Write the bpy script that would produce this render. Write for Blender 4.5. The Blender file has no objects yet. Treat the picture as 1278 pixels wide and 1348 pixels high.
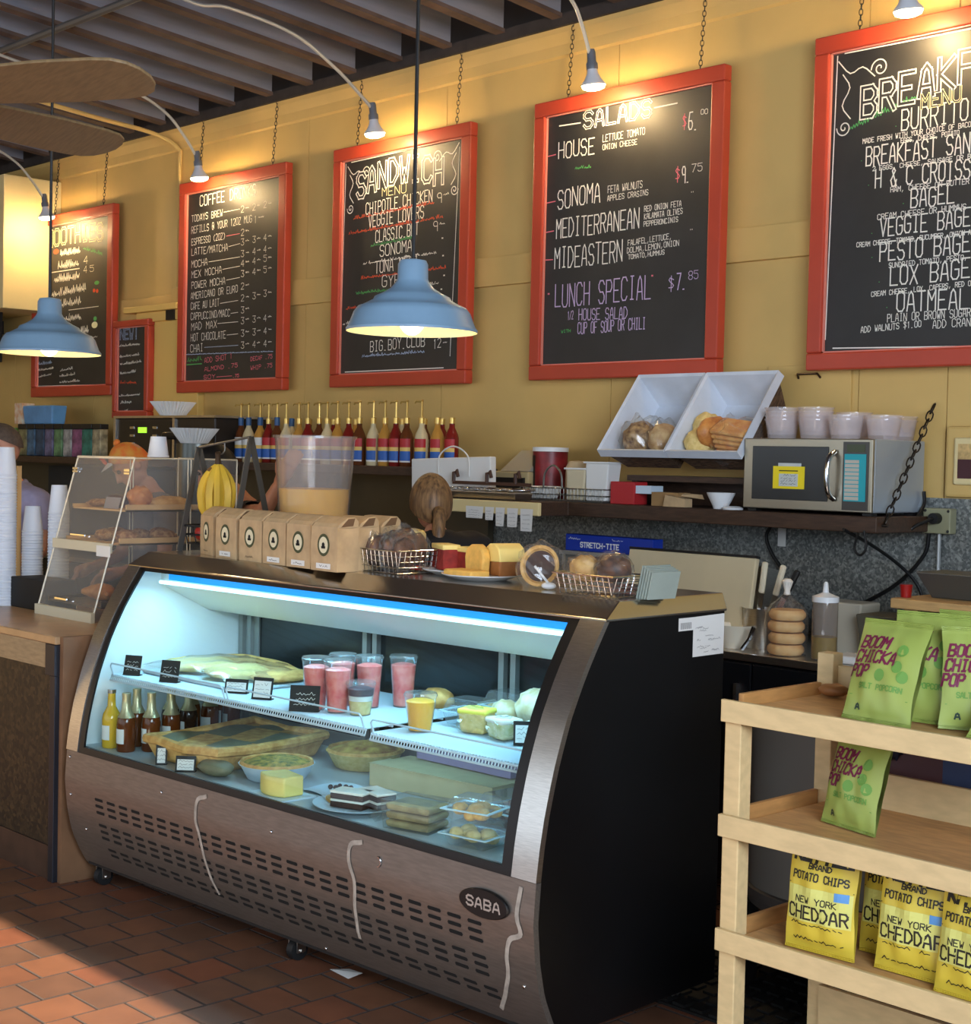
import bpy, bmesh, math, random
import numpy as np
from mathutils import Vector, Matrix
random.seed(7)
SC = bpy.context.scene
COL = SC.collection
PI = math.pi
R = math.radians

# ------------------------------------------------------------------ camera
cam_d = bpy.data.cameras.new('camera')
cam = bpy.data.objects.new('camera', cam_d)
COL.objects.link(cam)
cam_d.sensor_fit = 'VERTICAL'
cam_d.sensor_height = 36.0
cam_d.lens = 36.0 * 1984.14 / 1348.0
YAW, PITCH, ROLL = -0.807258489, -0.0351952803, 0.0223647489
fw = Vector((math.sin(YAW) * math.cos(PITCH), math.cos(YAW) * math.cos(PITCH), math.sin(PITCH)))
r0 = Vector((math.cos(YAW), -math.sin(YAW), 0))
u0 = r0.cross(fw)
rt = r0 * math.cos(ROLL) + u0 * math.sin(ROLL)
up = -r0 * math.sin(ROLL) + u0 * math.cos(ROLL)
m = Matrix((rt, up, -fw)).transposed().to_4x4()
m.translation = Vector((0, 0, 1.65))
cam.matrix_world = m
cam_d.clip_start = 0.05
SC.camera = cam

# ------------------------------------------------------------------ light and exposure
SC.view_settings.view_transform = 'Standard'
SC.view_settings.look = 'None'
SC.view_settings.gamma = 1.0
SC.view_settings.exposure = 0.95
SC.view_settings.use_curve_mapping = False
world = bpy.data.worlds.new('daylight'); SC.world = world
world.use_nodes = True
world.node_tree.nodes['Background'].inputs[0].default_value = (0.62, 0.78, 1.0, 1)
world.node_tree.nodes['Background'].inputs[1].default_value = 0.4

def lamp(name, kind, loc, energy, color, target=None, **kw):
    d = bpy.data.lights.new(name, kind)
    d.energy = energy; d.color = color
    for k, v in kw.items(): setattr(d, k, v)
    o = bpy.data.objects.new(name, d); COL.objects.link(o)
    o.location = loc
    if target is not None:
        o.rotation_euler = (Vector(target) - Vector(loc)).to_track_quat('-Z', 'Y').to_euler()
    return o
# low sun through the shop front, its patch on the tiles stops at the window head
SUN_EL = 0.50
lamp('sun', 'SUN', (2, -9, 8), 10.0, (1.0, 0.86, 0.68), target=(2 - 0.55, -9 + 1.0, 8 - SUN_EL), angle=R(.24))
# daylight coming through the shop-front glazing behind the camera
lamp('side_window_daylight', 'AREA', (2.2, 1.2, 2.6), 330, (0.72, 0.84, 1.0), target=(-3.5, 3.2, 2.9), shape='RECTANGLE', size=5.0, size_y=1.8)
lamp('window_daylight', 'AREA', (-4.5, -2.9, 1.7), 72, (0.80, 0.90, 1.0), target=(-4.5, 4, 1.7), shape='RECTANGLE', size=12.0, size_y=2.6)

# ------------------------------------------------------------------ materials
def lin(c):
    return tuple((x / 12.92 if x <= 0.04045 else ((x + 0.055) / 1.055) ** 2.4) for x in (v / 255.0 for v in c)) + (1.0,)
MATS = {}
def M(name, rgb, rough=0.6, metal=0.0, var=0.0, scale=12.0, bump=0.0, trans=0.0, emit=0.0, ecol=None, alpha=1.0, stretch=None, ior=1.45, rgb2=None):
    if name in MATS: return MATS[name]
    mt = bpy.data.materials.new(name); mt.use_nodes = True
    nt = mt.node_tree; b = nt.nodes['Principled BSDF']
    col = lin(rgb)
    b.inputs['Base Color'].default_value = col
    b.inputs['Roughness'].default_value = rough
    b.inputs['Metallic'].default_value = metal
    b.inputs['IOR'].default_value = ior
    if trans: b.inputs['Transmission Weight'].default_value = trans
    if alpha < 1: b.inputs['Alpha'].default_value = alpha
    if emit:
        b.inputs['Emission Color'].default_value = lin(ecol or rgb); b.inputs['Emission Strength'].default_value = emit
    if var or bump or rgb2:
        tc = nt.nodes.new('ShaderNodeTexCoord'); mp = nt.nodes.new('ShaderNodeMapping')
        nt.links.new(tc.outputs['Object'], mp.inputs['Vector'])
        if stretch: mp.inputs['Scale'].default_value = stretch
        nz = nt.nodes.new('ShaderNodeTexNoise'); nz.inputs['Scale'].default_value = scale; nz.inputs['Detail'].default_value = 5
        nt.links.new(mp.outputs['Vector'], nz.inputs['Vector'])
        if var or rgb2:
            rp = nt.nodes.new('ShaderNodeValToRGB')
            c2 = lin(rgb2) if rgb2 else None
            lo = tuple(max(0, v * (1 - var)) for v in col[:3]) + (1,)
            hi = c2 or tuple(min(1, v * (1 + var)) for v in col[:3]) + (1,)
            rp.color_ramp.elements[0].color = lo if not c2 else col; rp.color_ramp.elements[1].color = hi
            rp.color_ramp.elements[0].position = 0.35; rp.color_ramp.elements[1].position = 0.65
            nt.links.new(nz.outputs['Fac'], rp.inputs['Fac']); nt.links.new(rp.outputs['Color'], b.inputs['Base Color'])
        if bump:
            bp = nt.nodes.new('ShaderNodeBump'); bp.inputs['Strength'].default_value = bump; bp.inputs['Distance'].default_value = 0.01
            nt.links.new(nz.outputs['Fac'], bp.inputs['Height']); nt.links.new(bp.outputs['Normal'], b.inputs['Normal'])
    MATS[name] = mt
    return mt
def glassy(name, tint=(255, 255, 255), rough=0.02, refl=1.0, haze=0.0, hcol=(255, 255, 255)):
    """thin clear sheet: transparent with a fresnel reflection and, if asked, a little milky haze"""
    if name in MATS: return MATS[name]
    mt = bpy.data.materials.new(name); mt.use_nodes = True
    nt = mt.node_tree; nt.nodes.clear()
    out = nt.nodes.new('ShaderNodeOutputMaterial')
    tr = nt.nodes.new('ShaderNodeBsdfTransparent'); tr.inputs[0].default_value = lin(tint)
    gl = nt.nodes.new('ShaderNodeBsdfGlossy'); gl.inputs['Roughness'].default_value = rough
    fr = nt.nodes.new('ShaderNodeFresnel'); ge = nt.nodes.new('ShaderNodeNewGeometry'); mr = nt.nodes.new('ShaderNodeMapRange')
    mr.inputs[3].default_value = 1.45; mr.inputs[4].default_value = 1 / 1.45
    nt.links.new(ge.outputs['Backfacing'], mr.inputs[0]); nt.links.new(mr.outputs[0], fr.inputs[0])
    mu = nt.nodes.new('ShaderNodeMath'); mu.operation = 'MULTIPLY'; mu.inputs[1].default_value = refl
    mx = nt.nodes.new('ShaderNodeMixShader')
    nt.links.new(fr.outputs[0], mu.inputs[0]); nt.links.new(mu.outputs[0], mx.inputs[0])
    src = tr
    if haze:
        df = nt.nodes.new('ShaderNodeBsdfDiffuse'); df.inputs[0].default_value = lin(hcol)
        m2 = nt.nodes.new('ShaderNodeMixShader'); m2.inputs[0].default_value = haze
        nt.links.new(tr.outputs[0], m2.inputs[1]); nt.links.new(df.outputs[0], m2.inputs[2]); src = m2
    nt.links.new(src.outputs[0], mx.inputs[1]); nt.links.new(gl.outputs[0], mx.inputs[2]); nt.links.new(mx.outputs[0], out.inputs[0])
    MATS[name] = mt
    return mt
def spangle(name, c1, c2, scale, rough, metal):
    mt = bpy.data.materials.new(name); mt.use_nodes = True; nt = mt.node_tree; b = nt.nodes['Principled BSDF']
    tc = nt.nodes.new('ShaderNodeTexCoord'); v = nt.nodes.new('ShaderNodeTexVoronoi'); v.inputs['Scale'].default_value = scale
    nz = nt.nodes.new('ShaderNodeTexNoise'); nz.inputs['Scale'].default_value = scale * .5; nz.inputs['Detail'].default_value = 6
    mixv = nt.nodes.new('ShaderNodeVectorMath'); mixv.operation = 'ADD'
    nt.links.new(tc.outputs['Object'], v.inputs['Vector']); nt.links.new(tc.outputs['Object'], nz.inputs['Vector'])
    sp = nt.nodes.new('ShaderNodeSeparateColor'); nt.links.new(v.outputs['Color'], sp.inputs[0])
    ad = nt.nodes.new('ShaderNodeMath'); ad.operation = 'MULTIPLY'
    nt.links.new(sp.outputs[0], ad.inputs[0]); nt.links.new(nz.outputs['Fac'], ad.inputs[1])
    rp = nt.nodes.new('ShaderNodeValToRGB'); rp.color_ramp.elements[0].color = lin(c1); rp.color_ramp.elements[1].color = lin(c2)
    rp.color_ramp.elements[0].position = .1; rp.color_ramp.elements[1].position = .55
    nt.links.new(ad.outputs[0], rp.inputs[0]); nt.links.new(rp.outputs[0], b.inputs['Base Color'])
    b.inputs['Metallic'].default_value = metal; b.inputs['Roughness'].default_value = rough
    MATS[name] = mt
    return mt
def island(name, cols, rough):
    """each loose piece of the mesh takes its own shade"""
    mt = bpy.data.materials.new(name); mt.use_nodes = True; nt = mt.node_tree; b = nt.nodes['Principled BSDF']
    g = nt.nodes.new('ShaderNodeNewGeometry'); rp = nt.nodes.new('ShaderNodeValToRGB')
    while len(rp.color_ramp.elements) < len(cols): rp.color_ramp.elements.new(.5)
    for i, c in enumerate(cols):
        rp.color_ramp.elements[i].position = i / (len(cols) - 1); rp.color_ramp.elements[i].color = lin(c)
    nt.links.new(g.outputs['Random Per Island'], rp.inputs[0])
    tc = nt.nodes.new('ShaderNodeTexCoord'); nz = nt.nodes.new('ShaderNodeTexNoise'); nz.inputs['Scale'].default_value = 9; nz.inputs['Detail'].default_value = 6
    nt.links.new(tc.outputs['Object'], nz.inputs['Vector'])
    mx = nt.nodes.new('ShaderNodeMix'); mx.data_type = 'RGBA'; mx.blend_type = 'MULTIPLY'; mx.inputs[0].default_value = .45
    nt.links.new(rp.outputs[0], mx.inputs[6]); nt.links.new(nz.outputs['Fac'], mx.inputs[7]); nt.links.new(mx.outputs[2], b.inputs['Base Color'])
    b.inputs['Roughness'].default_value = rough
    MATS[name] = mt
    return mt

# ------------------------------------------------------------------ mesh helpers
class MB:
    def __init__(s): s.bm = bmesh.new(); s.mi = 0; s.X = Matrix.Identity(4)
    def v(s, p): return s.bm.verts.new(s.X @ Vector(p))
    def f(s, vs):
        try:
            f = s.bm.faces.new(vs); f.material_index = s.mi; return f
        except ValueError: return None
    def at(s, loc=(0, 0, 0), rz=0, rx=0, ry=0):
        s.X = Matrix.Translation(loc) @ Matrix.Rotation(rz, 4, 'Z') @ Matrix.Rotation(ry, 4, 'Y') @ Matrix.Rotation(rx, 4, 'X'); return s
    def box(s, x0, x1, y0, y1, z0, z1):
        a = [s.v((x, y, z)) for z in (z0, z1) for y in (y0, y1) for x in (x0, x1)]
        for q in ((0, 2, 3, 1), (4, 5, 7, 6), (0, 1, 5, 4), (2, 6, 7, 3), (0, 4, 6, 2), (1, 3, 7, 5)): s.f([a[i] for i in q])
        return s
    def taper(s, x0, x1, y0, y1, z0, z1, ix, iy, dx=0, dy=0):
        """a box whose bottom is drawn in by ix, iy on each side"""
        a = [s.v(p) for p in ((x0 + ix, y0 + iy, z0), (x1 - ix, y0 + iy, z0), (x1 - ix, y1 - iy, z0), (x0 + ix, y1 - iy, z0),
                              (x0 + dx, y0 + dy, z1), (x1 + dx, y0 + dy, z1), (x1 + dx, y1 + dy, z1), (x0 + dx, y1 + dy, z1))]
        for q in ((3, 2, 1, 0), (4, 5, 6, 7), (0, 1, 5, 4), (1, 2, 6, 5), (2, 3, 7, 6), (3, 0, 4, 7)): s.f([a[i] for i in q])
        return s
    def quad(s, *ps): s.f([s.v(p) for p in ps]); return s
    def prism(s, poly, ax, a, b):
        """poly: points in the two other axes"""
        def P(p, t): return (t, p[0], p[1]) if ax == 'x' else ((p[0], t, p[1]) if ax == 'y' else (p[0], p[1], t))
        A = [s.v(P(p, a)) for p in poly]; B = [s.v(P(p, b)) for p in poly]
        n = len(poly)
        s.f(A[::-1]); s.f(B)
        for i in range(n): s.f([A[i], A[(i + 1) % n], B[(i + 1) % n], B[i]])
        return s
    def tube(s, pts, r, n=8, closed=False, cap=True):
        pts = [Vector(p) for p in pts]; k = len(pts)
        rs = r if isinstance(r, (list, tuple)) else [r] * k
        rings = []; prev = None
        for i, p in enumerate(pts):
            if closed: t = pts[(i + 1) % k] - pts[i - 1]
            else: t = pts[min(i + 1, k - 1)] - pts[max(i - 1, 0)]
            if t.length < 1e-9: t = Vector((0, 0, 1))
            t.normalize()
            if prev is None:
                a = Vector((0, 0, 1)) if abs(t.z) < .9 else Vector((1, 0, 0))
                nrm = (a - t * a.dot(t)).normalized()
            else:
                nrm = prev - t * prev.dot(t)
                nrm = nrm.normalized() if nrm.length > 1e-6 else t.orthogonal().normalized()
            prev = nrm; bn = t.cross(nrm)
            rings.append([s.v(p + (nrm * math.cos(2 * PI * j / n) + bn * math.sin(2 * PI * j / n)) * rs[i]) for j in range(n)])
        for i in range(k if closed else k - 1):
            A, B = rings[i], rings[(i + 1) % k]
            for j in range(n): s.f([A[j], A[(j + 1) % n], B[(j + 1) % n], B[j]])
        if cap and not closed: s.f(rings[0][::-1]); s.f(rings[-1])
        return s
    def lathe(s, prof, n=24, c=(0, 0, 0), wob=None):
        rings = []
        for r, z in prof:
            if r < 1e-5: rings.append([s.v((c[0], c[1], c[2] + z))])
            else: rings.append([s.v((c[0] + r * (wob(j, z) if wob else 1) * math.cos(2 * PI * j / n), c[1] + r * (wob(j, z) if wob else 1) * math.sin(2 * PI * j / n), c[2] + z)) for j in range(n)])
        for A, B in zip(rings, rings[1:]):
            for j in range(n):
                q = []
                for w in ((A, j), (A, j + 1), (B, j + 1), (B, j)):
                    vv = w[0][w[1] % len(w[0])]
                    if vv not in q: q.append(vv)
                if len(q) > 2: s.f(q)
        return s
    def ball(s, c, r, n=14, m_=9, fn=None):
        rr = r if isinstance(r, (list, tuple)) else (r, r, r)
        rings = []
        for i in range(m_ + 1):
            th = PI * i / m_
            cnt = 1 if i in (0, m_) else n
            ring = []
            for j in range(cnt):
                ph = 2 * PI * j / n
                d = Vector((math.sin(th) * math.cos(ph), math.sin(th) * math.sin(ph), math.cos(th)))
                k = fn(d) if fn else 1
                ring.append(s.v((c[0] + d.x * rr[0] * k, c[1] + d.y * rr[1] * k, c[2] + d.z * rr[2] * k)))
            rings.append(ring)
        for A, B in zip(rings, rings[1:]):
            for j in range(n):
                q = []
                for w in ((A, j), (B, j), (B, j + 1), (A, j + 1)):
                    vv = w[0][w[1] % len(w[0])]
                    if vv not in q: q.append(vv)
                if len(q) > 2: s.f(q)
        return s
    def grid(s, fn, nu, nv, cu=False, cv=False):
        g = [[s.v(fn(i / (nu if not cu else nu), j / nv)) for j in range(nv if cv else nv + 1)] for i in range(nu if cu else nu + 1)]
        for i in range(nu):
            for j in range(nv):
                i2 = (i + 1) % len(g); j2 = (j + 1) % len(g[0])
                s.f([g[i][j], g[i2][j], g[i2][j2], g[i][j2]])
        return s
    def stroke(s, pts, w, fn):
        """flat pen stroke on the surface fn(x, y)"""
        for (a, b) in zip(pts, pts[1:]):
            dx, dy = b[0] - a[0], b[1] - a[1]; l = math.hypot(dx, dy)
            if l < 1e-9: continue
            ex, ey = dx / l * w * .45, dy / l * w * .45; nx, ny = -dy / l * w / 2, dx / l * w / 2
            a_ = (a[0] - ex, a[1] - ey); b_ = (b[0] + ex, b[1] + ey)
            q = [Vector(p) for p in (fn(a_[0] + nx, a_[1] + ny), fn(a_[0] - nx, a_[1] - ny), fn(b_[0] - nx, b_[1] - ny), fn(b_[0] + nx, b_[1] + ny))]
            lift = (q[1] - q[0]).cross(q[3] - q[0]).normalized() * random.uniform(0, .0004)
            s.quad(*[p + lift for p in q])
        return s
    def build(s, name, mats, parent=None, smooth=False, bevel=0, seg=2, loc=None, rz=0, recalc=True, angle=40, subd=0):
        if recalc: bmesh.ops.recalc_face_normals(s.bm, faces=s.bm.faces)
        me = bpy.data.meshes.new(name); s.bm.to_mesh(me); s.bm.free()
        for mt in (mats if isinstance(mats, (list, tuple)) else [mats]): me.materials.append(mt)
        if smooth:
            me.polygons.foreach_set('use_smooth', [True] * len(me.polygons))
            if smooth != 2: me.set_sharp_from_angle(angle=R(angle))
        o = bpy.data.objects.new(name, me); COL.objects.link(o)
        if parent: o.parent = parent
        if loc: o.location = loc
        if rz: o.rotation_euler = (0, 0, rz)
        if bevel:
            b = o.modifiers.new('bevel', 'BEVEL'); b.width = bevel; b.segments = seg; b.limit_method = 'ANGLE'; b.angle_limit = R(35)
        if subd:
            b = o.modifiers.new('subd', 'SUBSURF'); b.levels = b.render_levels = subd
        return o
def tag(o, label, cat, group=None):
    o['label'] = label; o['category'] = cat
    if group: o['group'] = group
    return o
def thing(name, label, cat, loc=(0, 0, 0), rz=0, group=None, rx=0, ry=0):
    o = bpy.data.objects.new(name, None); COL.objects.link(o)
    o.empty_display_size = .05; o.location = loc; o.rotation_euler = (rx, ry, rz)
    return tag(o, label, cat, group)
def struct(o): o['kind'] = 'structure'; return o
def dup(o, parent=None, loc=None, rz=None, label=None):
    c = o.copy(); COL.objects.link(c)
    if parent: c.parent = parent
    if loc is not None: c.location = loc
    if rz is not None: c.rotation_euler[2] = rz
    if label: c['label'] = label
    for ch in KIDS(o): dup(ch, c)
    return c
def KIDS(o): return [x for x in COL.objects if x.parent == o]
def curve(pts, n=8):
    """smooth path through the points"""
    P = [Vector(p) for p in pts]; P = [2 * P[0] - P[1]] + P + [2 * P[-1] - P[-2]]
    out = []
    for i in range(1, len(P) - 2):
        for k in range(n):
            t = k / n; a, b, c, d = P[i - 1:i + 3]
            out.append(.5 * ((2 * b) + (c - a) * t + (2 * a - 5 * b + 4 * c - d) * t * t + (3 * b - a - 3 * c + d) * t ** 3))
    out.append(P[-2]); return out

# ------------------------------------------------------------------ hand lettering
G = {'A': '00 15 26 35 40,12 32', 'B': '00 06 36 45 44 33 03,33 42 41 30 00', 'C': '45 36 16 05 01 10 30 41', 'D': '00 06 26 44 42 20 00', 'E': '46 06 00 40,03 33', 'F': '46 06 00,03 33',
     'G': '45 36 16 05 01 10 30 41 43 23', 'H': '06 00,46 40,03 43', 'I': '26 20,16 36,10 30', 'J': '46 41 30 10 01', 'K': '06 00,46 03 40', 'L': '06 00 40', 'M': '00 06 23 46 40', 'N': '00 06 40 46',
     'O': '16 05 01 10 30 41 45 36 16', 'P': '00 06 36 45 44 33 03', 'Q': '16 05 01 10 30 41 45 36 16,22 40', 'R': '00 06 36 45 44 33 03,23 40', 'S': '45 36 16 05 04 13 33 42 41 30 10 01', 'T': '06 46,26 20',
     'U': '06 01 10 30 41 46', 'V': '06 20 46', 'W': '06 10 23 30 46', 'X': '06 40,46 00', 'Y': '06 23 46,23 20', 'Z': '06 46 00 40', '0': '16 05 01 10 30 41 45 36 16', '1': '15 26 20', '2': '05 16 36 45 44 00 40',
     '3': '06 46 23 33 42 41 30 10 01', '4': '36 02 42,36 30', '5': '46 06 04 34 43 41 30 10 01', '6': '46 16 03 01 10 30 41 42 33 03', '7': '06 46 10', '8': '13 04 05 16 36 45 44 33 13 02 01 10 30 41 42 33',
     '9': '40 45 36 16 05 04 13 33 43', '$': '45 16 05 14 33 42 31 01,27 2/', '.': '10 20', ',': '21 1/', '&': '40 15 26 35 02 10 30 42', '/': '00 46', '-': '13 33', '!': '26 22,21 20', '"': '16 15,36 35', '*': '24 22,13 33,14 32,34 12',
     '(': '36 14 12 30', ')': '16 34 32 10', '@': '33 24 13 22 33 31 41 44 36 16 04 02 10 30', "'": '26 25', '%': '00 46,05 15,31 41', '+': '13 53'}
def glyph(ch): return [[(ord(p[0]) - 48, (ord(p[1]) - 48) if p[1] != '/' else -1) for p in st.split()] for st in G.get(ch, '').split(',') if st]
def write(mb, text, w, h, sw, fn, x0=0, y0=0, slope=0, arc=0, jit=.0):
    n = len(text); pitch = w / n; gw = pitch * .72
    for i, ch in enumerate(text):
        t = (i + .5) / n; dy = slope * t + arc * (1 - (2 * t - 1) ** 2); j = random.uniform(-jit, jit) * h
        for st in glyph(ch):
            mb.stroke([(x0 + i * pitch + p[0] / 4 * gw + pitch * .1, y0 + dy + j + p[1] / 6 * h) for p in st], sw, fn)
def scribble(mb, w, h, sw, fn, x0, y0, slope=0):
    """writing too small to read: a nervous pen line"""
    n = max(6, int(abs(w) / max(.006, h * .20))); pts = []
    for i in range(n + 1):
        if pts and random.random() < .13:
            mb.stroke(pts, sw, fn); pts = []
        pts.append((x0 + w * i / n, y0 + slope * i / n + random.choice((.35, .55, .7, 1.0)) * h if i % 2 else y0 + slope * i / n + random.uniform(0, .3) * h))
    mb.stroke(pts, sw, fn)
# ------------------------------------------------------------------ common materials
m_wall = M('yellow_paint', (210, 174, 104), .55, var=.05, scale=3, bump=.03)
m_cream = M('cream_paint', (226, 205, 150), .5, var=.04, scale=3)
m_red = M('red_painted_wood', (180, 66, 44), .38, var=.05, scale=6)
m_black = M('black_enamel', (9, 9, 11), .35, var=.2, scale=3)
m_board = M('chalkboard', (34, 34, 34), .52, var=.22, scale=4, ior=1.6)
m_dark = M('dark_plastic', (24, 23, 23), .5)
m_steel = M('brushed_steel', (196, 192, 186), .32, 1, var=.10, scale=30, stretch=(1, 1, 20))
m_chrome = M('chrome', (200, 202, 205), .15, 1)
m_wire = M('dark_wire', (52, 50, 48), .35, .8)
m_white = M('white_plastic', (225, 226, 226), .4)
m_paper = M('white_paper', (226, 224, 219), .8)
m_kraft = M('kraft_paper', (190, 160, 120), .8, var=.10, scale=20, bump=.04)
m_wood = M('pine_wood', (214, 186, 136), .55, var=.07, scale=5, stretch=(3, 9, 9), bump=.04)
m_brownwood = M('stained_brown_wood', (66, 46, 33), .5, var=.25, scale=8, stretch=(2, 14, 14))
m_galv = spangle('galvanised_sheet', (100, 103, 101), (160, 163, 157), 110, .5, .5)
m_glass = glassy('clear_glass', (238, 248, 246), .01, .55)
m_acryl = glassy('clear_acrylic', (242, 238, 230), .05, 1.0, .10)
m_film = glassy('clear_film', (250, 250, 248), .16, 1.3, .03)
m_cup = glassy('clear_plastic', (244, 248, 250), .08, 1.2, .06)
m_milky = glassy('frosted_plastic', (220, 214, 210), .12, 1.0, .09, (235, 226, 222))
chalk = {'w': M('chalk_white', (232, 230, 220), .9), 'y': M('chalk_cream', (240, 230, 178), .9), 'g': M('chalk_green', (86, 170, 96), .9), 'r': M('chalk_orange', (226, 92, 56), .9),
         'p': M('chalk_pink', (232, 120, 134), .9), 'v': M('chalk_lilac', (200, 178, 214), .9), 'u': M('chalk_blue', (170, 190, 220), .9)}

# ------------------------------------------------------------------ the room
WY = 5.45
# floor: square quarry tiles, every other row shifted by half a tile, on dark grout
g = MB()
UX, UY, J = .175, .172, .005
X0, Y0 = -4.12 - 34 * UX, 2.238 - 14 * UY
for i in range(56):
    for j in range(33):
        x, y = X0 + i * UX, Y0 + j * UY + (i % 2) * UY / 2
        zz = random.uniform(-.0008, .0008)
        x0, x1, y0, y1, b = x + J * .7, x + UX - J * .3, y + J * .7, y + UY - J * .7, .002
        A = [g.v(p) for p in ((x0, y0, -.004), (x1, y0, -.004), (x1, y1, -.004), (x0, y1, -.004))]
        B = [g.v(p) for p in ((x0 + b, y0 + b, zz), (x1 - b, y0 + b, zz), (x1 - b, y1 - b, zz), (x0 + b, y1 - b, zz))]
        g.f(B)
        g.mi = 1
        for q in range(4): g.f([A[q], A[(q + 1) % 4], B[(q + 1) % 4], B[q]])
        g.mi = 0
g.mi = 1
g.quad((-13, -3.3, -.003), (3, -3.3, -.003), (3, 5.5, -.003), (-13, 5.5, -.003))
m_tile = island('quarry_tile', [(124, 80, 56), (138, 82, 57), (118, 83, 61), (141, 90, 62), (112, 78, 59), (130, 87, 64)], .5)
struct(g.build('floor', [m_tile, M('grout', (58, 46, 40), .9)]))
# back wall of painted sheets with butt joints
w = MB(); xs = [-12.6, -11.0, -9.78, -8.42, -7.28, -6.06, -4.84, -3.47, -3.065, -1.8, -.6, .8, 2.3]
for a, b in zip(xs, xs[1:]): w.box(a + .002, b - .002, WY, WY + .02, 0, 3.80)
w.mi = 1; w.box(-12.6, 2.3, WY + .02, WY + .1, 0, 4.1)
struct(w.build('wall_back', [m_wall, M('joint_shadow_board', (62, 52, 46), .8)]))
struct(MB().box(-12.6, 2.3, WY - .025, WY, 2.545, 2.695).build('trim_1', m_wall, bevel=.004))
t = MB(); t.prism([(WY, 3.64), (WY - .012, 3.65), (WY - .02, 3.70), (WY - .045, 3.75), (WY - .05, 3.775), (WY, 3.775)], 'x', -12.6, 2.3)
struct(t.build('trim_2', m_wall))
struct(MB().box(-12.6, 2.3, WY - .07, WY, 3.775, 3.835).build('trim_3', M('dark_stained_beam', (58, 50, 46), .8, var=.2)))
struct(MB().box(-5.75, 2.3, WY - .006, WY, 0, 1.535).build('trim_4', m_galv))
# boxed pilaster with a small cap, left of the coffee board
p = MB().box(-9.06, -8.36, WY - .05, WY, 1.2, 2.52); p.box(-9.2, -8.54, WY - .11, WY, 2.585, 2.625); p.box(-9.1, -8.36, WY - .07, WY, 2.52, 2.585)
struct(p.build('trim_5', M('pilaster_lit_yellow', (230, 190, 106), .5), bevel=.004))  # wall yellow lightened in colour for the light the pilaster front catches
# soffit box high on the left
struct(MB().box(-12.6, -10.3, 5.0, WY, 2.66, 3.62).build('trim_6', m_cream, bevel=.005))
struct(MB().box(-12.7, -12.6, -3.3, 5.5, 0, 4.9).build('wall_left', m_wall))
struct(MB().box(2.3, 2.4, -3.3, 5.5, 0, 4.9).build('wall_right', M('grey_blue_paint', (138, 142, 150), .6)))
fwall = MB().box(-12.7, -12.2, -3.3, -3.2, 0, 4.9).box(1.9, 2.4, -3.3, -3.2, 0, 4.9).box(-12.2, 1.9, -3.3, -3.2, 2.85, 4.9).box(-12.2, 1.9, -3.3, -3.2, 0, .3)
struct(fwall.build('wall_front', m_cream))
wf = MB()
for x0, x1, z0, z1 in ((-12.2, -12.14, .3, 2.85), (1.84, 1.9, .3, 2.85), (-12.2, 1.9, .3, .36)): wf.box(x0, x1, -3.29, -3.21, z0, z1)
struct(wf.build('window_1', m_dark))
# sloping roof deck and joists
SL = .085
def zr(y, z): return z + (WY - y) * SL
m_deck = M('roof_deck', (70, 64, 62), .85, var=.2, scale=4)
m_joist = M('grey_painted_joist', (134, 134, 144), .7, var=.10, scale=5, stretch=(1, .4, 4), bump=.05)
d = MB(); d.prism([(WY, 4.03), (-3.3, zr(-3.3, 4.03)), (-3.3, zr(-3.3, 4.08)), (WY, 4.08)], 'x', -12.7, 2.4)
ceil = struct(d.build('ceiling', m_deck))
m_rust = M('joist_lower_edge', (92, 74, 66), .8, var=.25, scale=6)
k = 0; x = -5.19 - 17 * .4
while x < 2.2:
    j = MB(); j.prism([(WY - .07, 3.835), (-3.2, zr(-3.2, 3.835)), (-3.2, zr(-3.2, 4.03)), (WY - .07, 4.03)], 'x', x - .022, x + .022)
    j.mi = 1; j.prism([(WY - .07, 3.815), (-3.2, zr(-3.2, 3.815)), (-3.2, zr(-3.2, 3.835)), (WY - .07, 3.835)], 'x', x - .034, x + .034)
    o = j.build('joist', [m_joist, m_rust], ceil)
    x += .4
tag(MB().tube([(-12.4, 3.95, 3.905), (-.5, 3.95, 3.905)], .02, 8).build('strut_channel', M('grey_steel', (110, 108, 106), .5, .5)), 'grey steel bar crossing under the ceiling joists parallel to the wall', 'bar')

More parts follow.
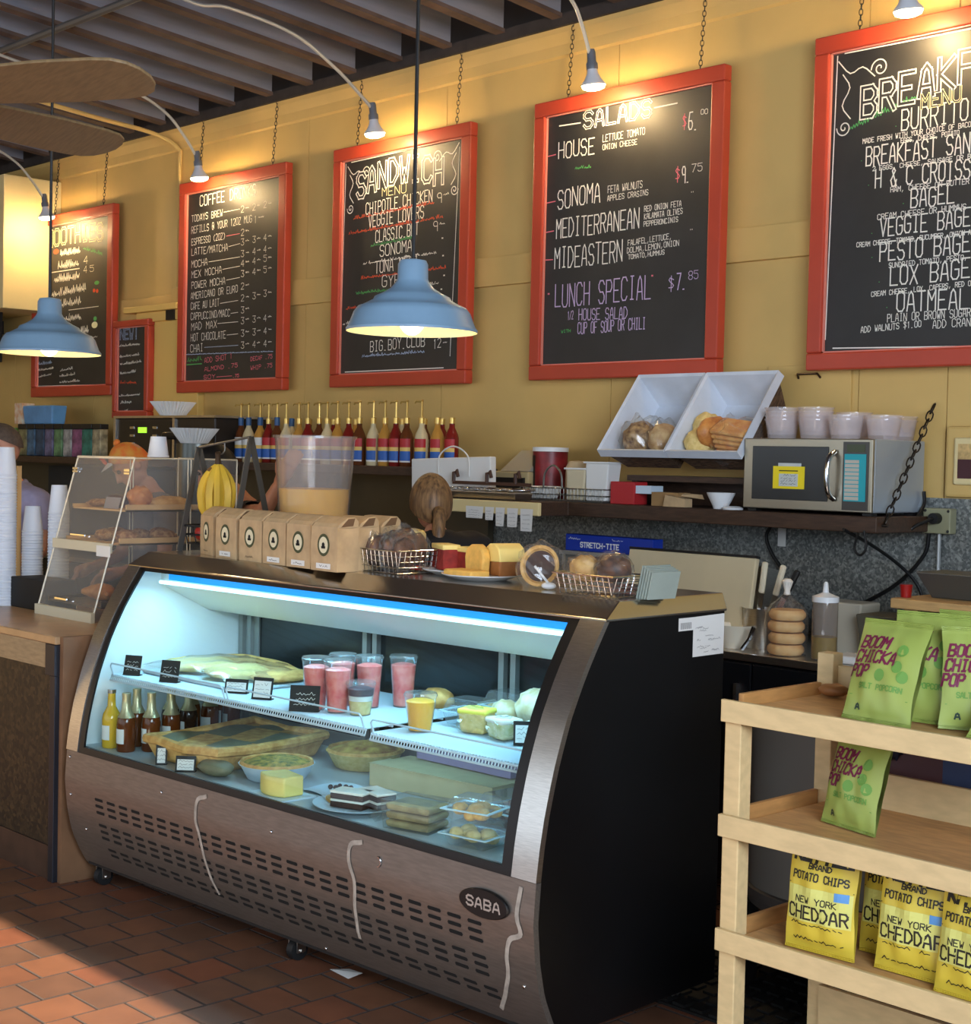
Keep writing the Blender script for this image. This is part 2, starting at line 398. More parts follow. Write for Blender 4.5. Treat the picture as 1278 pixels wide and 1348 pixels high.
# ------------------------------------------------------------------ menu boards
SALADS = [
('o', 'SALADS', -4.989, 3.249, 0.437, -0.003, 0.077, 'w', 0),
('l', '', -5.145, 3.284, 0.138, -0.005, 0.006, 'w', 0),
('l', '', -4.545, 3.281, 0.134, 0.001, 0.006, 'w', 0),
('t', 'HOUSE', -5.152, 3.127, 0.248, -0.007, 0.076, 'w', 0),
('t', 'LETTUCE TOMATO', -4.861, 3.167, 0.265, 0.002, 0.032, 'w', 0),
('t', 'ONION CHEESE', -4.86, 3.13, 0.218, -0.002, 0.028, 'w', 0),
('s', '', -5.034, 3.059, 0.102, -0.005, 0.015, 'g', 0),
('t', 'SONOMA', -5.149, 2.881, 0.289, 0.007, 0.089, 'w', 0),
('t', 'FETA WALNUTS', -4.82, 2.923, 0.217, -0.0, 0.032, 'w', 0),
('t', 'APPLES CRASINS', -4.822, 2.884, 0.256, 0.002, 0.029, 'w', 0),
('t', 'MEDITERRANEAN', -5.153, 2.736, 0.54, 0.006, 0.091, 'w', 0),
('t', 'RED ONION FETA', -4.591, 2.811, 0.222, 0.003, 0.029, 'w', 0),
('t', 'KALAMATA OLIVES', -4.59, 2.776, 0.229, 0.003, 0.029, 'w', 0),
('t', 'PEPPERONCINIS', -4.592, 2.742, 0.206, 0.004, 0.026, 'w', 0),
('t', 'MIDEASTERN', -5.16, 2.591, 0.449, 0.002, 0.099, 'w', 0),
('t', 'FALAFEL,LETTUCE,', -4.686, 2.662, 0.266, 0.009, 0.029, 'w', 0),
('t', 'DOLMA,LEMON,ONION', -4.69, 2.628, 0.314, 0.009, 0.029, 'w', 0),
('t', 'TOMATO,HUMMUS', -4.682, 2.599, 0.222, 0.005, 0.024, 'w', 0),
('t', 'LUNCH SPECIAL', -5.151, 2.403, 0.62, 0.004, 0.108, 'v', 0),
('t', '1/2', -5.061, 2.335, 0.04, 0.002, 0.04, 'v', 0),
('t', 'HOUSE SALAD', -4.989, 2.329, 0.316, -0.004, 0.053, 'v', 0),
('t', 'WITH', -5.102, 2.274, 0.066, 0.002, 0.015, 'g', 0),
('t', 'CUP OF SOUP OR CHILI', -4.993, 2.264, 0.431, 0.005, 0.053, 'v', 0),
('t', '$', -4.377, 3.165, 0.025, -0.001, 0.053, 'p', 0),
('t', '6.', -4.344, 3.152, 0.059, -0.003, 0.076, 'w', 0),
('t', '00', -4.275, 3.211, 0.044, -0.003, 0.025, 'w', 0),
('t', '$', -4.411, 2.931, 0.03, -0.001, 0.053, 'p', 0),
('t', '9.', -4.373, 2.915, 0.049, 0.0, 0.073, 'w', 0),
('t', '75', -4.319, 2.958, 0.067, 0.001, 0.035, 'w', 0),
('t', '"', -4.322, 2.853, 0.027, 0.001, 0.021, 'w', 0),
('t', '"', -4.322, 2.686, 0.027, 0.001, 0.021, 'w', 0),
('t', '$', -4.435, 2.442, 0.038, -0.0, 0.053, 'v', 0),
('t', '7.', -4.387, 2.437, 0.06, 0.001, 0.073, 'v', 0),
('t', '85', -4.321, 2.476, 0.062, 0.006, 0.037, 'v', 0),
('l', '', -5.223, 3.145, 0.056, 0.003, 0.005, 'p', 0),
('l', '', -5.226, 2.917, 0.063, 0.003, 0.005, 'p', 0),
('l', '', -5.234, 2.773, 0.065, 0.003, 0.005, 'p', 0),
('l', '', -5.238, 2.638, 0.067, -0.002, 0.005, 'p', 0),
('t', '*', -5.205, 2.461, 0.027, 0.001, 0.02, 'p', 0),
('t', '*', -4.542, 2.503, 0.023, 0.001, 0.019, 'p', 0)]
BREAKFAST = [
('o', 'BREAKFAST', -3.452, 3.067, 0.777, 0.127, 0.12, 'w', 0.0),
('o', 'MENU', -3.177, 3.068, 0.181, 0.008, 0.055, 'y', 0),
('t', 'BURRITO', -3.262, 2.995, 0.298, 0.001, 0.081, 'w', 0),
('t', 'MADE FRESH WITH YOUR CHOICE OF BACON, HAM', -3.435, 2.968, 0.562, 0.002, 0.022, 'w', 0),
('t', 'EGGS, CHEESE, POTATO', -3.26, 2.947, 0.257, -0.002, 0.021, 'w', 0),
('t', 'BREAKFAST SANDWICH', -3.419, 2.875, 0.646, -0.006, 0.075, 'w', 0),
('t', '2 EGGS, CHEESE, SAUSAGE OR BACON', -3.385, 2.851, 0.496, -0.005, 0.02, 'w', 0),
('t', 'H & C CROISSANT', -3.373, 2.781, 0.531, -0.012, 0.073, 'w', 0),
('t', 'HAM, CHEESE ON BUTTER', -3.3, 2.756, 0.346, -0.005, 0.023, 'w', 0),
('t', 'BAGEL', -3.209, 2.682, 0.198, 0.003, 0.074, 'w', 0),
('t', 'CREAM CHEESE OR HUMMUS', -3.356, 2.652, 0.393, 0.002, 0.025, 'w', 0),
('t', 'VEGGIE BAGEL', -3.343, 2.583, 0.438, 0.007, 0.07, 'w', 0),
('t', 'CREAM CHEESE, TOMATO, CUCUMBER, ONION AVOCADO', -3.449, 2.549, 0.587, 0.007, 0.021, 'w', 0),
('t', 'PESTO BAGEL', -3.342, 2.481, 0.444, 0.009, 0.075, 'w', 0),
('t', 'SUNDRIED TOMATO, PESTO, FETA', -3.296, 2.453, 0.419, 0.009, 0.023, 'w', 0),
('t', 'LOX BAGEL', -3.291, 2.382, 0.401, 0.009, 0.075, 'w', 0),
('t', 'CREAM CHEESE, LOX, CAPERS, RED ONION', -3.373, 2.343, 0.495, 0.018, 0.022, 'w', 0),
('t', 'OATMEAL', -3.258, 2.276, 0.321, -0.005, 0.077, 'w', 0),
('t', 'PLAIN OR BROWN SUGAR', -3.296, 2.237, 0.367, 0.004, 0.031, 'w', 0),
('t', 'ADD WALNUTS $1.00', -3.417, 2.199, 0.277, 0.012, 0.028, 'w', 0),
('t', 'ADD CRANBERRIES', -3.093, 2.201, 0.31, 0.006, 0.031, 'w', 0),
('t', '.', -3.288, 3.018, 0.013, 0.0, 0.034, 'g', 0),
('t', '.', -3.442, 2.898, 0.012, 0.001, 0.034, 'g', 0),
('t', '.', -3.405, 2.796, 0.012, 0.001, 0.034, 'g', 0),
('t', '.', -3.243, 2.703, 0.011, 0.001, 0.034, 'g', 0),
('t', '.', -3.383, 2.6, 0.012, 0.001, 0.034, 'g', 0),
('t', '.', -3.379, 2.501, 0.012, 0.001, 0.034, 'g', 0),
('t', '.', -3.342, 2.399, 0.012, 0.0, 0.034, 'g', 0),
('t', '.', -3.303, 2.295, 0.012, 0.0, 0.034, 'g', 0),
('s', '', -3.497, 3.028, 0.312, 0.089, 0.025, 'g', 0),
('l', '', -3.531, 3.349, 0.562, -0.005, 0.005, 'w', 0),
('l', '', -3.566, 3.343, -0.019, -1.164, 0.005, 'w', 0),
('l', '', -3.546, 2.141, 0.622, -0.016, 0.005, 'w', 0)]
SANDWICH = [
('o', 'SANDWICH', -6.72, 3.091, 0.744, -0.001, 0.133, 'w', 0.06),
('t', 'MENU', -6.497, 3.09, 0.218, -0.001, 0.045, 'y', 0),
('t', 'CHIPOTLE.CHICKEN', -6.635, 3.004, 0.568, 0.016, 0.062, 'w', 0),
('t', '9', -6.036, 3.003, 0.046, 0.002, 0.051, 'w', 0),
('s', '', -5.982, 3.039, 0.04, 0.001, 0.011, 'w', 0),
('s', '', -6.74, 2.984, 0.682, 0.018, 0.021, 'r', 0),
('t', 'VEGGIE LOVERS', -6.608, 2.93, 0.475, 0.006, 0.066, 'w', 0),
('s', '', -6.78, 2.904, 0.801, 0.017, 0.021, 'r', 0),
('t', 'CLASSIC.BLT', -6.545, 2.841, 0.371, 0.01, 0.065, 'w', 0),
('t', '9', -6.062, 2.855, 0.044, 0.002, 0.051, 'w', 0),
('s', '', -6.008, 2.887, 0.039, 0.001, 0.011, 'w', 0),
('s', '', -6.582, 2.818, 0.347, 0.015, 0.019, 'g', 0),
('t', 'SONOMA', -6.505, 2.76, 0.281, 0.006, 0.062, 'w', 0),
('s', '', -6.645, 2.724, 0.613, 0.012, 0.017, 'w', 0),
('t', 'TUNA MELT', -6.544, 2.668, 0.375, 0.013, 0.065, 'w', 0),
('s', '', -6.662, 2.644, 0.709, 0.007, 0.019, 'r', 0),
('t', 'GYRO', -6.482, 2.587, 0.218, 0.005, 0.062, 'w', 0),
('s', '', -6.711, 2.56, 0.377, 0.006, 0.017, 'g', 0),
('s', '', -6.104, 2.57, 0.095, 0.003, 0.016, 'w', 0),
('s', '', -6.792, 2.48, 0.221, 0.006, 0.017, 'r', 0),
('s', '', -6.819, 2.396, 0.174, 0.004, 0.017, 'w', 0),
('t', 'BIG.BOY.CLUB', -6.573, 2.235, 0.47, 0.014, 0.057, 'w', 0),
('t', '12', -6.042, 2.233, 0.068, 0.004, 0.048, 'w', 0),
('s', '', -5.961, 2.259, 0.034, 0.002, 0.007, 'w', 0),
('s', '', -6.639, 2.205, 0.528, 0.008, 0.019, 'u', 0),
('t', '*', -5.997, 2.807, 0.027, -0.0, 0.018, 'w', 0),
('t', '*', -5.989, 2.714, 0.027, 0.0, 0.018, 'w', 0),
('t', '*', -5.977, 2.608, 0.027, 0.0, 0.018, 'w', 0),
('t', '*', -5.997, 2.536, 0.027, 0.001, 0.018, 'w', 0),
('l', '', -6.818, 3.307, -0.025, -1.123, 0.005, 'w', 0),
('l', '', -6.791, 2.127, 0.835, 0.001, 0.005, 'w', 0),
('l', '', -6.769, 3.311, 0.878, 0.012, 0.005, 'w', 0),
('l', '', -5.865, 3.277, -0.04, -1.088, 0.004, 'w', 0)]
COFFEE = [
('t', 'COFFEE DRINKS', -8.321, 3.227, 0.63, 0.002, 0.066, 'w', 0),
('t', 'TODAYS BREW', -8.414, 3.134, 0.361, 0.006, 0.041, 'w', 0),
('t', 'REFILLS @ YOUR 12OZ MUG', -8.412, 3.06, 0.679, 0.011, 0.043, 'w', 0),
('t', '1', -7.71, 3.062, 0.024, -0.0, 0.043, 'w', 0),
('s', '', -7.668, 3.088, 0.056, -0.0, 0.009, 'w', 0),
('t', 'ESPRESSO (2OZ)', -8.41, 2.985, 0.39, 0.007, 0.041, 'w', 0),
('t', 'LATTE/MATCHA', -8.408, 2.92, 0.42, -0.002, 0.043, 'w', 0),
('t', 'MOCHA', -8.406, 2.84, 0.191, 0.005, 0.043, 'w', 0),
('t', 'MEX MOCHA', -8.404, 2.774, 0.351, 0.008, 0.043, 'w', 0),
('t', 'POWER MOCHA', -8.402, 2.705, 0.391, 0.005, 0.043, 'w', 0),
('t', 'AMERICANO OR EURO', -8.408, 2.637, 0.535, 0.014, 0.043, 'w', 0),
('t', 'CAFE AU LAIT', -8.406, 2.571, 0.33, 0.007, 0.044, 'w', 0),
('t', 'CAPPUCCINO/MACC', -8.405, 2.504, 0.452, 0.002, 0.044, 'w', 0),
('t', 'MAD MAX', -8.398, 2.437, 0.302, 0.005, 0.046, 'w', 0),
('t', 'HOT CHOCOLATE', -8.401, 2.368, 0.405, 0.002, 0.046, 'w', 0),
('t', 'CHAI', -8.405, 2.296, 0.155, 0.004, 0.048, 'w', 0),
('l', '', -8.044, 3.161, 0.175, 0.002, 0.003, 'w', 0),
('l', '', -8.01, 3.009, 0.145, 0.002, 0.003, 'p', 0),
('l', '', -7.984, 2.941, 0.122, 0.008, 0.003, 'w', 0),
('l', '', -8.205, 2.863, 0.345, 0.004, 0.003, 'w', 0),
('l', '', -8.047, 2.804, 0.189, 0.006, 0.003, 'w', 0),
('l', '', -8.002, 2.734, 0.145, 0.006, 0.003, 'w', 0),
('l', '', -8.067, 2.592, 0.195, 0.007, 0.003, 'w', 0),
('l', '', -7.947, 2.523, 0.077, 0.002, 0.003, 'w', 0),
('l', '', -8.093, 2.467, 0.225, -0.0, 0.003, 'w', 0),
('l', '', -7.988, 2.39, 0.122, 0.002, 0.003, 'w', 0),
('l', '', -8.24, 2.322, 0.377, -0.001, 0.003, 'u', 0),
('s', '', -8.468, 2.282, 0.98, -0.014, 0.006, 'u', 0),
('s', '', -8.439, 2.232, 0.17, 0.006, 0.03, 'g', 0),
('l', '', -8.445, 2.217, 0.177, 0.002, 0.006, 'g', 0),
('t', 'ADD SHOT 1', -8.238, 2.222, 0.318, 0.019, 0.032, 'p', 0),
('t', 'ALMOND .75', -8.236, 2.169, 0.376, 0.018, 0.029, 'p', 0),
('t', 'SOY', -8.245, 2.118, 0.141, 0.006, 0.029, 'p', 0),
('l', '', -8.094, 2.13, 0.168, 0.003, 0.003, 'p', 0),
('t', '.75', -7.916, 2.122, 0.071, 0.003, 0.022, 'p', 0),
('t', 'DECAF .75', -7.727, 2.219, 0.231, 0.011, 0.028, 'p', 0),
('t', 'WHIP .75', -7.726, 2.164, 0.231, 0.012, 0.028, 'p', 0),
('t', '2', -7.859, 3.14, 0.042, 0.001, 0.039, 'w', 0),
('s', '', -7.806, 3.161, 0.034, -0.001, 0.008, 'w', 0),
('t', '2', -7.735, 3.141, 0.041, 0.0, 0.039, 'w', 0),
('s', '', -7.683, 3.162, 0.034, -0.001, 0.008, 'w', 0),
('t', '2', -7.62, 3.143, 0.04, 0.0, 0.039, 'w', 0),
('s', '', -7.569, 3.163, 0.033, -0.001, 0.007, 'w', 0),
('t', '2', -7.854, 2.997, 0.042, 0.001, 0.039, 'w', 0),
('s', '', -7.802, 3.019, 0.034, -0.001, 0.008, 'w', 0),
('t', '3', -7.853, 2.937, 0.042, 0.001, 0.039, 'w', 0),
('s', '', -7.8, 2.959, 0.034, -0.001, 0.008, 'w', 0),
('t', '3', -7.729, 2.941, 0.041, 0.001, 0.039, 'w', 0),
('s', '', -7.678, 2.962, 0.034, -0.001, 0.008, 'w', 0),
('t', '4', -7.614, 2.944, 0.04, 0.001, 0.039, 'w', 0),
('s', '', -7.563, 2.965, 0.033, -0.001, 0.007, 'w', 0),
('t', '3', -7.851, 2.864, 0.042, 0.001, 0.039, 'w', 0),
('s', '', -7.798, 2.886, 0.034, -0.001, 0.008, 'w', 0),
('t', '4', -7.727, 2.868, 0.041, 0.001, 0.039, 'w', 0),
('s', '', -7.675, 2.89, 0.033, -0.001, 0.008, 'w', 0),
('t', '4', -7.612, 2.872, 0.04, 0.001, 0.039, 'w', 0),
('s', '', -7.561, 2.893, 0.033, -0.001, 0.007, 'w', 0),
('t', '4', -7.849, 2.806, 0.042, 0.002, 0.039, 'w', 0),
('s', '', -7.796, 2.828, 0.034, -0.001, 0.008, 'w', 0),
('t', '4', -7.726, 2.81, 0.041, 0.002, 0.039, 'w', 0),
('s', '', -7.674, 2.832, 0.033, -0.001, 0.008, 'w', 0),
('t', '5', -7.61, 2.815, 0.04, 0.002, 0.039, 'w', 0),
('s', '', -7.559, 2.836, 0.033, -0.001, 0.008, 'w', 0),
('t', '3', -7.847, 2.74, 0.042, 0.002, 0.039, 'w', 0),
('s', '', -7.794, 2.762, 0.034, -0.0, 0.008, 'w', 0),
('t', '4', -7.724, 2.745, 0.041, 0.002, 0.039, 'w', 0),
('s', '', -7.672, 2.767, 0.033, -0.0, 0.008, 'w', 0),
('t', '5', -7.608, 2.75, 0.04, 0.002, 0.039, 'w', 0),
('s', '', -7.557, 2.772, 0.033, -0.0, 0.008, 'w', 0),
('t', '2', -7.845, 2.663, 0.042, 0.002, 0.039, 'w', 0),
('s', '', -7.792, 2.686, 0.034, -0.0, 0.008, 'w', 0),
('t', '2', -7.843, 2.59, 0.042, 0.002, 0.039, 'w', 0),
('s', '', -7.79, 2.613, 0.034, 0.0, 0.008, 'w', 0),
('t', '3', -7.719, 2.596, 0.041, 0.002, 0.039, 'w', 0),
('s', '', -7.668, 2.619, 0.033, 0.0, 0.008, 'w', 0),
('t', '3', -7.604, 2.603, 0.04, 0.002, 0.039, 'w', 0),
('s', '', -7.553, 2.625, 0.033, 0.0, 0.008, 'w', 0),
('t', '3', -7.84, 2.517, 0.042, 0.003, 0.039, 'w', 0),
('s', '', -7.788, 2.541, 0.034, 0.0, 0.008, 'w', 0),
('t', '3', -7.839, 2.451, 0.042, 0.001, 0.04, 'w', 0),
('s', '', -7.786, 2.475, 0.034, 0.0, 0.008, 'w', 0),
('t', '3', -7.715, 2.454, 0.041, 0.001, 0.039, 'w', 0),
('s', '', -7.663, 2.477, 0.033, 0.0, 0.008, 'w', 0),
('t', '4', -7.6, 2.456, 0.04, 0.001, 0.039, 'w', 0),
('s', '', -7.549, 2.479, 0.033, 0.0, 0.008, 'w', 0),
('t', '3', -7.836, 2.375, 0.042, 0.001, 0.04, 'w', 0),
('s', '', -7.784, 2.398, 0.034, 0.001, 0.008, 'w', 0),
('t', '3', -7.713, 2.376, 0.041, 0.001, 0.039, 'w', 0),
('s', '', -7.661, 2.4, 0.033, 0.001, 0.008, 'w', 0),
('t', '4', -7.597, 2.378, 0.041, 0.001, 0.039, 'w', 0),
('s', '', -7.547, 2.401, 0.033, 0.001, 0.008, 'w', 0),
('t', '3', -7.834, 2.3, 0.042, 0.0, 0.04, 'w', 0),
('s', '', -7.781, 2.324, 0.034, 0.001, 0.008, 'w', 0),
('t', '4', -7.711, 2.301, 0.041, 0.0, 0.039, 'w', 0),
('s', '', -7.659, 2.325, 0.033, 0.001, 0.008, 'w', 0),
('t', '4', -7.595, 2.302, 0.041, 0.0, 0.039, 'w', 0),
('s', '', -7.544, 2.326, 0.033, 0.001, 0.008, 'w', 0)]
SMOOTHIE = [
('o', 'SMOOTHIES', -10.459, 3.128, 0.932, -0.01, 0.113, 'y', 0.02),
('s', '', -10.148, 3.057, 0.291, -0.002, 0.046, 'w', 0),
('s', '', -10.18, 2.966, 0.303, -0.003, 0.055, 'w', 0),
('l', '', -10.272, 2.948, 0.406, -0.001, 0.007, 'w', 0),
('s', '', -10.235, 2.87, 0.371, 0.002, 0.056, 'w', 0),
('s', '', -10.267, 2.766, 0.497, 0.012, 0.058, 'w', 0),
('s', '', -10.23, 2.683, 0.393, 0.008, 0.056, 'w', 0),
('l', '', -10.013, 2.658, 0.425, 0.003, 0.005, 'w', 0),
('s', '', -10.147, 2.571, 0.313, 0.012, 0.055, 'w', 0),
('s', '', -9.897, 2.477, 0.175, 0.008, 0.049, 'w', 0),
('t', '4', -9.811, 2.971, 0.076, 0.002, 0.054, 'w', 0),
('t', '4', -9.81, 2.906, 0.065, 0.002, 0.049, 'w', 0),
('t', '5', -9.723, 2.912, 0.075, 0.001, 0.043, 'w', 0),
('s', '', -10.465, 3.179, 0.141, 0.004, 0.068, 'w', 0),
('s', '', -9.814, 3.079, 0.269, -0.065, 0.028, 'g', 0),
('s', '', -10.466, 2.27, 0.211, 0.008, 0.029, 'u', 0),
('s', '', -10.465, 2.228, 0.234, 0.013, 0.016, 'w', 0),
('s', '', -10.464, 2.179, 0.2, 0.018, 0.016, 'w', 0),
('s', '', -10.126, 2.216, 0.18, 0.014, 0.02, 'w', 0),
('s', '', -10.141, 2.175, 0.229, 0.013, 0.02, 'w', 0),
('s', '', -10.14, 2.131, 0.307, 0.009, 0.02, 'w', 0),
('l', '', -10.498, 2.118, 0.956, -0.006, 0.003, 'w', 0),
('s', '', -9.668, 2.44, 0.07, 0.005, 0.015, 'w', 0),
('d', 'o', -10.252, 3.077, 0.08, -0.003, 0.038, 'r', 0),
('d', 'o', -10.39, 3.032, 0.075, -0.0, 0.045, 'r', 0),
('d', 'o', -9.67, 2.762, 0.036, 0.001, 0.028, 'r', 0),
('d', 'o', -9.627, 2.756, 0.036, 0.001, 0.028, 'r', 0),
('d', 'o', -9.65, 2.814, 0.068, 0.001, 0.028, 'g', 0),
('d', 'o', -9.681, 2.51, 0.085, 0.005, 0.047, 'y', 0),
('d', 'o', -9.656, 2.561, 0.047, 0.002, 0.032, 'g', 0)]
NEWITEMS = [
('o', 'NEW!', -9.292, 2.418, 0.25, -0.005, 0.067, 'u', 0),
('s', '', -9.31, 2.364, 0.283, 0.004, 0.018, 'w', 0),
('s', '', -9.294, 2.288, 0.262, 0.011, 0.02, 'w', 0),
('s', '', -9.287, 2.237, 0.282, 0.012, 0.02, 'w', 0),
('s', '', -9.286, 2.172, 0.212, 0.013, 0.02, 'w', 0),
('s', '', -9.284, 2.112, 0.218, -0.006, 0.022, 'r', 0),
('s', '', -9.291, 2.021, 0.273, 0.006, 0.016, 'w', 0),
('s', '', -9.27, 1.971, 0.145, 0.004, 0.022, 'w', 0),
('s', '', -9.24, 1.916, 0.068, 0.008, 0.014, 'w', 0)]
BY = 5.345
def disc(mb, x, z, w, h, fn):
    n = 14; c = [fn(x + w / 2 + w / 2 * math.cos(2 * PI * i / n), z + h / 2 + h / 2 * math.sin(2 * PI * i / n)) for i in range(n)]
    mb.f([mb.v(p) for p in c])
def chain(mb, p, q, L=.028, wd=.0075, r=.0018):
    p, q = Vector(p), Vector(q); n = max(2, int((q - p).length / (L * .78))); d = (q - p) / n; t = d.normalized()
    s = t.orthogonal().normalized(); b = t.cross(s)
    for i in range(n):
        c = p + d * (i + .5); e = s if i % 2 else b
        mb.tube([c + t * (L / 2) * math.sin(a) + e * wd * (abs(math.cos(a)) ** .6) * (1 if math.cos(a) > 0 else -1) for a in [2 * PI * k / 10 + .1 for k in range(10)]], r, 5, closed=True)
def board(name, label, x0, x1, z0, z1, rows, yb=BY, fwid=.072, chains=None, curls=()):
    t = thing(name, label, 'menu board', ((x0 + x1) / 2, yb + .03, z0), group=None)
    cx = (x0 + x1) / 2
    O = lambda mb: mb.at((-cx, -(yb + .03), -z0))
    f = O(MB())
    for q in ((x0, x1, z1 - fwid, z1), (x0, x1, z0, z0 + fwid), (x0, x0 + fwid, z0 + fwid, z1 - fwid), (x1 - fwid, x1, z0 + fwid, z1 - fwid)):
        f.box(q[0], q[1], yb, yb + .055, q[2], q[3])
    f.build('frame', m_red, t, bevel=.007)
    i = fwid
    rim = O(MB())
    for q in ((x0 + i, x1 - i, z1 - i - .006, z1 - i), (x0 + i, x1 - i, z0 + i, z0 + i + .006), (x0 + i, x0 + i + .006, z0 + i, z1 - i), (x1 - i - .006, x1 - i, z0 + i, z1 - i)): rim.box(q[0], q[1], yb + .012, yb + .03, q[2], q[3])
    rim.build('inner_bead', M('worn_pink_bead', (214, 128, 112), .5), t)
    O(MB()).box(x0 + i, x1 - i, yb + .024, yb + .04, z0 + i, z1 - i).build('slate', m_board, t)
    mbs = {}
    def mb(c):
        if c not in mbs: mbs[c] = O(MB())
        return mbs[c]
    P1 = lambda a, b: (min(max(a, x0 + i), x1 - i), yb + .0228, b)
    P2 = lambda a, b: (min(max(a, x0 + i), x1 - i), yb + .0222, b)
    for k, tx, x, z, w, dz, h, c, arc in rows:
        sw = max(.0028, min(.0056, h * .075))
        if k == 't' and h < .03: h *= .86
        if k == 't': write(mb(c), tx, w, h, sw, P1, x, z, dz, 0, .04)
        elif k == 'o':
            write(mb(c), tx, w, h, h * .18, P1, x, z, dz, arc); write(mb('k'), tx, w, h, h * .085, P2, x, z, dz, arc)
        elif k == 's' and h > .045:
            for q in range(2): scribble(mb(c), w, h, .006, P1, x, z, dz)
        elif k == 's': scribble(mb(c), w, h, .0035 if h < .05 else .006, P1, x, z, dz)
        elif k == 'l': mb(c).stroke([(x, z), (x + w, z + dz)], max(.003, h), P1)
        elif k == 'd': disc(mb(c), x, z, w, h, P1)
    for c, pts in curls: mb(c).stroke([(q.x, q.y) for q in curve([(p[0], p[1], 0) for p in pts], 3)], .005, P1)
    for c, b in mbs.items():
        o = b.build('chalk_lettering', m_board if c == 'k' else chalk[c], t, recalc=False)
        if c != 'k': o['label'] = {'w': 'white', 'y': 'cream', 'g': 'green', 'r': 'orange', 'p': 'pink', 'v': 'lilac', 'u': 'pale blue'}[c] + ' chalk lettering'
        else: o.name = 'letter_filling'
    for cx_ in chains or ():
        b = O(MB()); chain(b, (cx_, yb + .03, z1), (cx_, yb + .06, 3.81)); b.build('hanging_chain', m_wire, t)
    return t
def curl(x, z, s, sx=1, sz=1):
    out = []
    for a in range(0, 22):
        r = s * (.12 + .88 * a / 21); an = a * .45
        out.append((x + sx * r * math.cos(an), z + sz * r * math.sin(an)))
    return out
def corner(x, z, sx, s=1.0):
    return [('w', curl(x + sx * .17 * s, z - .05 * s, .035 * s, sx)), ('w', curl(x + sx * .03 * s, z - .24 * s, .03 * s, sx, -1)),
            ('w', [(x, z), (x + sx * .05 * s, z - .05 * s), (x + sx * .10 * s, z - .035 * s), (x + sx * .15 * s, z - .075 * s)]), ('w', [(x + sx * .02 * s, z - .05 * s), (x + sx * .05 * s, z - .10 * s), (x + sx * .02 * s, z - .16 * s), (x + sx * .055 * s, z - .21 * s)])]
board('chalkboard_menu', 'red framed chalkboard headed SMOOTHIES with coloured fruit drawings, behind the smaller blue lamp', -10.54, -9.37, 2.035, 3.36, SMOOTHIE, chains=(-10.25, -9.55))
board('chalkboard_menu', 'red framed chalkboard headed COFFEE DRINKS with columns of prices', -8.53, -7.365, 2.035, 3.39, COFFEE, chains=(-8.34, -7.54))
board('chalkboard_menu', 'red framed chalkboard headed SANDWICH MENU with curled border, behind the larger blue lamp', -6.91, -5.76, 2.04, 3.395, SANDWICH, chains=(-6.73, -5.9), curls=corner(-6.80, 3.29, 1) + corner(-5.87, 3.30, -1))
board('chalkboard_menu', 'red framed chalkboard headed SALADS above the bread baskets', -5.30, -4.13, 2.045, 3.41, SALADS, chains=(-5.10, -4.29))
board('chalkboard_menu', 'large red framed chalkboard headed BREAKFAST MENU cut by the photo edge', -3.665, -2.48, 2.05, 3.43, BREAKFAST, chains=(-3.47, -2.68), curls=corner(-3.56, 3.32, 1, 1.15))
board('chalkboard_sign', 'narrow small red framed chalkboard headed NEW! on the brewer', -9.35, -8.89, 1.875, 2.54, NEWITEMS, yb=5.345, fwid=.045)

# ------------------------------------------------------------------ gooseneck bulbs above the boards
m_conduit = M('white_conduit', (196, 194, 186), .35, .3)
m_socket = M('grey_socket', (120, 124, 132), .4, .3)
m_reflector = M('bulb_white', (214, 216, 222), .3)
m_lens = M('bulb_face_lit', (255, 236, 190), .3, emit=14, ecol=(255, 226, 170))
C1 = [(-1.75, .56), (-1.184, .407), (-.944, .424), (-.55, .380), (-.277, .262), (-.10, .150), (-.022, .095)]
C2 = [(-1.6, .50), (-1.0, .415), (-.595, .408), (-.416, .395), (-.231, .314), (-.105, .197), (-.022, .095)]
C3 = [(-1.5, .62), (-.9, .53), (-.42, .47), (-.166, .325), (-.087, .229), (-.022, .095)]
GN = [(-10.03, 3.345, C2, 'hanging at the SMOOTHIES board'), (-8.06, 3.39, C2, 'hanging at the COFFEE DRINKS board'), (-6.355, 3.425, C1, 'hanging at the SANDWICH MENU board'), (-4.77, 3.425, C3, 'hanging at the SALADS board'), (-3.14, 3.445, C3, 'hanging at the BREAKFAST MENU board')]
BULB_W = 7.5
for gx, gz, path, where in GN:
    t = thing('gooseneck_lamp', 'white gooseneck flood bulb ' + where, 'lamp', (gx, 5.19, gz), group='gooseneck bulbs over the menu boards')
    c = curve([(0, a, b) for a, b in path], 6)
    MB().tube(c, .009, 8).build('conduit', m_conduit, t, smooth=True)
    s_ = MB().at((0, 0, 0), rx=R(8)); s_.lathe([(0, .125), (.016, .125), (.02, .11), (.02, .07), (.027, .06), (.027, .035), (0, .035)], 16); s_.build('socket', m_socket, t, smooth=True)
    b_ = MB().at((0, 0, 0), rx=R(8)); b_.lathe([(0, .045), (.022, .04), (.026, .015), (.04, -.012), (.056, -.03), (.058, -.038), (0, -.038)], 24); b = b_.build('bulb', m_reflector, t, smooth=True)
    l_ = MB().at((0, 0, 0), rx=R(8)); l_.lathe([(.056, -.0385), (.05, -.052), (.03, -.06), (0, -.062)], 24); l_.build('bulb_face', m_lens, b, smooth=True)
    lamp('flood_bulb_light', 'POINT', (gx, 5.195, gz - .085), BULB_W, (1.0, .70, .34), shadow_soft_size=.035)

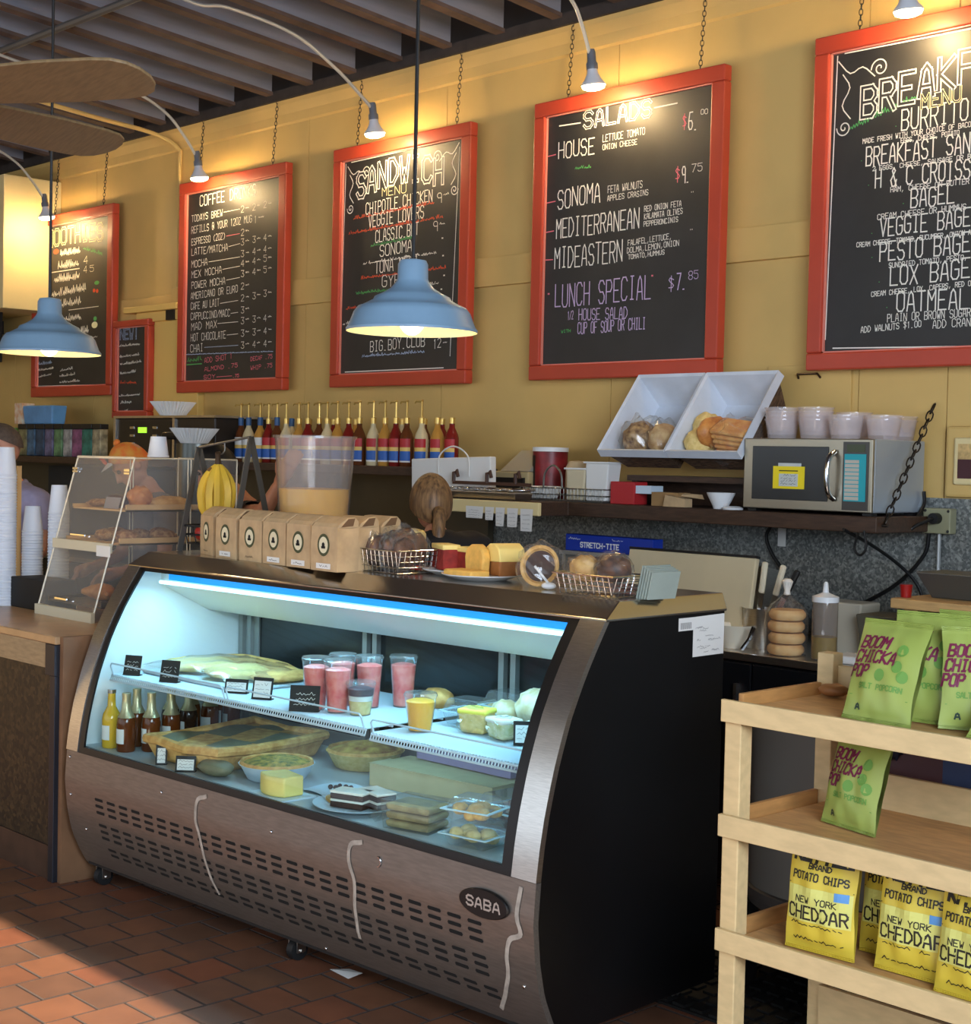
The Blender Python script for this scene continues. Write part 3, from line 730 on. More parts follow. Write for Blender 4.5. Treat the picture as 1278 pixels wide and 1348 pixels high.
# ------------------------------------------------------------------ pendant lamps
m_shade = M('blue_grey_enamel', (124, 154, 178), .4, .0, var=.08, scale=6)
m_inner = M('cream_enamel', (232, 214, 160), .4)
def pendant(x, y, z, label, ztop):
    t = thing('pendant_lamp', label, 'lamp', (x, y, z), group='blue barn pendants')
    k = .2 / .2
    o = MB(); o.lathe([(.2, 0), (.201, .008), (.192, .02), (.178, .058), (.165, .075), (.155, .078), (.12, .096), (.115, .106), (.09, .118), (.066, .133), (.052, .15), (.047, .16), (.046, .205), (.04, .217), (.012, .222), (0, .222)], 40)
    o.build('lamp_shade', m_shade, t, smooth=True)
    i = MB(); i.lathe([(.199, .001), (.19, .018), (.176, .055), (.15, .072), (.113, .095), (.06, .12), (0, .125)], 40); i.build('shade_lining', m_inner, t, smooth=True)
    b = MB(); b.ball((0, 0, .045), (.042, .042, .055), 16, 10); b.build('bulb', M('pendant_bulb_lit', (255, 228, 180), .3, emit=6, ecol=(255, 220, 160)), t, smooth=2)
    MB().tube([(0, 0, .22), (0, 0, ztop - z)], .006, 8).build('cord', m_dark, t)
    lamp('pendant_light', 'POINT', (x, y, z + .0), 2.6, (1.0, .78, .48), shadow_soft_size=.05)
pendant(-3.49, 3.013, 2.03, 'larger blue-grey barn pendant in front of the SANDWICH MENU board', 4.13)
pendant(-5.53, 2.882, 2.027, 'smaller, farther blue-grey barn pendant in front of the SMOOTHIES board', 4.14)

# ------------------------------------------------------------------ ceiling fan, mostly outside the frame
t = thing('ceiling_fan', 'brown bladed ceiling fan reaching in at the upper left', 'fan', (-3.68, 1.457, 2.5))
hb = MB(); hb.lathe([(0, -.09), (.07, -.085), (.11, -.04), (.12, .02), (.10, .09), (.05, .13), (.02, .14), (0, .14)], 28); hb.build('motor_housing', M('bronze', (70, 52, 40), .4, .7), t, smooth=True)
MB().tube([(0, 0, .13), (0, 0, 1.86)], .013, 10).build('downrod', M('bronze', ()), t)
for k in range(5):
    a = R(29.1 + 72 * k)
    b = MB().at((0, 0, 0), rz=a, rx=R(-14))
    pr = [(.17, -.06), (.26, -.08), (.5, -.095), (.64, -.092), (.69, -.084), (.72, -.065), (.738, -.036), (.745, 0), (.738, .036), (.72, .065), (.69, .084), (.64, .092), (.5, .095), (.26, .08), (.17, .06)]
    b.prism(pr, 'z', -.004, .004)
    bl = b.build('fan_blade', M('walnut_blade', (126, 102, 70), .5, var=.14, scale=10, stretch=(2, 12, 2)), t, bevel=.002)
    br = MB().at((0, 0, 0), rz=a); br.box(.09, .24, -.015, .015, .006, .016); br.build('blade_bracket', M('bronze', ()), bl)
# ------------------------------------------------------------------ the refrigerated display case
CASE = Vector((-2.759, 2.852, 0)); CA = R(2.0)
CM = Matrix.Translation(CASE) @ Matrix.Rotation(CA, 4, 'Z')
def cw(x, y, z): return CM @ Vector((x, y, z))
PROF = [(.08, .10), (.13, .07), (.21, .033), (.30, .012), (.41, 0), (.53, .008), (.62, .02), (.70, .036), (.81, .065), (.89, .093), (.96, .12), (1.06, .172), (1.14, .222), (1.215, .272)]
def py(z):
    for (a, ya), (b, yb) in zip(PROF, PROF[1:]):
        if z <= b: return ya + (yb - ya) * max(0, (z - a)) / (b - a)
    return PROF[-1][1]
L_ = -2.385
case = thing('display_case', 'long curved-glass refrigerated display case with lit interior and black end panel', 'display case', CASE, CA)
def strip(x0, x1, z0, z1, off, th, nz=16, mb=None):
    mb = mb or MB(); A = [(py(z0 + (z1 - z0) * i / nz) - off, z0 + (z1 - z0) * i / nz) for i in range(nz + 1)]
    mb.prism(A + [(y + th, z) for y, z in A[::-1]], 'x', x0, x1); return mb
m_liner = M('white_liner', (226, 234, 236), .45)
side_poly = [(py(z), z) for z in [.075 + (1.21 - .075) * i / 24 for i in range(25)]] + [(.832, 1.21), (.832, .075)]
for x0, x1 in ((-.022, 0), (L_, L_ + .022)):
    MB().prism(side_poly, 'x', x0, x1).build('end_panel', m_black, case, bevel=.003)
lin_poly = [(py(z) + .03, z) for z in [.54 + (1.2 - .54) * i / 14 for i in range(15)]] + [(.76, 1.2), (.76, .54)]
for x0, x1 in ((-.05, -.022), (L_ + .022, L_ + .05)): MB().prism(lin_poly, 'x', x0, x1).build('side_liner', m_liner, case)
for x0, x1 in ((-.088, .003), (L_ - .003, L_ + .075)): strip(x0, x1, .526, 1.212, .006, .02).build('edge_strip', m_steel, case, smooth=True)
# stamped front panel with rows of vent slots
m_front = M('front_steel', (132, 125, 118), .38, .75, var=.10, scale=18, stretch=(1, 8, 8))
fp = strip(L_, .002, .085, .524, .004, .02); fp.mi = 1
ROWS = [(.372, 0), (.348, 0), (.324, .004), (.276, .008), (.252, .012), (.228, .012), (.184, .03), (.162, .034)]
for z, dx in ROWS:
    for c in range(25):
        xa = -2.19 + c * .0805 + dx + .01; wd, hh = .056, .0055
        if z < .19 and c > 24: continue
        pts = [(xa + .004, z - hh), (xa + wd - .004, z - hh), (xa + wd, z), (xa + wd - .004, z + hh), (xa + .004, z + hh), (xa, z)]
        fp.f([fp.v((x, py(q) - .0048, q)) for x, q in pts])
fp.build('front_panel', [m_front, M('slot_dark', (8, 8, 8), .9)], case, smooth=True)
m_drip = M('dried_glue_streak', (168, 160, 150), .6, .2, var=.2, scale=30)
for pts in ([(-1.49, .50), (-1.535, .48), (-1.54, .42), (-1.52, .36), (-1.50, .27), (-1.47, .17)], [(-.70, .50), (-.745, .485), (-.75, .44), (-.725, .38), (-.73, .30), (-.735, .20)], [(-.05, .50), (-.058, .43), (-.045, .38), (-.085, .355), (-.10, .31), (-.105, .25), (-.13, .19), (-.17, .13)]):
    c = curve([(p[0], 0, p[1]) for p in pts], 6); b = MB(); b.stroke([(p.x, p.z) for p in c], .014, lambda x, z: (x, py(z) - .0058, z)); b.build('glue_streak', m_drip, case, recalc=False)
b = MB()
for x, z in ((-2.36, .50), (-2.35, .36), (-2.27, .24), (-1.75, .47), (-1.13, .45), (-.05, .23), (-.95, .10)): b.ball((x, py(z) - .006, z), (.006, .003, .006), 8, 5)
b.build('screw_heads', m_chrome, case, smooth=2)
b = MB(); b.tube([(-.62 + .012 * math.cos(a), py(.46) - .006, .458 + .014 * math.sin(a)) for a in [R(-100 + 20 * k) for k in range(11)]], .003, 6); b.build('catch_hook', m_chrome, case)
# oval badge
bd = MB(); bd.at((-.178, py(.434) - .010, .434), rx=R(90))
bd.lathe([(0, -.004), (.094, -.004), (.094, .002), (.09, .004), (0, .004)], 36)
for v in bd.bm.verts: v.co.z = .434 + (v.co.z - .434) * .42
bdo = bd.build('maker_badge', M('badge_black', (14, 14, 16), .4), case)
bt = MB(); write(bt, 'SABA', .135, .026, .0055, lambda x, z: (x, py(.434) - .0147, z), -.243, .421); bt.build('badge_lettering', M('badge_silver', (176, 166, 158), .4, .3), bdo, recalc=False)
# glass with its black gasket
gl = MB(); gl.grid(lambda u, v: (-.088 + (L_ + .163) * u, py(.53 + .68 * v) + .004, .53 + .68 * v), 2, 22)
gl.build('curved_glass', m_glass, case, smooth=2)
gk = MB()
strip(L_ + .075, -.088, .524, .548, .003, .008, 3, gk); strip(L_ + .075, -.088, 1.194, 1.212, .003, .008, 4, gk)
strip(L_ + .075, L_ + .112, .524, 1.212, .003, .008, 18, gk); strip(-.128, -.088, .524, 1.212, .003, .008, 18, gk)
gk.build('glass_gasket', M('gasket_black', (12, 12, 13), .45), case, smooth=True)
# stainless top
tp = MB(); y0, y1 = .262, .835
P0 = [(L_ - .006, y0), (.006, y0), (.006, y1), (L_ - .006, y1)]; P1_ = [(L_ + .012, .342), (-.014, .342), (-.008, y1 - .004), (L_ + .012, y1 - .004)]
a = [tp.v((x, y, 1.206)) for x, y in P0]; b = [tp.v((x, y, 1.213)) for x, y in P0]; c = [tp.v((x, y, 1.26)) for x, y in P1_]
tp.f(a[::-1]); tp.f(c)
for A, B in ((a, b), (b, c)):
    for i in range(4): tp.f([A[i], A[(i + 1) % 4], B[(i + 1) % 4], B[i]])
tp.build('top', M('top_steel', (192, 188, 180), .20, 1), case, bevel=.003)
# interior
MB().box(L_ + .05, -.05, .04, .75, .515, .543).build('deck', M('deck_grey', (176, 186, 190), .4, .2), case)
hd = MB(); hd.prism([(.375, 1.135), (.60, 1.022), (.76, 1.022), (.76, 1.205), (.375, 1.205)], 'x', L_ + .05, -.05); hd.build('evaporator_cover', M('cover_white', (222, 226, 224), .5), case)
bk = MB(); bk.box(L_ + .05, -.05, .758, .775, .54, 1.03); bk.build('rear_doors', M('rear_door_glass', (30, 33, 34), .2), case)
ps = MB()
for x in (-2.3, -1.54, -.84, -.10):
    for xx in (x, x + .055): ps.box(xx - .012, xx + .012, .735, .757, .54, 1.022)
ps.box(L_ + .05, -2.2, .75, .757, .54, 1.022); ps.box(L_ + .05, -.05, .74, .757, .54, .60)
ps.build('shelf_uprights', M('upright_grey', (150, 152, 150), .45, .4), case)
MB().tube([(L_ + .08, .352, 1.146), (-.17, .352, 1.146)], .007, 10).build('light_tube', M('led_white', (225, 250, 255), .4, emit=1.7, ecol=(176, 232, 255)), case, smooth=True)
MB().box(L_ + .14, -.17, .350, .372, 1.158, 1.203).build('light_diffuser', M('led_blue', (40, 140, 220), .3, emit=.8, ecol=(10, 120, 225)), case)
MB().box(L_ + .02, -.02, .09, .82, .08, .5).build('compressor_housing', m_dark, case)
lc = cw(-1.19, .33, 1.125)
o = lamp('case_light', 'AREA', lc, 6.2, (.34, .74, 1.0), target=cw(-1.19, .40, .5), shape='RECTANGLE', size=2.1, size_y=.05)
o.rotation_euler = (R(-12), 0, CA)
# two white wire shelves
m_wshelf = M('white_wire', (190, 206, 216), .4)
for x0, x1, zz in ((-2.30, -.845, .805), (-.82, -.12, .795)):
    s_ = MB(); n = int((x1 - x0) / .0125)
    for i in range(n + 1):
        x = x0 + (x1 - x0) * i / n; s_.tube([(x, .135, zz - .018), (x, .14, zz), (x, .66, zz)], .0028, 4, cap=False)
    for y in (.14, .25, .36, .47, .58, .66): s_.tube([(x0, y, zz - .005), (x1, y, zz - .005)], .004, 6)
    s_.tube([(x0, .133, zz - .02), (x1, .133, zz - .02)], .004, 6)
    sh = s_.build('wire_shelf', m_wshelf, case)
    r_ = MB(); xa, xb = x0 + .01, x1 - .01
    for a_, b_ in ((xa, (xa + xb) / 2 - .01), ((xa + xb) / 2 + .01, xb)) if x1 - x0 > 1 else ((xa, xb),):
        r_.tube([(a_, .14, zz), (a_, .128, zz + .035), (a_ + .01, .126, zz + .045), (b_ - .01, .126, zz + .045), (b_, .128, zz + .035), (b_, .14, zz)], .0034, 6)
    r_.build('front_rail', m_wshelf, sh)
# castors
def castor(x, y):
    w_ = MB().at((x, y, 0)); w_.tube([(-.014, 0, .034), (.014, 0, .034)], .034, 18); cs = w_.build('castor', M('black_rubber', (22, 22, 23), .6), case, smooth=True)
    f_ = MB().at((x, y, 0)); f_.box(-.024, -.019, -.018, .018, .028, .085); f_.box(.019, .024, -.018, .018, .028, .085); f_.box(-.03, .03, -.03, .03, .08, .09); f_.tube([(-.03, 0, .034), (.03, 0, .034)], .006, 8)
    f_.build('fork', m_steel, cs)
for x, y in ((-2.325, .13), (-1.165, .14), (-.1, .14), (-2.3, .74), (-1.165, .74), (-.1, .74)): castor(x, y)
# paper label on the end panel
sk = MB(); sk.quad((.0012, .60, 1.158), (.0012, .672, 1.158), (.0012, .672, 1.196), (.0012, .60, 1.196)); sk.quad((.0012, .672, 1.077), (.0012, .828, 1.077), (.0012, .828, 1.199), (.0012, .672, 1.196))
sk.mi = 1
for i in range(9): sk.quad((.0018, .61 + i * .006, 1.163), (.0018, .613 + i * .006, 1.163), (.0018, .613 + i * .006, 1.182), (.0018, .61 + i * .006, 1.182))
FS = lambda y, z: (.0018, y, z)
for i in range(16): scribble(sk, random.uniform(.015, .04), .006, .0012, FS, random.uniform(.68, .78), random.uniform(1.085, 1.185))
sk.build('paper_label', [m_paper, M('print_grey', (120, 118, 116), .8)], case, recalc=False)

# ------------------------------------------------------------------ things inside the case, lower deck
DZ = .5435
def bottle(name, label, x, y, m_body, m_lab, group, clear=False, dz=DZ):
    p = cw(x, y, dz); t = thing(name, label, 'bottle', p, CA + random.uniform(-.4, .2), group); t.scale = (1.12, 1.12, 1.12)
    b = MB(); b.lathe([(0, 0), (.028, 0), (.031, .005), (.031, .095), (.028, .112), (.014, .138), (.0125, .178), (.0135, .182), (.0135, .19), (0, .19)], 20); b.build('glass_body', m_body, t, smooth=True)
    l = MB(); l.grid(lambda u, v: (.0315 * math.cos(-2.9 + u * 2.2), .0315 * math.sin(-2.9 + u * 2.2), .028 + .048 * v), 10, 1); l.build('paper_label', m_lab, t, smooth=2)
    if not clear:
        n = MB(); n.lathe([(.0285, .1125), (.0155, .138), (.0135, .178), (.0145, .182), (.0145, .192), (0, .193)], 18); n.build('foil_neck', M('silver_gold_foil', (186, 176, 140), .35, .7, bump=.2, scale=60), t, smooth=True)
    else:
        n = MB(); n.lathe([(.0142, .181), (.0142, .193), (0, .193)], 16); n.build('bottle_cap', m_chrome, t)
    return t
m_amber = M('amber_glass', (92, 42, 14), .12); m_blab = M('label_white', (208, 212, 210), .6); m_dk = M('dark_cola_glass', (34, 22, 20), .12)
m_beer = M('pale_yellow_beer', (206, 166, 50), .12)
bottle('beer_bottle', 'clear bottle of yellow beer, leftmost on the lower deck of the display case', -2.235, .10, m_beer, m_blab, 'bottles in the display case', True)
BT = [(-2.135, .10, 0, 'amber bottle with foil neck beside the clear yellow one'), (-2.085, .175, 0, 'second foil-necked bottle counted from the clear yellow one'), (-2.09, .265, 0, 'third foil-necked bottle counted from the clear yellow one'), (-2.13, .37, 1, 'fourth foil-necked bottle from the clear yellow one, darkest of the row'),
      (-2.16, .49, 0, 'fifth foil-necked bottle from the clear yellow one'), (-2.17, .60, 0, 'rightmost foil-necked amber bottle, last of the front row'), (-2.205, .19, 0, 'foil-necked bottle in the back row, showing behind the front row at its left end'), (-2.19, .33, 1, 'dark bottle in the back row behind the third foil-necked one'), (-2.24, .46, 0, 'amber bottle in the back row behind the fourth foil-necked one'), (-2.26, .62, 0, 'farthest amber bottle in the back row under the shelf')]
for x, y, d_, l in BT: bottle('beer_bottle', l, x, y, m_dk if d_ else m_amber, m_blab, 'bottles in the display case')

def case_tag(x, y, z, w, h, label, white=False, tilt=-14, rz=0):
    rz = rz + .75
    t = thing('price_tag', label, 'price tag', cw(x, y, z), CA + rz, 'price tags in the case')
    b = MB().at((0, 0, 0), rx=R(tilt)); b.box(-w / 2, w / 2, -.002, .002, 0, h); b.build('card', m_dark, t)
    k = MB().at((0, 0, 0), rx=R(tilt)); F = lambda a, c: (a, -.0028, c)
    if white:
        k.box(-w / 2 + .006, w / 2 - .006, -.0026, -.002, .006, h - .012); k.mi = 1
    for i in range(3): scribble(k, w * .7, h * .13, .0012, F, -w * .35, h * (.62 - .2 * i))
    k.build('card_writing', [m_paper if white else chalk['w'], M('print_grey', ())], t, recalc=False)
    MB().box(-w / 2, w / 2, -.004, .022, 0, .003).build('stand', m_dark, t)
    return t

def blob(mb, c, r, amp=.06, n=18, m_=11, seed=0, zf=None):
    rnd = random.Random(seed); ks = [(rnd.uniform(2, 5), rnd.uniform(2, 5), rnd.uniform(2, 5), rnd.uniform(0, 6)) for _ in range(4)]
    mb.ball(c, r, n, m_, lambda d: 1 + amp * sum(math.sin(k[0] * d.x * 2 + k[1] * d.y * 2 + k[2] * d.z * 2 + k[3]) for k in ks) / 2)
m_crust = M('baked_crust', (186, 138, 74), .6, scale=30, rgb2=(220, 178, 108), bump=.25)
m_crumb = M('cake_crumb', (214, 186, 112), .75, scale=60, rgb2=(232, 206, 140), bump=.2)
m_choc = M('chocolate', (60, 34, 24), .5, var=.3, scale=30, bump=.2)
m_icing = M('white_icing', (228, 222, 208), .5, var=.05, scale=20)
m_pale = M('pale_dish', (196, 214, 226), .35)
m_green = M('herb_topping', (196, 164, 70), .6, scale=55, rgb2=(94, 104, 44), bump=.35)
m_greywrap = M('greyish_crust', (116, 114, 90), .5, var=.1, scale=30, bump=.2)

# large rectangular pie under film
t = thing('rectangular_pie', 'large rectangular pie with a raised crust wrapped in film, in front of the bottles', 'pie', cw(-1.775, .335, DZ), CA + R(3))
b = MB(); b.taper(-.205, .205, -.26, .26, 0, .075, .03, .03); b.build('pie_crust', m_crust, t, bevel=.015, smooth=True)
b = MB(); b.grid(lambda u, v: (-.19 + .38 * u, -.24 + .48 * v, .075 + .012 * math.sin(9 * u + 5 * v) * math.sin(7 * v)), 16, 16); b.build('filling', m_greywrap, t, smooth=2)
b = MB()
b.tube([(.20 * sx * 1.0 + .0 * k, sy, .076 + .006 * math.sin(k * 1.7)) for k, (sx, sy) in enumerate([(-1, -.25), (-.6, -.26), (-.2, -.255), (.2, -.26), (.6, -.255), (1, -.25), (1.01, -.1), (1, .1), (1, .25), (.5, .255), (0, .25), (-.5, .255), (-1, .25), (-1, .1), (-1.01, -.1)])], .018, 8, closed=True); b.build('rim', m_crust, t, smooth=True)
b = MB(); blob(b, cw(-1.575, .10, DZ + .028), (.085, .045, .028), seed=3); tag(b.build('stuffed_bread_roll', m_greywrap, smooth=2), 'small grey-green wrapped roll in front of the rectangular pie', 'bread')
case_tag(-1.845, .06, DZ, .04, .07, 'narrow black price tag standing at the left corner of the rectangular pie', True, rz=.1)
case_tag(-1.69, .055, DZ, .07, .055, 'black framed white price tag on the deck in front of the rectangular pie', True)
def round_pie(name, label, x, y, r, h, m_dish, m_top, cat='pie', seed=1, dome=.02):
    t = thing(name, label, cat, cw(x, y, DZ), CA)
    b = MB(); b.lathe([(0, 0), (r * .74, 0), (r * .80, .004), (r, h), (r * 1.04, h + .004), (r * .97, h + .003), (r * .76, .012), (0, .012)], 36, wob=lambda j, z: 1 + (.012 if j % 2 else 0)); b.build('dish', m_dish, t, smooth=True)
    c = MB(); c.lathe([(r * 1.01, h + .003), (r * .99, h + .014), (r * .93, h + .012), (r * .90, h)], 36, wob=lambda j, z: 1 + .014 * math.sin(j * 1.9)); c.build('crust', m_crust, t, smooth=True)
    rnd = random.Random(seed)
    f = MB(); f.lathe([(r * .93, h + .004)] + [(r * .93 * (1 - k / 7), h + .006 + dome * math.sin(k / 7 * PI / 2) + rnd.uniform(-.003, .003)) for k in range(1, 8)], 30, wob=lambda j, z: 1 + .01 * math.sin(j * 3.1)); f.build('topping', m_top, t, smooth=2)
    return t
round_pie('cheese_topped_quiche', 'round quiche with shredded cheese topping in a pale fluted dish', -1.41, .235, .125, .05, m_pale, m_green)
round_pie('fruit_pie', 'round browned pie at the back beside the cardboard box', -1.37, .60, .135, .055, m_crumb, M('browned_filling', (150, 92, 40), .5, scale=24, rgb2=(206, 170, 84), bump=.3), seed=4, dome=.03)
t = thing('cheesecake', 'thick pale yellow cake slice at the front of the deck', 'cake', cw(-1.20, .10, DZ), CA + R(-4))
b = MB(); n = 10; b.prism([(-.07, -.04)] + [(-.07 + .14 * i / n, -.045 - .022 * math.sin(PI * i / n)) for i in range(n + 1)] + [(.07, .03), (-.05, .045)], 'z', .006, .07); b.build('sponge', M('yellow_cake', (226, 206, 120), .6, var=.05, scale=20), t, bevel=.008, smooth=True)
b = MB(); b.box(-.09, .10, -.075, .06, 0, .005); b.build('card_base', m_pale, t)
t = thing('paper_sheet', 'white paper sheet with a few crumbs behind the pale yellow cake', 'paper', cw(-1.10, .27, DZ), CA)
MB().grid(lambda u, v: (-.11 + .22 * u, -.09 + .18 * v, .003 + .005 * math.sin(6 * u + 3 * v) ** 2), 8, 8).build('sheet', m_pale, t, smooth=2)
b = MB()
for k in range(7): b.ball((random.uniform(-.05, .03), random.uniform(-.03, .03), .012), random.uniform(.005, .011), 8, 5)
b.build('crumbs', m_choc, t)
t = thing('cake_plate', 'oval white plate holding a dark and white layered cake at the front of the deck', 'cake', cw(-.90, .165, DZ), CA)
b = MB(); b.lathe([(0, 0), (.09, 0), (.145, .016), (.147, .019), (.09, .006), (0, .006)], 36); b.build('plate', m_pale, t, smooth=True)
for i, (dx, dy, rz) in enumerate(((.0, -.03, .3), (.05, .03, -.2))):
    b = MB().at((dx, dy, 0), rz=rz); b.box(-.06, .06, -.035, .035, .008, .026); b.mi = 1; b.box(-.06, .06, -.035, .035, .026, .034); b.mi = 0; b.box(-.06, .06, -.035, .035, .034, .052); b.mi = 1; b.box(-.061, .061, -.036, .036, .052, .060)
    b.build('cake_slice', [m_choc, m_icing], t, bevel=.003)
b = MB(); b.lathe([(0, .006), (.05, .008), (.052, .02), (.03, .028), (0, .03)], 18, c=(-.085, .0, 0)); b.build('tan_biscuit', m_crust, t, smooth=True)
t = thing('wrapped_sandwich', 'cling-wrapped block of food between the layered cake and the clear clamshells', 'food', cw(-.595, .13, DZ), CA + R(12))
b = MB()
for q in range(3): b.taper(-.08, .08, -.06, .06, .003 + q * .025, .025 + q * .025, .004, .004)
b.build('filling', M('pale_bread', (176, 160, 112), .6, scale=18, rgb2=(136, 120, 84)), t, bevel=.009)
b = MB(); b.taper(-.088, .088, -.068, .068, 0, .086, .006, .006); b.build('film', m_film, t)
b = MB(); b.grid(lambda u, v: (-.09 - .06 * u, -.05 + .1 * v, .02 + .03 * v + .012 * math.sin(u * 9 + v * 14)), 6, 8); b.build('film_tail', m_film, t)
def clamshell(label, x, y, z, w, d, h, food, rz=0, seed=0, group='clear clamshells in the case'):
    t = thing('clamshell_box', label, 'food box', cw(x, y, z), CA + rz, group)
    b = MB(); b.taper(-w / 2, w / 2, -d / 2, d / 2, 0, h * .5, .012, .012); b.build('tray', m_cup, t, bevel=.008)
    b = MB(); b.X = Matrix.Translation((0, 0, h)) @ Matrix.Diagonal((1, 1, -1, 1)); b.taper(-w / 2, w / 2, -d / 2, d / 2, 0, h * .46, .014, .014); b.build('lid', m_cup, t, bevel=.008)
    b = MB()
    q = (w + .02) / 2, (d + .02) / 2
    for a in ((-q[0], q[0], -q[1], -d / 2), (-q[0], q[0], d / 2, q[1]), (-q[0], -w / 2, -d / 2, d / 2), (w / 2, q[0], -d / 2, d / 2)): b.box(a[0], a[1], a[2], a[3], h * .5, h * .5 + .003)
    b.build('rim', M('clear_rim', (190, 216, 226), .25), t)
    b = MB(); rnd = random.Random(seed)
    for k in range(10): b.ball((rnd.uniform(-.32, .32) * w, rnd.uniform(-.32, .32) * d, h * .28 + rnd.uniform(0, .02)), (rnd.uniform(.018, .03), rnd.uniform(.018, .03), .018), 9, 6)
    b.build('food', food, t, smooth=2)
    return t
clamshell('lower clear clamshell of pale food at the right front of the deck', -.335, .115, DZ, .15, .12, .07, m_crumb, R(8), 3)
clamshell('upper clear clamshell of nut biscuits, stacked on another at the right front', -.34, .118, DZ + .071, .14, .115, .07, m_crust, R(14), 5)
clamshell('clear clamshell of dark buns against the right end of the deck', -.18, .30, DZ, .17, .16, .09, m_choc, R(4), 8)
clamshell('clear clamshell of brown rolls at the back right of the deck', -.42, .38, DZ, .2, .16, .095, M('brown_roll', (124, 74, 40), .5, var=.2, scale=20), R(-3), 11)
t = thing('cardboard_box', 'long pale cardboard cake box behind the layered cake', 'box', cw(-.86, .52, DZ), CA + R(4))
MB().box(-.27, .27, -.10, .10, 0, .075).build('carton', M('cream_card', (196, 182, 140), .7, var=.06), t, bevel=.003); MB().box(-.272, .272, -.102, .0, .0755, .078).build('lid_flap', M('cream_card', ()), t)
tag(MB().box(-.22, .22, -.07, .07, 0, .03).build('purple_box', M('lilac_card', (150, 134, 168), .6), loc=cw(-.85, .64, DZ + .08), rz=CA), 'flat lilac box lying on the pale cardboard cake box', 'box')

# ------------------------------------------------------------------ things inside the case, shelves
SZ = .809
t = thing('flatbread_tray', 'wide film-covered flatbread pastries on the left shelf behind the price tags', 'pastry', cw(-1.94, .43, SZ), CA)
b = MB(); b.box(-.31, .31, -.19, .19, 0, .012); b.build('tray', m_pale, t, bevel=.004)
for i, (x, y, w, d, h, mm) in enumerate(((-.17, -.02, .15, .15, .045, m_crumb), (.09, -.04, .12, .12, .05, m_crumb), (.24, .05, .09, .13, .04, m_crust), (.0, .12, .26, .06, .055, m_crust), (-.24, .10, .08, .08, .035, m_green))):
    b = MB(); blob(b, (x, y, .012 + h * .5), (w, d, h * .55), .07, seed=20 + i); b.build('pastry', mm, t, smooth=2)
b = MB(); b.grid(lambda u, v: (-.31 + .62 * u, -.19 + .38 * v, .030 + .045 * math.sin(PI * u) ** .5 * math.sin(PI * v) ** .5 + .006 * math.sin(19 * u) * math.sin(17 * v)), 20, 16); b.build('film', m_film, t, smooth=2)
case_tag(-2.215, .17, SZ, .07, .075, 'black price tag at the far left of the shelf', rz=-.3)
case_tag(-1.985, .18, SZ, .075, .08, 'black price tag on the shelf, second from the left', rz=-.3)
case_tag(-1.63, .22, SZ, .085, .05, 'tilted white price card on the shelf near the wire rail joint', True, rz=-.2)
case_tag(-1.47, .21, SZ, .075, .075, 'dark framed white price card on the shelf left of the watermelon cups', True, rz=-.3)
case_tag(-1.19, .17, SZ, .10, .085, 'wide black price tag right in front of the watermelon cups', rz=-.1)
case_tag(-.36, .345, SZ - .008, .075, .07, 'black framed price card at the right end of the case by the pink cakes', True)
m_melon = M('watermelon_pieces', (224, 74, 70), .4, scale=26, rgb2=(240, 138, 124), bump=.3)
def cup(name, label, x, y, z, r, h, fills, group, dome=False, cat='cup'):
    t = thing(name, label, cat, cw(x, y, z), CA, group)
    b = MB(); b.lathe([(0, 0), (r * .72, 0), (r, h), (r * 1.06, h + .003), (r * 1.06, h + .009), (r * .98, h + .010)], 24); b.build('cup_wall', m_cup, t, smooth=True)
    b = MB(); b.lathe([(r * 1.02, h + .009), (r * 1.0, h + .014), (0, h + .015)], 24); b.build('lid', m_cup, t, smooth=True)
    for z0, z1, mm, nm in fills:
        ra = r * (.72 + .28 * z0 / h) * .95; rb = r * (.72 + .28 * z1 / h) * .95
        b = MB(); b.lathe([(0, z0), (ra, z0), (rb, z1), (rb * .6, z1 + .006), (0, z1 + .004)], 20, wob=lambda j, zz: 1 + .02 * math.sin(j * 2.3)); b.build(nm, mm, t, smooth=True)
    return t
WC = [(-1.21, .235, 'front left of the group, partly behind the wide black tag'), (-1.115, .25, 'front middle, tallest looking, beside the parfait'), (-1.22, .36, 'at the back left of the group'), (-1.13, .40, 'in the middle of the back row'), (-1.07, .50, 'at the back right of the group')]
for x, y, l in WC: cup('fruit_cup', 'watermelon cup, red pieces, ' + l, x, y, SZ, .046, .16, [(.004, .14, m_melon, 'watermelon')], 'watermelon cups')
cup('parfait_cup', 'short clear cup of yellow fruit topped with dark berries', -1.035, .28, SZ, .047, .095, [(.003, .045, m_crumb, 'yellow_fruit'), (.046, .062, m_icing, 'yoghurt'), (.063, .085, M('dark_berries', (62, 24, 40), .4, var=.3, scale=40), 'berries')], None)
cup('juice_cup', 'clear plastic cup of orange juice standing alone on the right shelf', -.735, .265, SZ - .008, .05, .105, [(.003, .092, M('orange_juice', (250, 176, 12), .3), 'juice')], None)
def wrapped(name, label, x, y, z, r, mm, rz=0, seed=0, top=None, cat='cake'):
    t = thing(name, label, cat, cw(x, y, z), CA + rz, 'wrapped cakes on the right shelf')
    b = MB(); b.taper(-r[0], r[0], -r[1], r[1], 0, r[2] * 2, .006, .006); b.build('cake', mm, t, bevel=.012, smooth=True)
    if top:
        b = MB(); b.box(-r[0] - .001, r[0] + .001, -r[1] - .001, r[1] + .001, r[2] * 2 - .012, r[2] * 2 + .004); b.build('icing', top, t, bevel=.006, smooth=True)
    b = MB(); blob(b, (0, 0, r[2] * 1.12), (r[0] * 1.35, r[1] * 1.35, r[2] * 1.15), .10, seed=seed); b.build('film', m_film, t)
m_lem = M('lemon_icing', (232, 222, 92), .45)
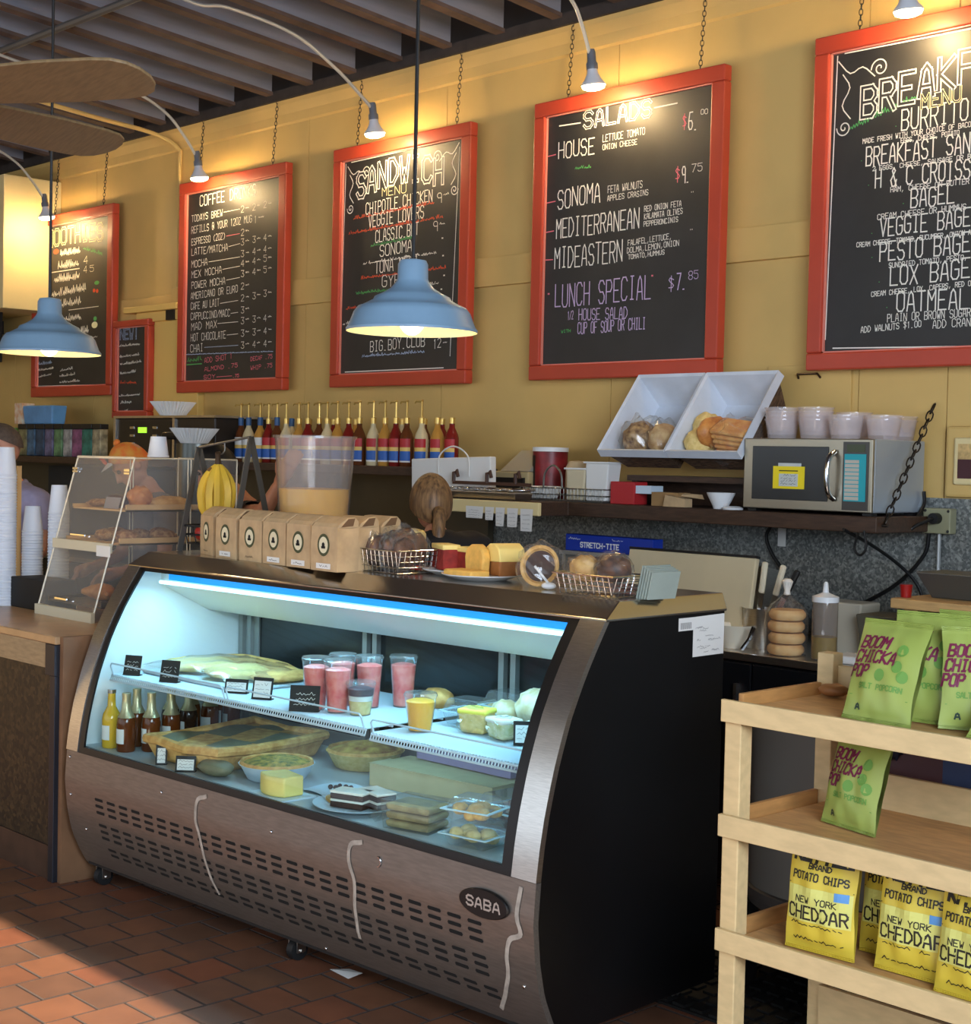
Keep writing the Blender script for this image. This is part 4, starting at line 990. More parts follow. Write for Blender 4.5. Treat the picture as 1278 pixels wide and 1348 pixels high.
wrapped('lemon_cake', 'wrapped cake slice with bright yellow icing, right of the orange juice', -.60, .38, SZ - .008, (.05, .04, .036), m_crumb, .3, 31, m_lem)
wrapped('crumb_cake', 'wrapped pale green-white cake slice in front of the sugared bun', -.475, .37, SZ - .008, (.045, .04, .03), M('pale_green_cake', (190, 190, 120), .6, scale=40, rgb2=(226, 220, 180)), -.2, 33, m_icing)
wrapped('red_velvet_cake', 'wrapped pink and white cake slice near the right price card', -.36, .42, SZ - .008, (.04, .04, .03), M('pink_cake', (176, 92, 96), .6, var=.15, scale=30), .1, 35, m_icing)
wrapped('red_velvet_cake', 'farther pink and white cake slice against the right end panel', -.25, .47, SZ - .008, (.04, .04, .032), M('pink_cake', ()), -.1, 36, m_icing)
b = MB(); blob(b, cw(-.50, .56, SZ + .06), (.085, .07, .065), .06, seed=40); tag(b.build('sugared_bun', M('sugared_bun', (206, 186, 140), .6, scale=24, rgb2=(236, 226, 200), bump=.2), smooth=2), 'large round sugared bun behind the cake slices', 'bun')
b = MB(); blob(b, cw(-.62, .53, SZ + .035), (.05, .05, .042), .06, seed=41); tag(b.build('sugared_bun', M('sugared_bun', ()), smooth=2), 'small round bun left of the large sugared bun', 'bun')
clamshell('ribbed clear clamshell on the shelf behind the orange juice', -.70, .46, SZ - .008, .16, .12, .085, m_crumb, R(5), 51)
clamshell('farther clear clamshell on the shelf behind the ribbed one', -.66, .60, SZ - .008, .16, .12, .10, m_crust, R(-4), 52)
b = MB(); blob(b, cw(-.985, .58, SZ + .03), (.07, .05, .035), .06, seed=42); tag(b.build('wrapped_bread', m_crust, smooth=2), 'small brown bread behind the parfait on the left shelf', 'bread')
# ------------------------------------------------------------------ things on top of the display case
TZ = 1.2605
def ctop(x, y): return cw(x, y, TZ)
m_badge = M('label_olive', (70, 74, 46), .7); m_tan = M('label_cream', (222, 212, 178), .7); m_ink = M('ink_black', (30, 28, 26), .8)
def coffee_bag(label, x, y, rz, white=True):
    t = thing('coffee_bag', label, 'coffee bag', ctop(x, y), CA + rz, 'kraft coffee bags on the case')
    b = MB(); w, d, h = .146, .09, .15; n = 10
    def side(u, v):
        # u round the bag, v up
        s = u * 4; k = int(s) % 4; q = s - int(s)
        c = [(-w / 2, -d / 2), (w / 2, -d / 2), (w / 2, d / 2), (-w / 2, d / 2)]
        a, e = c[k], c[(k + 1) % 4]
        px, pyy = a[0] + (e[0] - a[0]) * q, a[1] + (e[1] - a[1]) * q
        bulge = 1 + .035 * math.sin(PI * v)
        if k in (1, 3): px *= 1 - .10 * (1 - abs(2 * q - 1)) * v
        yy = pyy * (bulge if k in (0, 2) else 1); zz = h * v
        return (px * (1 if k in (0, 2) else bulge), yy, zz)
    b.grid(side, 24, 8, cu=True)
    f = b.build('pouch', m_kraft, t, smooth=True, angle=50)
    r = MB(); r.prism([(-d / 2, h - .004), (-d / 2 + .012, h + .012), (.0, h + .032), (.03, h + .034), (.046, h + .02), (.046, h - .004)], 'x', -w / 2, w / 2); r.build('folded_top', m_kraft, t, bevel=.004)
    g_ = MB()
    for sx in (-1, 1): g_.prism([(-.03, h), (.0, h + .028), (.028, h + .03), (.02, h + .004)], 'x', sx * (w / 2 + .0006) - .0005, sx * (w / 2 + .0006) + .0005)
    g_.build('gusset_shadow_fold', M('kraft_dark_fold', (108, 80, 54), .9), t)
    l = MB(); cz = .088
    F = lambda rr, off: [(rr * math.cos(2 * PI * i / 28), -d / 2 * 1.035 - off, cz + rr * 1.12 * math.sin(2 * PI * i / 28)) for i in range(28)]
    for rr, off, mi in ((.034, .0012, 0), (.025, .0018, 1), (.008, .0024, 2)):
        l.mi = mi; l.f([l.v(p) for p in F(rr, off)])
    l.mi = 2; l.quad((-.011, -d / 2 * 1.035 - .0024, cz - .012), (.011, -d / 2 * 1.035 - .0024, cz - .012), (.012, -d / 2 * 1.035 - .0024, cz - .004), (-.012, -d / 2 * 1.035 - .0024, cz - .004))
    l.build('round_label', [m_badge, m_tan, m_ink], t, recalc=False)
    s = MB()
    if white: s.box(-.04, .04, -d / 2 - .0032, -d / 2 - .0022, .008, .026)
    s.mi = 1; scribble(s, .05, .007, .0016, lambda a, c: (a, -d / 2 - .0036, c), -.026, .013)
    s.build('name_sticker', [m_paper, m_ink], t, recalc=False)
BAGS = [(-2.105, .475, -.30, False, 'leftmost kraft coffee bag, turned left under the bananas'), (-1.92, .425, -.12, True, 'kraft coffee bag with a white sticker, second from the left, crumpled at its right edge'), (-1.745, .405, -.08, False, 'kraft coffee bag without a white sticker, third from the left in the front row'), (-1.585, .390, -.10, True, 'kraft coffee bag with a white sticker, fourth from the left in the front row'),
        (-1.425, .372, -.08, True, 'kraft coffee bag with a white sticker, fifth from the left in the front row'), (-1.262, .350, -.06, True, 'front right kraft coffee bag whose folded side shows'), (-1.275, .452, -.05, False, 'kraft coffee bag right behind the front right one'), (-1.28, .556, -.03, False, 'rearmost kraft coffee bag at the right end of the row')]
for x, y, rz, w_, l in BAGS: coffee_bag(l, x, y, rz, w_)

# fruit stand with a hanging bunch of bananas
m_flat = M('flat_grey_steel', (96, 94, 90), .45, .6)
t = thing('banana_stand', 'grey metal banana stand with crossed legs and a wire basket', 'stand', ctop(-2.23, .62), CA)
aR, aL = (.13, .0, .455), (-.13, -.06, .41)
def flat(p, q, w=.012):
    b = MB(); p, q = Vector(p), Vector(q); d = (q - p).normalized(); s = Vector((1, 0, 0)); n = d.cross(s).normalized() * w; s = s * .003
    A = [b.v(p + k) for k in (n + s, n - s, -n - s, -n + s)]; B = [b.v(q + k) for k in (n + s, n - s, -n - s, -n + s)]
    b.f(A[::-1]); b.f(B)
    for i in range(4): b.f([A[i], A[(i + 1) % 4], B[(i + 1) % 4], B[i]])
    return b
for a in (aR, aL):
    for dy in (-.085, .12): flat(a, (a[0], a[1] + dy, 0)).build('leg', m_flat, t)
MB().tube([aL, aR], .005, 8).build('top_bar', m_flat, t)
MB().tube(curve([(.0, -.03, .432), (.0, -.03, .40), (.0, -.045, .385), (.005, -.06, .395)], 5), .003, 6).build('hook', m_flat, t)
b = MB()
for z, g_ in ((.03, .10), (.065, .115), (.10, .125)): b.tube([(-.14, -g_ + .0, z), (.15, -g_ + .03, z), (.15, g_, z), (-.14, g_ - .03, z)], .0035 if z < .1 else .005, 6, closed=True)
for k in range(8): b.tube([(-.14 + .29 * k / 7, -.10, .03), (-.14 + .29 * k / 7, .10, .03)], .0025, 5)
for k in range(6):
    for y, s in ((-1, 0), (1, 0)): b.tube([(-.14 + .29 * k / 5, y * .10, .03), (-.14 + .29 * k / 5, y * .118, .10)], .0025, 5)
b.build('basket', M('black_wire', (26, 25, 25), .4, .5), t)
t = thing('banana_bunch', 'bunch of ripe yellow bananas with dark tips hanging from the stand', 'bananas', ctop(-2.215, .55) + Vector((0, 0, .335)), CA + R(25))
m_ban = M('ripe_banana', (206, 168, 52), .55, var=.22, scale=14, stretch=(1, 1, .3)); m_tip = M('banana_tip', (62, 44, 26), .7)
MB().tube([(0, 0, .0), (0, -.004, .04), (.004, -.01, .055)], [.015, .010, .012], 8).build('stalk', m_tip, t, smooth=True)
BN = [(-75, .050, 1.0), (-40, .052, .97), (-8, .05, 1.04), (28, .05, .95), (62, .05, 1.0), (105, .042, .92), (-120, .042, .94)]
for k, (dg, sp, s) in enumerate(BN):
    a = R(dg - 90); dx, dy = math.cos(a), math.sin(a)
    pts = curve([(dx * .010, dy * .010, .008), (dx * sp * .75, dy * sp * .6, -.028), (dx * sp * 1.25, dy * sp * 1.0, -.09 * s), (dx * sp * 1.2, dy * sp * .95, -.15 * s), (dx * sp * .9, dy * sp * .75, -.205 * s)], 5)
    n = len(pts); rs = [.006 + .0150 * min(1, (i / n) * 3.0) * min(1, (1 - i / (n - 1)) * 4.5 + .12) for i in range(n)]
    b = MB(); b.tube(pts, rs, 5); bb = b.build('banana', m_ban, t, smooth=True, angle=50)
    e = MB(); p = pts[-1]; e.tube([p + Vector((0, 0, .002)), p - Vector((dx * .003, dy * .003, .010))], [.005, .0035], 6); e.build('tip', m_tip, bb)
    q = pts[2:6]; off = Vector((dx * .004, dy * .004, 0)); e = MB(); e.tube([v_ + off for v_ in q], [.008, .011, .012, .009], 5); e.build('bruise', M('banana_bruise', (110, 74, 34), .6), bb) if k in (0, 1) else e.bm.free()
m_tom = M('tomato_red', (168, 40, 30), .3, var=.15, scale=8); m_org = M('orange_peel', (226, 136, 56), .5, bump=.05, scale=80)
def fruit(name, label, p, r, mm, cat):
    t = thing(name, label, cat, p, group='fruit in the wire basket')
    b = MB(); b.ball((0, 0, 0), (r, r, r * .88), 18, 12, lambda d: 1 - .12 * max(0, d.z) ** 8); b.build('flesh', mm, t, smooth=2)
    MB().tube([(0, 0, r * .74), (.003, 0, r * .95)], .003, 6).build('stem', M('stem_green', (70, 84, 36), .7), t)
B0 = ctop(-2.23, .62)
for (x, y, z, r, mm, n, l, c) in ((.10, -.02, .085, .042, m_tom, 'tomato', 'red tomato in the basket under the bananas, nearest the orange', 'tomato'), (.02, -.06, .075, .042, m_tom, 'tomato', 'red tomato hidden behind the leftmost coffee bag', 'tomato'), (-.08, -.06, .072, .043, m_tom, 'tomato', 'leftmost dark red tomato in the wire basket', 'tomato'), (.095, .065, .085, .04, m_org, 'orange', 'orange beside the tomato under the banana stand', 'orange'), (-.05, .04, .08, .04, m_tom, 'tomato', 'rear red tomato in the wire basket', 'tomato')):
    fruit(n, l, B0 + Vector((x, y, z)), r, mm, c)

# juice dispenser
t = thing('juice_dispenser', 'large clear plastic bucket dispenser a third full of orange juice', 'dispenser', ctop(-1.775, .675), CA)
b = MB(); b.lathe([(0, .128), (.128, .128), (.132, .135), (.150, .445), (.153, .452), (.158, .452), (.158, .462), (.147, .462), (.145, .445), (.127, .14), (0, .14)], 40); b.build('bucket', glassy('bucket_plastic', (246, 244, 242), .1, 1.0, .11, (225, 216, 212)), t, smooth=True)
b = MB(); b.lathe([(0, .141), (.126, .141), (.1335, .262), (.10, .265), (0, .264)], 36); b.build('juice', M('juice_yellow', (250, 196, 52), .3), t, smooth=True)
b = MB(); b.lathe([(0, 0), (.125, 0), (.125, .01), (.10, .02), (.10, .11), (.125, .12), (.125, .127), (0, .127)], 32); b.build('base', M('clear_base', (170, 160, 140), .3, .1), t, smooth=True)
b = MB(); b.tube([(0, -.10, .07), (0, -.15, .07)], .01, 8); b.tube([(0, -.145, .085), (0, -.145, .045)], .008, 8); b.build('tap', m_white, t, smooth=True)

# wire baskets
def wire_basket(name, label, x, y, rz, w, d, h, flare=.012):
    t = thing(name, label, 'basket', ctop(x, y), CA + rz, 'chrome wire baskets on the case')
    b = MB(); nx = int(w / .022); ny = int(d / .022); nz = 4
    for k in range(nz + 1):
        f = flare * k / nz; b.tube([(-w / 2 - f, -d / 2 - f, .003 + h * k / nz), (w / 2 + f, -d / 2 - f, .003 + h * k / nz), (w / 2 + f, d / 2 + f, .003 + h * k / nz), (-w / 2 - f, d / 2 + f, .003 + h * k / nz)], .0028 if k == nz else .0016, 5, closed=True)
    for i in range(nx + 1):
        x_ = -w / 2 + w * i / nx; b.tube([(x_, -d / 2 - flare, h), (x_, -d / 2, .003), (x_, d / 2, .003), (x_, d / 2 + flare, h)], .0014, 4)
    for i in range(ny + 1):
        y_ = -d / 2 + d * i / ny; b.tube([(-w / 2 - flare, y_, h), (-w / 2, y_, .003), (w / 2, y_, .003), (w / 2 + flare, y_, h)], .0014, 4)
    b.build('wire_mesh', m_chrome, t); return t
m_brownie = M('brown_cookie', (58, 36, 26), .5, scale=26, rgb2=(112, 70, 44), bump=.3)
def treat(label, p, r, mm, rz=0, seed=0, cat='pastry', name='wrapped_cookie', group='wrapped treats in the wire baskets'):
    t = thing(name, label, cat, p, CA + rz, group)
    b = MB(); blob(b, (0, 0, 0), r, .05, 16, 10, seed); b.build('cookie', mm, t, smooth=2)
    b = MB(); blob(b, (0, 0, 0), (r[0] * 1.16, r[1] * 1.2, r[2] * 1.16), .16, 16, 10, seed + 1); b.build('cellophane', m_film, t)
wire_basket('wire_basket', 'chrome wire basket of wrapped cookies beside the coffee bags', -1.12, .50, R(-3), .22, .16, .075)
BK = ctop(-1.12, .50)
for i, (x, y, z, a) in enumerate(((-.08, -.02, .066, 0), (-.045, -.03, .07, 1), (-.01, -.02, .066, 0), (.03, -.03, .07, 1), (.07, -.02, .066, 0), (-.06, .04, .085, 1), (.0, .04, .095, 0), (.06, .04, .08, 1), (.03, .0, .115, 0))):
    treat('cellophane-wrapped brown cookie standing in the basket beside the coffee bags, ' + ['leftmost in front', 'second from left in front', 'middle of the front', 'fourth from left in front', 'rightmost in front', 'left rear', 'middle rear', 'right rear', 'topmost of the heap'][i], BK + Vector((x, y, z)), (.022, .05, .055) if i < 8 else (.05, .04, .022), m_brownie, R(8 * (i % 3 - 1)), 60 + i * 2)
t = thing('lidded_tub', 'round red tub with a pale yellow lid behind the cookie basket', 'tub', ctop(-1.36, .76), CA)
b = MB(); b.lathe([(0, 0), (.062, 0), (.074, .10), (0, .10)], 28); b.build('tub', M('tub_red', (200, 32, 26), .4), t, smooth=True)
b = MB(); b.lathe([(.078, .095), (.078, .112), (.07, .125), (.05, .13), (0, .132)], 28); b.build('lid', M('lid_yellow', (236, 206, 120), .45), t, smooth=True)
# plates of cake
def plate(label, x, y, r):
    t = thing('plate', label, 'plate', ctop(x, y), CA)
    b = MB(); b.lathe([(0, 0), (r * .6, 0), (r, .017), (r * 1.01, .02), (r * .62, .006), (0, .005)], 40); b.build('china', M('china_white', (222, 224, 226), .25), t, smooth=True)
plate('white plate holding red velvet cake, beside the cookie basket', -.925, .60, .115); plate('larger white plate in front with yellow loaf slices', -.735, .525, .13)
def slab(name, label, p, poly, d, mm, rz, top=None, cat='cake', bev=.006):
    t = thing(name, label, cat, p, CA + rz)
    b = MB(); b.prism(poly, 'y', -d / 2, d / 2); b.build('crumb', mm, t, bevel=bev, smooth=True)
    if top:
        b = MB(); b.prism([(poly[-1][0] - .001, poly[-1][1] - .012)] + [(p_[0] * 1.02, p_[1] + .006) for p_ in poly[2:][::-1]] + [(poly[2][0] + .001, poly[2][1] - .012)], 'y', -d / 2 - .002, d / 2 + .002); b.build('icing', top, t, bevel=.004, smooth=True)
m_rv = M('red_velvet', (140, 38, 30), .75, var=.2, scale=40, bump=.15)
slab('red_velvet_cake', 'red velvet cake slice with yellow-white icing, left on its plate', ctop(-.985, .605) + Vector((0, 0, .014)), [(-.06, 0), (.06, 0), (.06, .08), (-.06, .08)], .06, m_rv, R(-25), M('cream_icing', (240, 214, 130), .5))
slab('red_velvet_cake', 'red velvet cake slice nearer the loaf slices', ctop(-.885, .615) + Vector((0, 0, .014)), [(-.04, 0), (.04, 0), (.04, .075), (-.04, .075)], .05, m_rv, R(-15), M('cream_icing', ()))
loaf = [(-.05, 0), (.05, 0), (.056, .06), (.045, .085), (.015, .10), (-.02, .098), (-.048, .082), (-.056, .055)]
m_loaf = M('yellow_loaf', (224, 176, 88), .7, var=.1, scale=40, bump=.15)
slab('loaf_slice', 'upright golden loaf slice with brown crust, left on the larger plate', ctop(-.785, .555) + Vector((0, 0, .012)), loaf, .03, m_loaf, R(-12), cat='cake')
slab('loaf_slice', 'brown-crusted loaf slice with dripping white icing behind the golden one', ctop(-.705, .60) + Vector((0, 0, .012)), loaf, .09, M('brown_loaf', (150, 96, 50), .6, var=.2, scale=20), R(-20), M('cream_icing', ()))
slab('loaf_slice', 'golden loaf slice lying flat at the front of the larger plate', ctop(-.745, .465) + Vector((0, 0, .012)), [(-.07, 0), (.07, 0), (.07, .022), (-.07, .022)], .08, m_loaf, R(-5))
treat('film-wrapped iced bun behind the larger plate', ctop(-.60, .66) + Vector((0, 0, .055)), (.05, .045, .055), M('cream_bun', (220, 190, 140), .6, var=.15, scale=20), 0, 91, 'bun', 'wrapped_bun', None)
# wrapped pie standing on its edge
t = thing('wrapped_pie', 'film-wrapped round pie standing on edge with a white spoon', 'pie', ctop(-.42, .46), CA + R(20))
b = MB().at((0, 0, .066), rx=R(78)); b.lathe([(0, -.018), (.045, -.018), (.062, .006), (.064, .012), (.054, .012), (.05, .004), (0, .006)], 28); b.build('pie_shell', m_crust, t, smooth=True)
b = MB().at((0, 0, .066), rx=R(78)); b.lathe([(0, .0075), (.048, .0065)], 28); b.build('filling', m_choc, t, smooth=True)
b = MB(); blob(b, (0, .0, .066), (.078, .05, .075), .10, 20, 12, 95); b.build('film', m_film, t)
b = MB(); b.ball((.045, -.045, .012), (.024, .016, .011), 12, 8); b.tube([(.045, -.045, .018), (.0, -.05, .07)], .004, 6); b.build('plastic_spoon', m_white, t, smooth=2)
wire_basket('wire_basket', 'chrome wire basket of wrapped muffins at the right end of the case', -.155, .43, R(-2), .20, .13, .06, .018)
BK = ctop(-.155, .43)
for i, (x, y, z, mm) in enumerate(((-.055, -.01, .075, m_crust), (.06, -.01, .08, m_brownie), (.0, .045, .08, m_brownie))):
    treat(['film-wrapped golden muffin at the left of the right-hand basket', 'film-wrapped dark muffin at the right of the right-hand basket', 'film-wrapped muffin at the back of the right-hand basket'][i], BK + Vector((x, y, z)), (.05, .045, .04), mm, i, 100 + i * 3, 'muffin', 'wrapped_muffin')
t = thing('napkin_stack', 'fanned stack of pale paper napkins leaning at the right basket', 'napkins', ctop(-.03, .50), CA + R(-8))
for i in range(5):
    b = MB().at((.002 + i * .011, .0, .0), ry=R(14)); b.box(-.0025, .0025, -.055, .055, 0, .098 - .004 * i); b.build('napkin', M('napkin_paper', (150, 160, 150), .8, var=.05), t)
# ------------------------------------------------------------------ left service counter
m_dkpanel = spangle('dark_hammered_panel', (26, 22, 16), (64, 52, 34), 60, .5, .3)
t = thing('service_counter', 'dark panelled service counter with a tan top left of the display case', 'counter', (-5.19, 2.76, 0))
CT = .94
b = MB(); b.box(-7.0, -.03, .0, .62, CT - .03, CT); b.box(-1.3, -.03, .62, 1.06, CT - .03, CT); b.build('top', M('tan_laminate', (176, 142, 104), .3, var=.10, scale=10), t, bevel=.004)
MB().box(-7.0, -.11, .004, .02, CT - .125, CT - .031).build('apron', M('worn_tan_board', (150, 128, 96), .5, var=.15, scale=8, stretch=(2, 1, 10)), t)
b = MB(); b.box(-.105, -.03, -.002, .022, CT - .15, CT - .031); b.box(-.07, -.03, .0, .022, .0, CT - .15); b.build('corner_post', M('dark_blue_steel', (44, 46, 54), .4, .5), t, bevel=.002)
MB().box(-7.0, -.07, .02, .035, .13, CT - .125).build('front_panel', m_dkpanel, t)
MB().box(-7.0, -.07, .012, .03, 0, .13).build('kick_board', M('kick_brown', (62, 42, 32), .5, var=.2), t)
MB().box(-.03, -.004, .02, 1.06, .0, CT).build('end_panel', M('end_board', (120, 88, 62), .5, var=.15, scale=6), t)
b = MB(); b.box(-7.0, -1.3, .60, .62, .02, CT - .03); b.box(-1.3, -.03, 1.03, 1.05, .02, CT - .03); b.box(-1.3, -1.28, .62, 1.03, .02, CT - .03); b.build('rear_panel', m_dark, t)

# towers of nested white cups, upside down
m_cupw = M('paper_cup_white', (206, 214, 226), .5)
def cup_mesh(r, h):
    b = MB(); b.lathe([(r, 0), (r * 1.05, .002), (r * 1.05, .007), (r, .009), (r * .74, h), (r * .70, h), (r * .70, h - .006), (0, h - .006)], 22)
    return b.build('paper_cup', m_cupw, smooth=True)
def tower(x, y, z0, top, r, h, step, label, group):
    n = max(1, int((top - z0 - h) / step) + 1); o = None
    for k in range(n):
        if o is None: o = tag(cup_mesh(r, h), label, 'cup', group); c = o
        else: c = dup(o)
        c.location = (x + random.uniform(-.0012, .0012), y, z0 + k * step)
tower(-6.41, 3.14, CT, 1.657, .044, .13, .013, 'white paper cup in the tallest nested tower at the left edge of the photo', 'tallest tower of white cups')
tower(-6.47, 3.30, CT, 1.385, .046, .12, .0125, 'white paper cup in the shortest nested tower behind the black box', 'shortest tower of white cups')
tower(-6.26, 3.32, CT, 1.49, .046, .13, .0135, 'white paper cup in the nested tower beside the acrylic pastry case', 'tower of white cups by the pastry case')
t = thing('sleeve_stack', 'narrow tan stack of cardboard cup sleeves between the cup towers', 'cup sleeves', (-6.585, 3.27, CT))
b = MB()
for k in range(9): b.box(-.022, .022, -.02 + k * .0045, -.0165 + k * .0045, 0, .63 - .004 * (k % 2))
b.build('sleeves', M('sleeve_tan', (206, 166, 110), .7, var=.08), t)
tag(MB().box(-.165, .165, 0, .15, 0, .135).build('black_box', M('matt_black', (12, 12, 13), .7), loc=(-6.205, 3.145, CT), bevel=.004), 'plain black box on the counter in front of the cup towers', 'box')

# acrylic pastry case
t = thing('pastry_case', 'clear acrylic pastry case with a slanted front and three trays', 'pastry case', (-5.80, 3.10, CT))
x0, x1, H_ = -.235, .24, .68; ys = lambda z: .19 * z / H_
fr = MB(); fr.quad((x0, ys(.04), .04), (x1, ys(.04), .04), (x1, ys(H_), H_), (x0, ys(H_), H_)); fr.build('front_pane', m_acryl, t)
sd = MB()
for x in (x0, x1):
    sd.f([sd.v(p) for p in ((x, 0, .0), (x, .45, 0), (x, .45, H_), (x, .19, H_))]); sd.f([sd.v(p) for p in ((x, .46, 0), (x, .70, 0), (x, .70, H_), (x, .46, H_))])
sd.quad((x0, .19, H_), (x1, .19, H_), (x1, .70, H_), (x0, .70, H_)); sd.build('side_panes', m_acryl, t)
ed = MB(); m_edge = M('acrylic_edge', (214, 206, 184), .25)
for x in (x0, x1):
    ed.tube([(x, 0, 0), (x, .19, H_), (x, .70, H_), (x, .70, 0)], .004, 6); ed.tube([(x, .45, 0), (x, .45, H_)], .003, 6); ed.tube([(x, .465, 0), (x, .465, H_)], .003, 6)
ed.tube([(x0, .19, H_), (x1, .19, H_)], .006, 6); ed.tube([(x0, .70, H_), (x1, .70, H_)], .004, 6)
ed.build('polished_edges', m_edge, t, smooth=True)
bb = MB(); bb.box(x0 - .005, x1 + .005, -.006, .012, 0, .042); bb.build('base_rail', M('cream_plastic', (204, 196, 170), .5), t)
bb = MB(); bb.box(x0, x1 + .005, ys(.30) - .012, ys(.30) + .004, .285, .325); bb.build('middle_rail', M('cream_plastic', ()), t)
bb = MB(); bb.box(x1 - .09, x1 + .02, ys(.30) - .016, ys(.30) - .013, .27, .315); bb.build('paper_tag', m_paper, t)
hg = MB()
for x in (x0 + .02, x1 - .02):
    for z in (.63,): hg.box(x - .022, x + .022, ys(z) - .012, ys(z) - .002, z - .006, z + .004); hg.box(x - .022, x + .022, ys(z) - .012, ys(z) - .002, z - .018, z - .010)
hg.box(-.08, .02, ys(.05) - .012, ys(.05) - .004, .075, .083); hg.box(-.1, .02, ys(.33) - .01, ys(.33) - .003, .345, .351)
hg.build('hinges', m_chrome, t)
m_traywood = M('light_tray', (214, 176, 122), .6, var=.08, scale=8)
for z, ya in ((.055, .05), (.315, .13), (.455, .16)):
    b = MB(); b.box(x0 + .01, x1 - .01, ya, .68, z, z + .008); b.box(x0 + .01, x0 + .02, ya, .68, z, z + .02); b.box(x1 - .02, x1 - .01, ya, .68, z, z + .03); b.build('tray', m_traywood if z > .1 else M('smoke_tray', (70, 64, 58), .3), t)
def pastry(name, label, x, y, z, r, mm, rz=0, seed=0, kind='blob'):
    p = Vector((-5.80 + x, 3.10 + y, CT + z)); b = MB()
    if kind == 'blob': blob(b, (0, 0, r[2]), r, .08, 16, 10, seed)
    else:
        n = 15; pts = []; rs = []
        for i in range(n):
            a = R(-75 + 150 * i / (n - 1)); pts.append((r[0] * math.sin(a), r[1] * (math.cos(a) - .5), r[2])); rs.append(r[2] * (.25 + .75 * math.sin(PI * i / (n - 1))) * (1 + .09 * (i % 2)))
        b.tube(pts, rs, 12)
    o = tag(b.build(name, mm, smooth=True), label, 'pastry', 'pastries in the acrylic case'); o.location = p; o.rotation_euler = (0, 0, rz); return o
m_cro = M('croissant_brown', (176, 104, 48), .5, scale=30, rgb2=(208, 142, 74), bump=.3)
pastry('croissant', 'croissant at the front of the lowest acrylic tray', -.02, .17, .063, (.085, .07, .036), m_cro, R(10), 1, 'c'); pastry('croissant', 'croissant behind on the right of the lowest acrylic tray', .12, .26, .063, (.08, .07, .034), m_cro, R(-30), 2, 'c'); pastry('croissant', 'croissant at the back of the lowest acrylic tray', .06, .40, .063, (.08, .07, .034), m_cro, R(20), 2, 'c')
m_nut = M('nutty_bake', (196, 152, 102), .6, scale=50, rgb2=(120, 74, 44), bump=.5)
NT = [(.0, .20, 'front left'), (.13, .22, 'front right'), (-.10, .30, 'left'), (.05, .33, 'middle'), (.16, .38, 'right'), (.0, .46, 'rear')]
for i, (x, y, l) in enumerate(NT): pastry('nut_pastry', 'nut-covered pastry on the middle acrylic tray, ' + l, x, y, .323, (.06, .05, .026), m_nut, i, 10 + i)
pastry('muffin', 'large round brown muffin on the top acrylic tray', .10, .30, .463, (.055, .055, .05), m_cro, 0, 21); pastry('loaf_pastry', 'long tan pastry behind the muffin on the top acrylic tray', .14, .42, .463, (.05, .09, .028), m_crust, R(-20), 22); pastry('dark_pastry', 'dark plum pastry left of the muffin on the top acrylic tray', -.0, .25, .463, (.06, .05, .03), M('plum_bake', (70, 42, 44), .5, var=.3, scale=20), 0, 23)
pastry('nut_pastry', 'flat nut pastry at the left end of the top acrylic tray', -.13, .24, .463, (.075, .05, .018), m_nut, 0, 24); pastry('bar_pastry', 'second long tan pastry at the back of the top acrylic tray', .05, .50, .463, (.09, .05, .026), m_crust, 0, 25)
t = thing('pastry_sign', 'small grey card in front of the dark pastry on the top acrylic tray', 'sign', (-5.80 + .06, 3.10 + .185, CT + .463))
MB().at((0, 0, 0), rx=R(-15)).box(-.06, .06, -.001, .001, 0, .05).build('card', M('grey_card', (150, 148, 158), .6), t)
tag(cup_mesh(.045, .09), 'single upturned white cup on top of the acrylic pastry case', 'cup').location = (-5.72, 3.50, CT + .685)
# ------------------------------------------------------------------ back shelves and counters
def plank(name, label, x0, x1, y0, y1, z0, z1, mm, cat='shelf'):
    return tag(MB().box(x0, x1, y0, y1, z0, z1).build(name, mm, bevel=.004), label, cat)
plank('wall_shelf', 'dark brown bottle shelf along the back wall under the menu boards', -11.6, -5.60, 5.0, 5.442, 1.555, 1.60, m_brownwood)
b = MB(); b.prism([(-5.58, 4.82), (-4.70, 4.82), (-4.70, 5.02), (-3.10, 5.02), (-3.10, 5.442), (-5.58, 5.442)], 'z', 1.40, 1.462); tag(b.build('wall_shelf', m_brownwood, bevel=.004), 'dark brown prep shelf under the bread baskets and microwave', 'shelf')
def cabinet(name, label, x0, x1, y0, y1, z1, mm, mt, nd, cat='counter'):
    t = thing(name, label, cat, ((x0 + x1) / 2, y0, 0)); cx = (x0 + x1) / 2
    MB().box(x0 - cx, x1 - cx, .02, y1 - y0, .08, z1 - .03).build('body', mm, t); MB().box(x0 - cx, x1 - cx, -.01, y1 - y0, z1 - .03, z1).build('top', mt, t, bevel=.003)
    w_ = (x1 - x0) / nd
    for i in range(nd):
        d_ = MB().box(x0 - cx + i * w_ + .004, x0 - cx + (i + 1) * w_ - .004, .0, .02, .10, z1 - .04).build('door', mm, t, bevel=.003)
        MB().box(x0 - cx + (i + 1) * w_ - .07, x0 - cx + (i + 1) * w_ - .055, -.02, 0, z1 - .3, z1 - .12).build('handle', m_steel, d_)
    return t
cabinet('staff_counter', 'dark back counter under the bottle shelf behind the staff', -11.6, -5.45, 4.85, 5.44, .95, M('dark_brown_steel', (62, 54, 44), .4, .4), m_steel, 8)
cabinet('prep_fridge', 'black under-counter fridge with a steel top behind the snack rack', -5.40, -2.93, 4.70, 5.44, .93, M('fridge_black', (14, 15, 18), .35), m_steel, 5)
t = thing('splash_panel', 'dark panel with a long slim handle under the bottle shelf', 'panel', (-7.4, 5.40, 0))
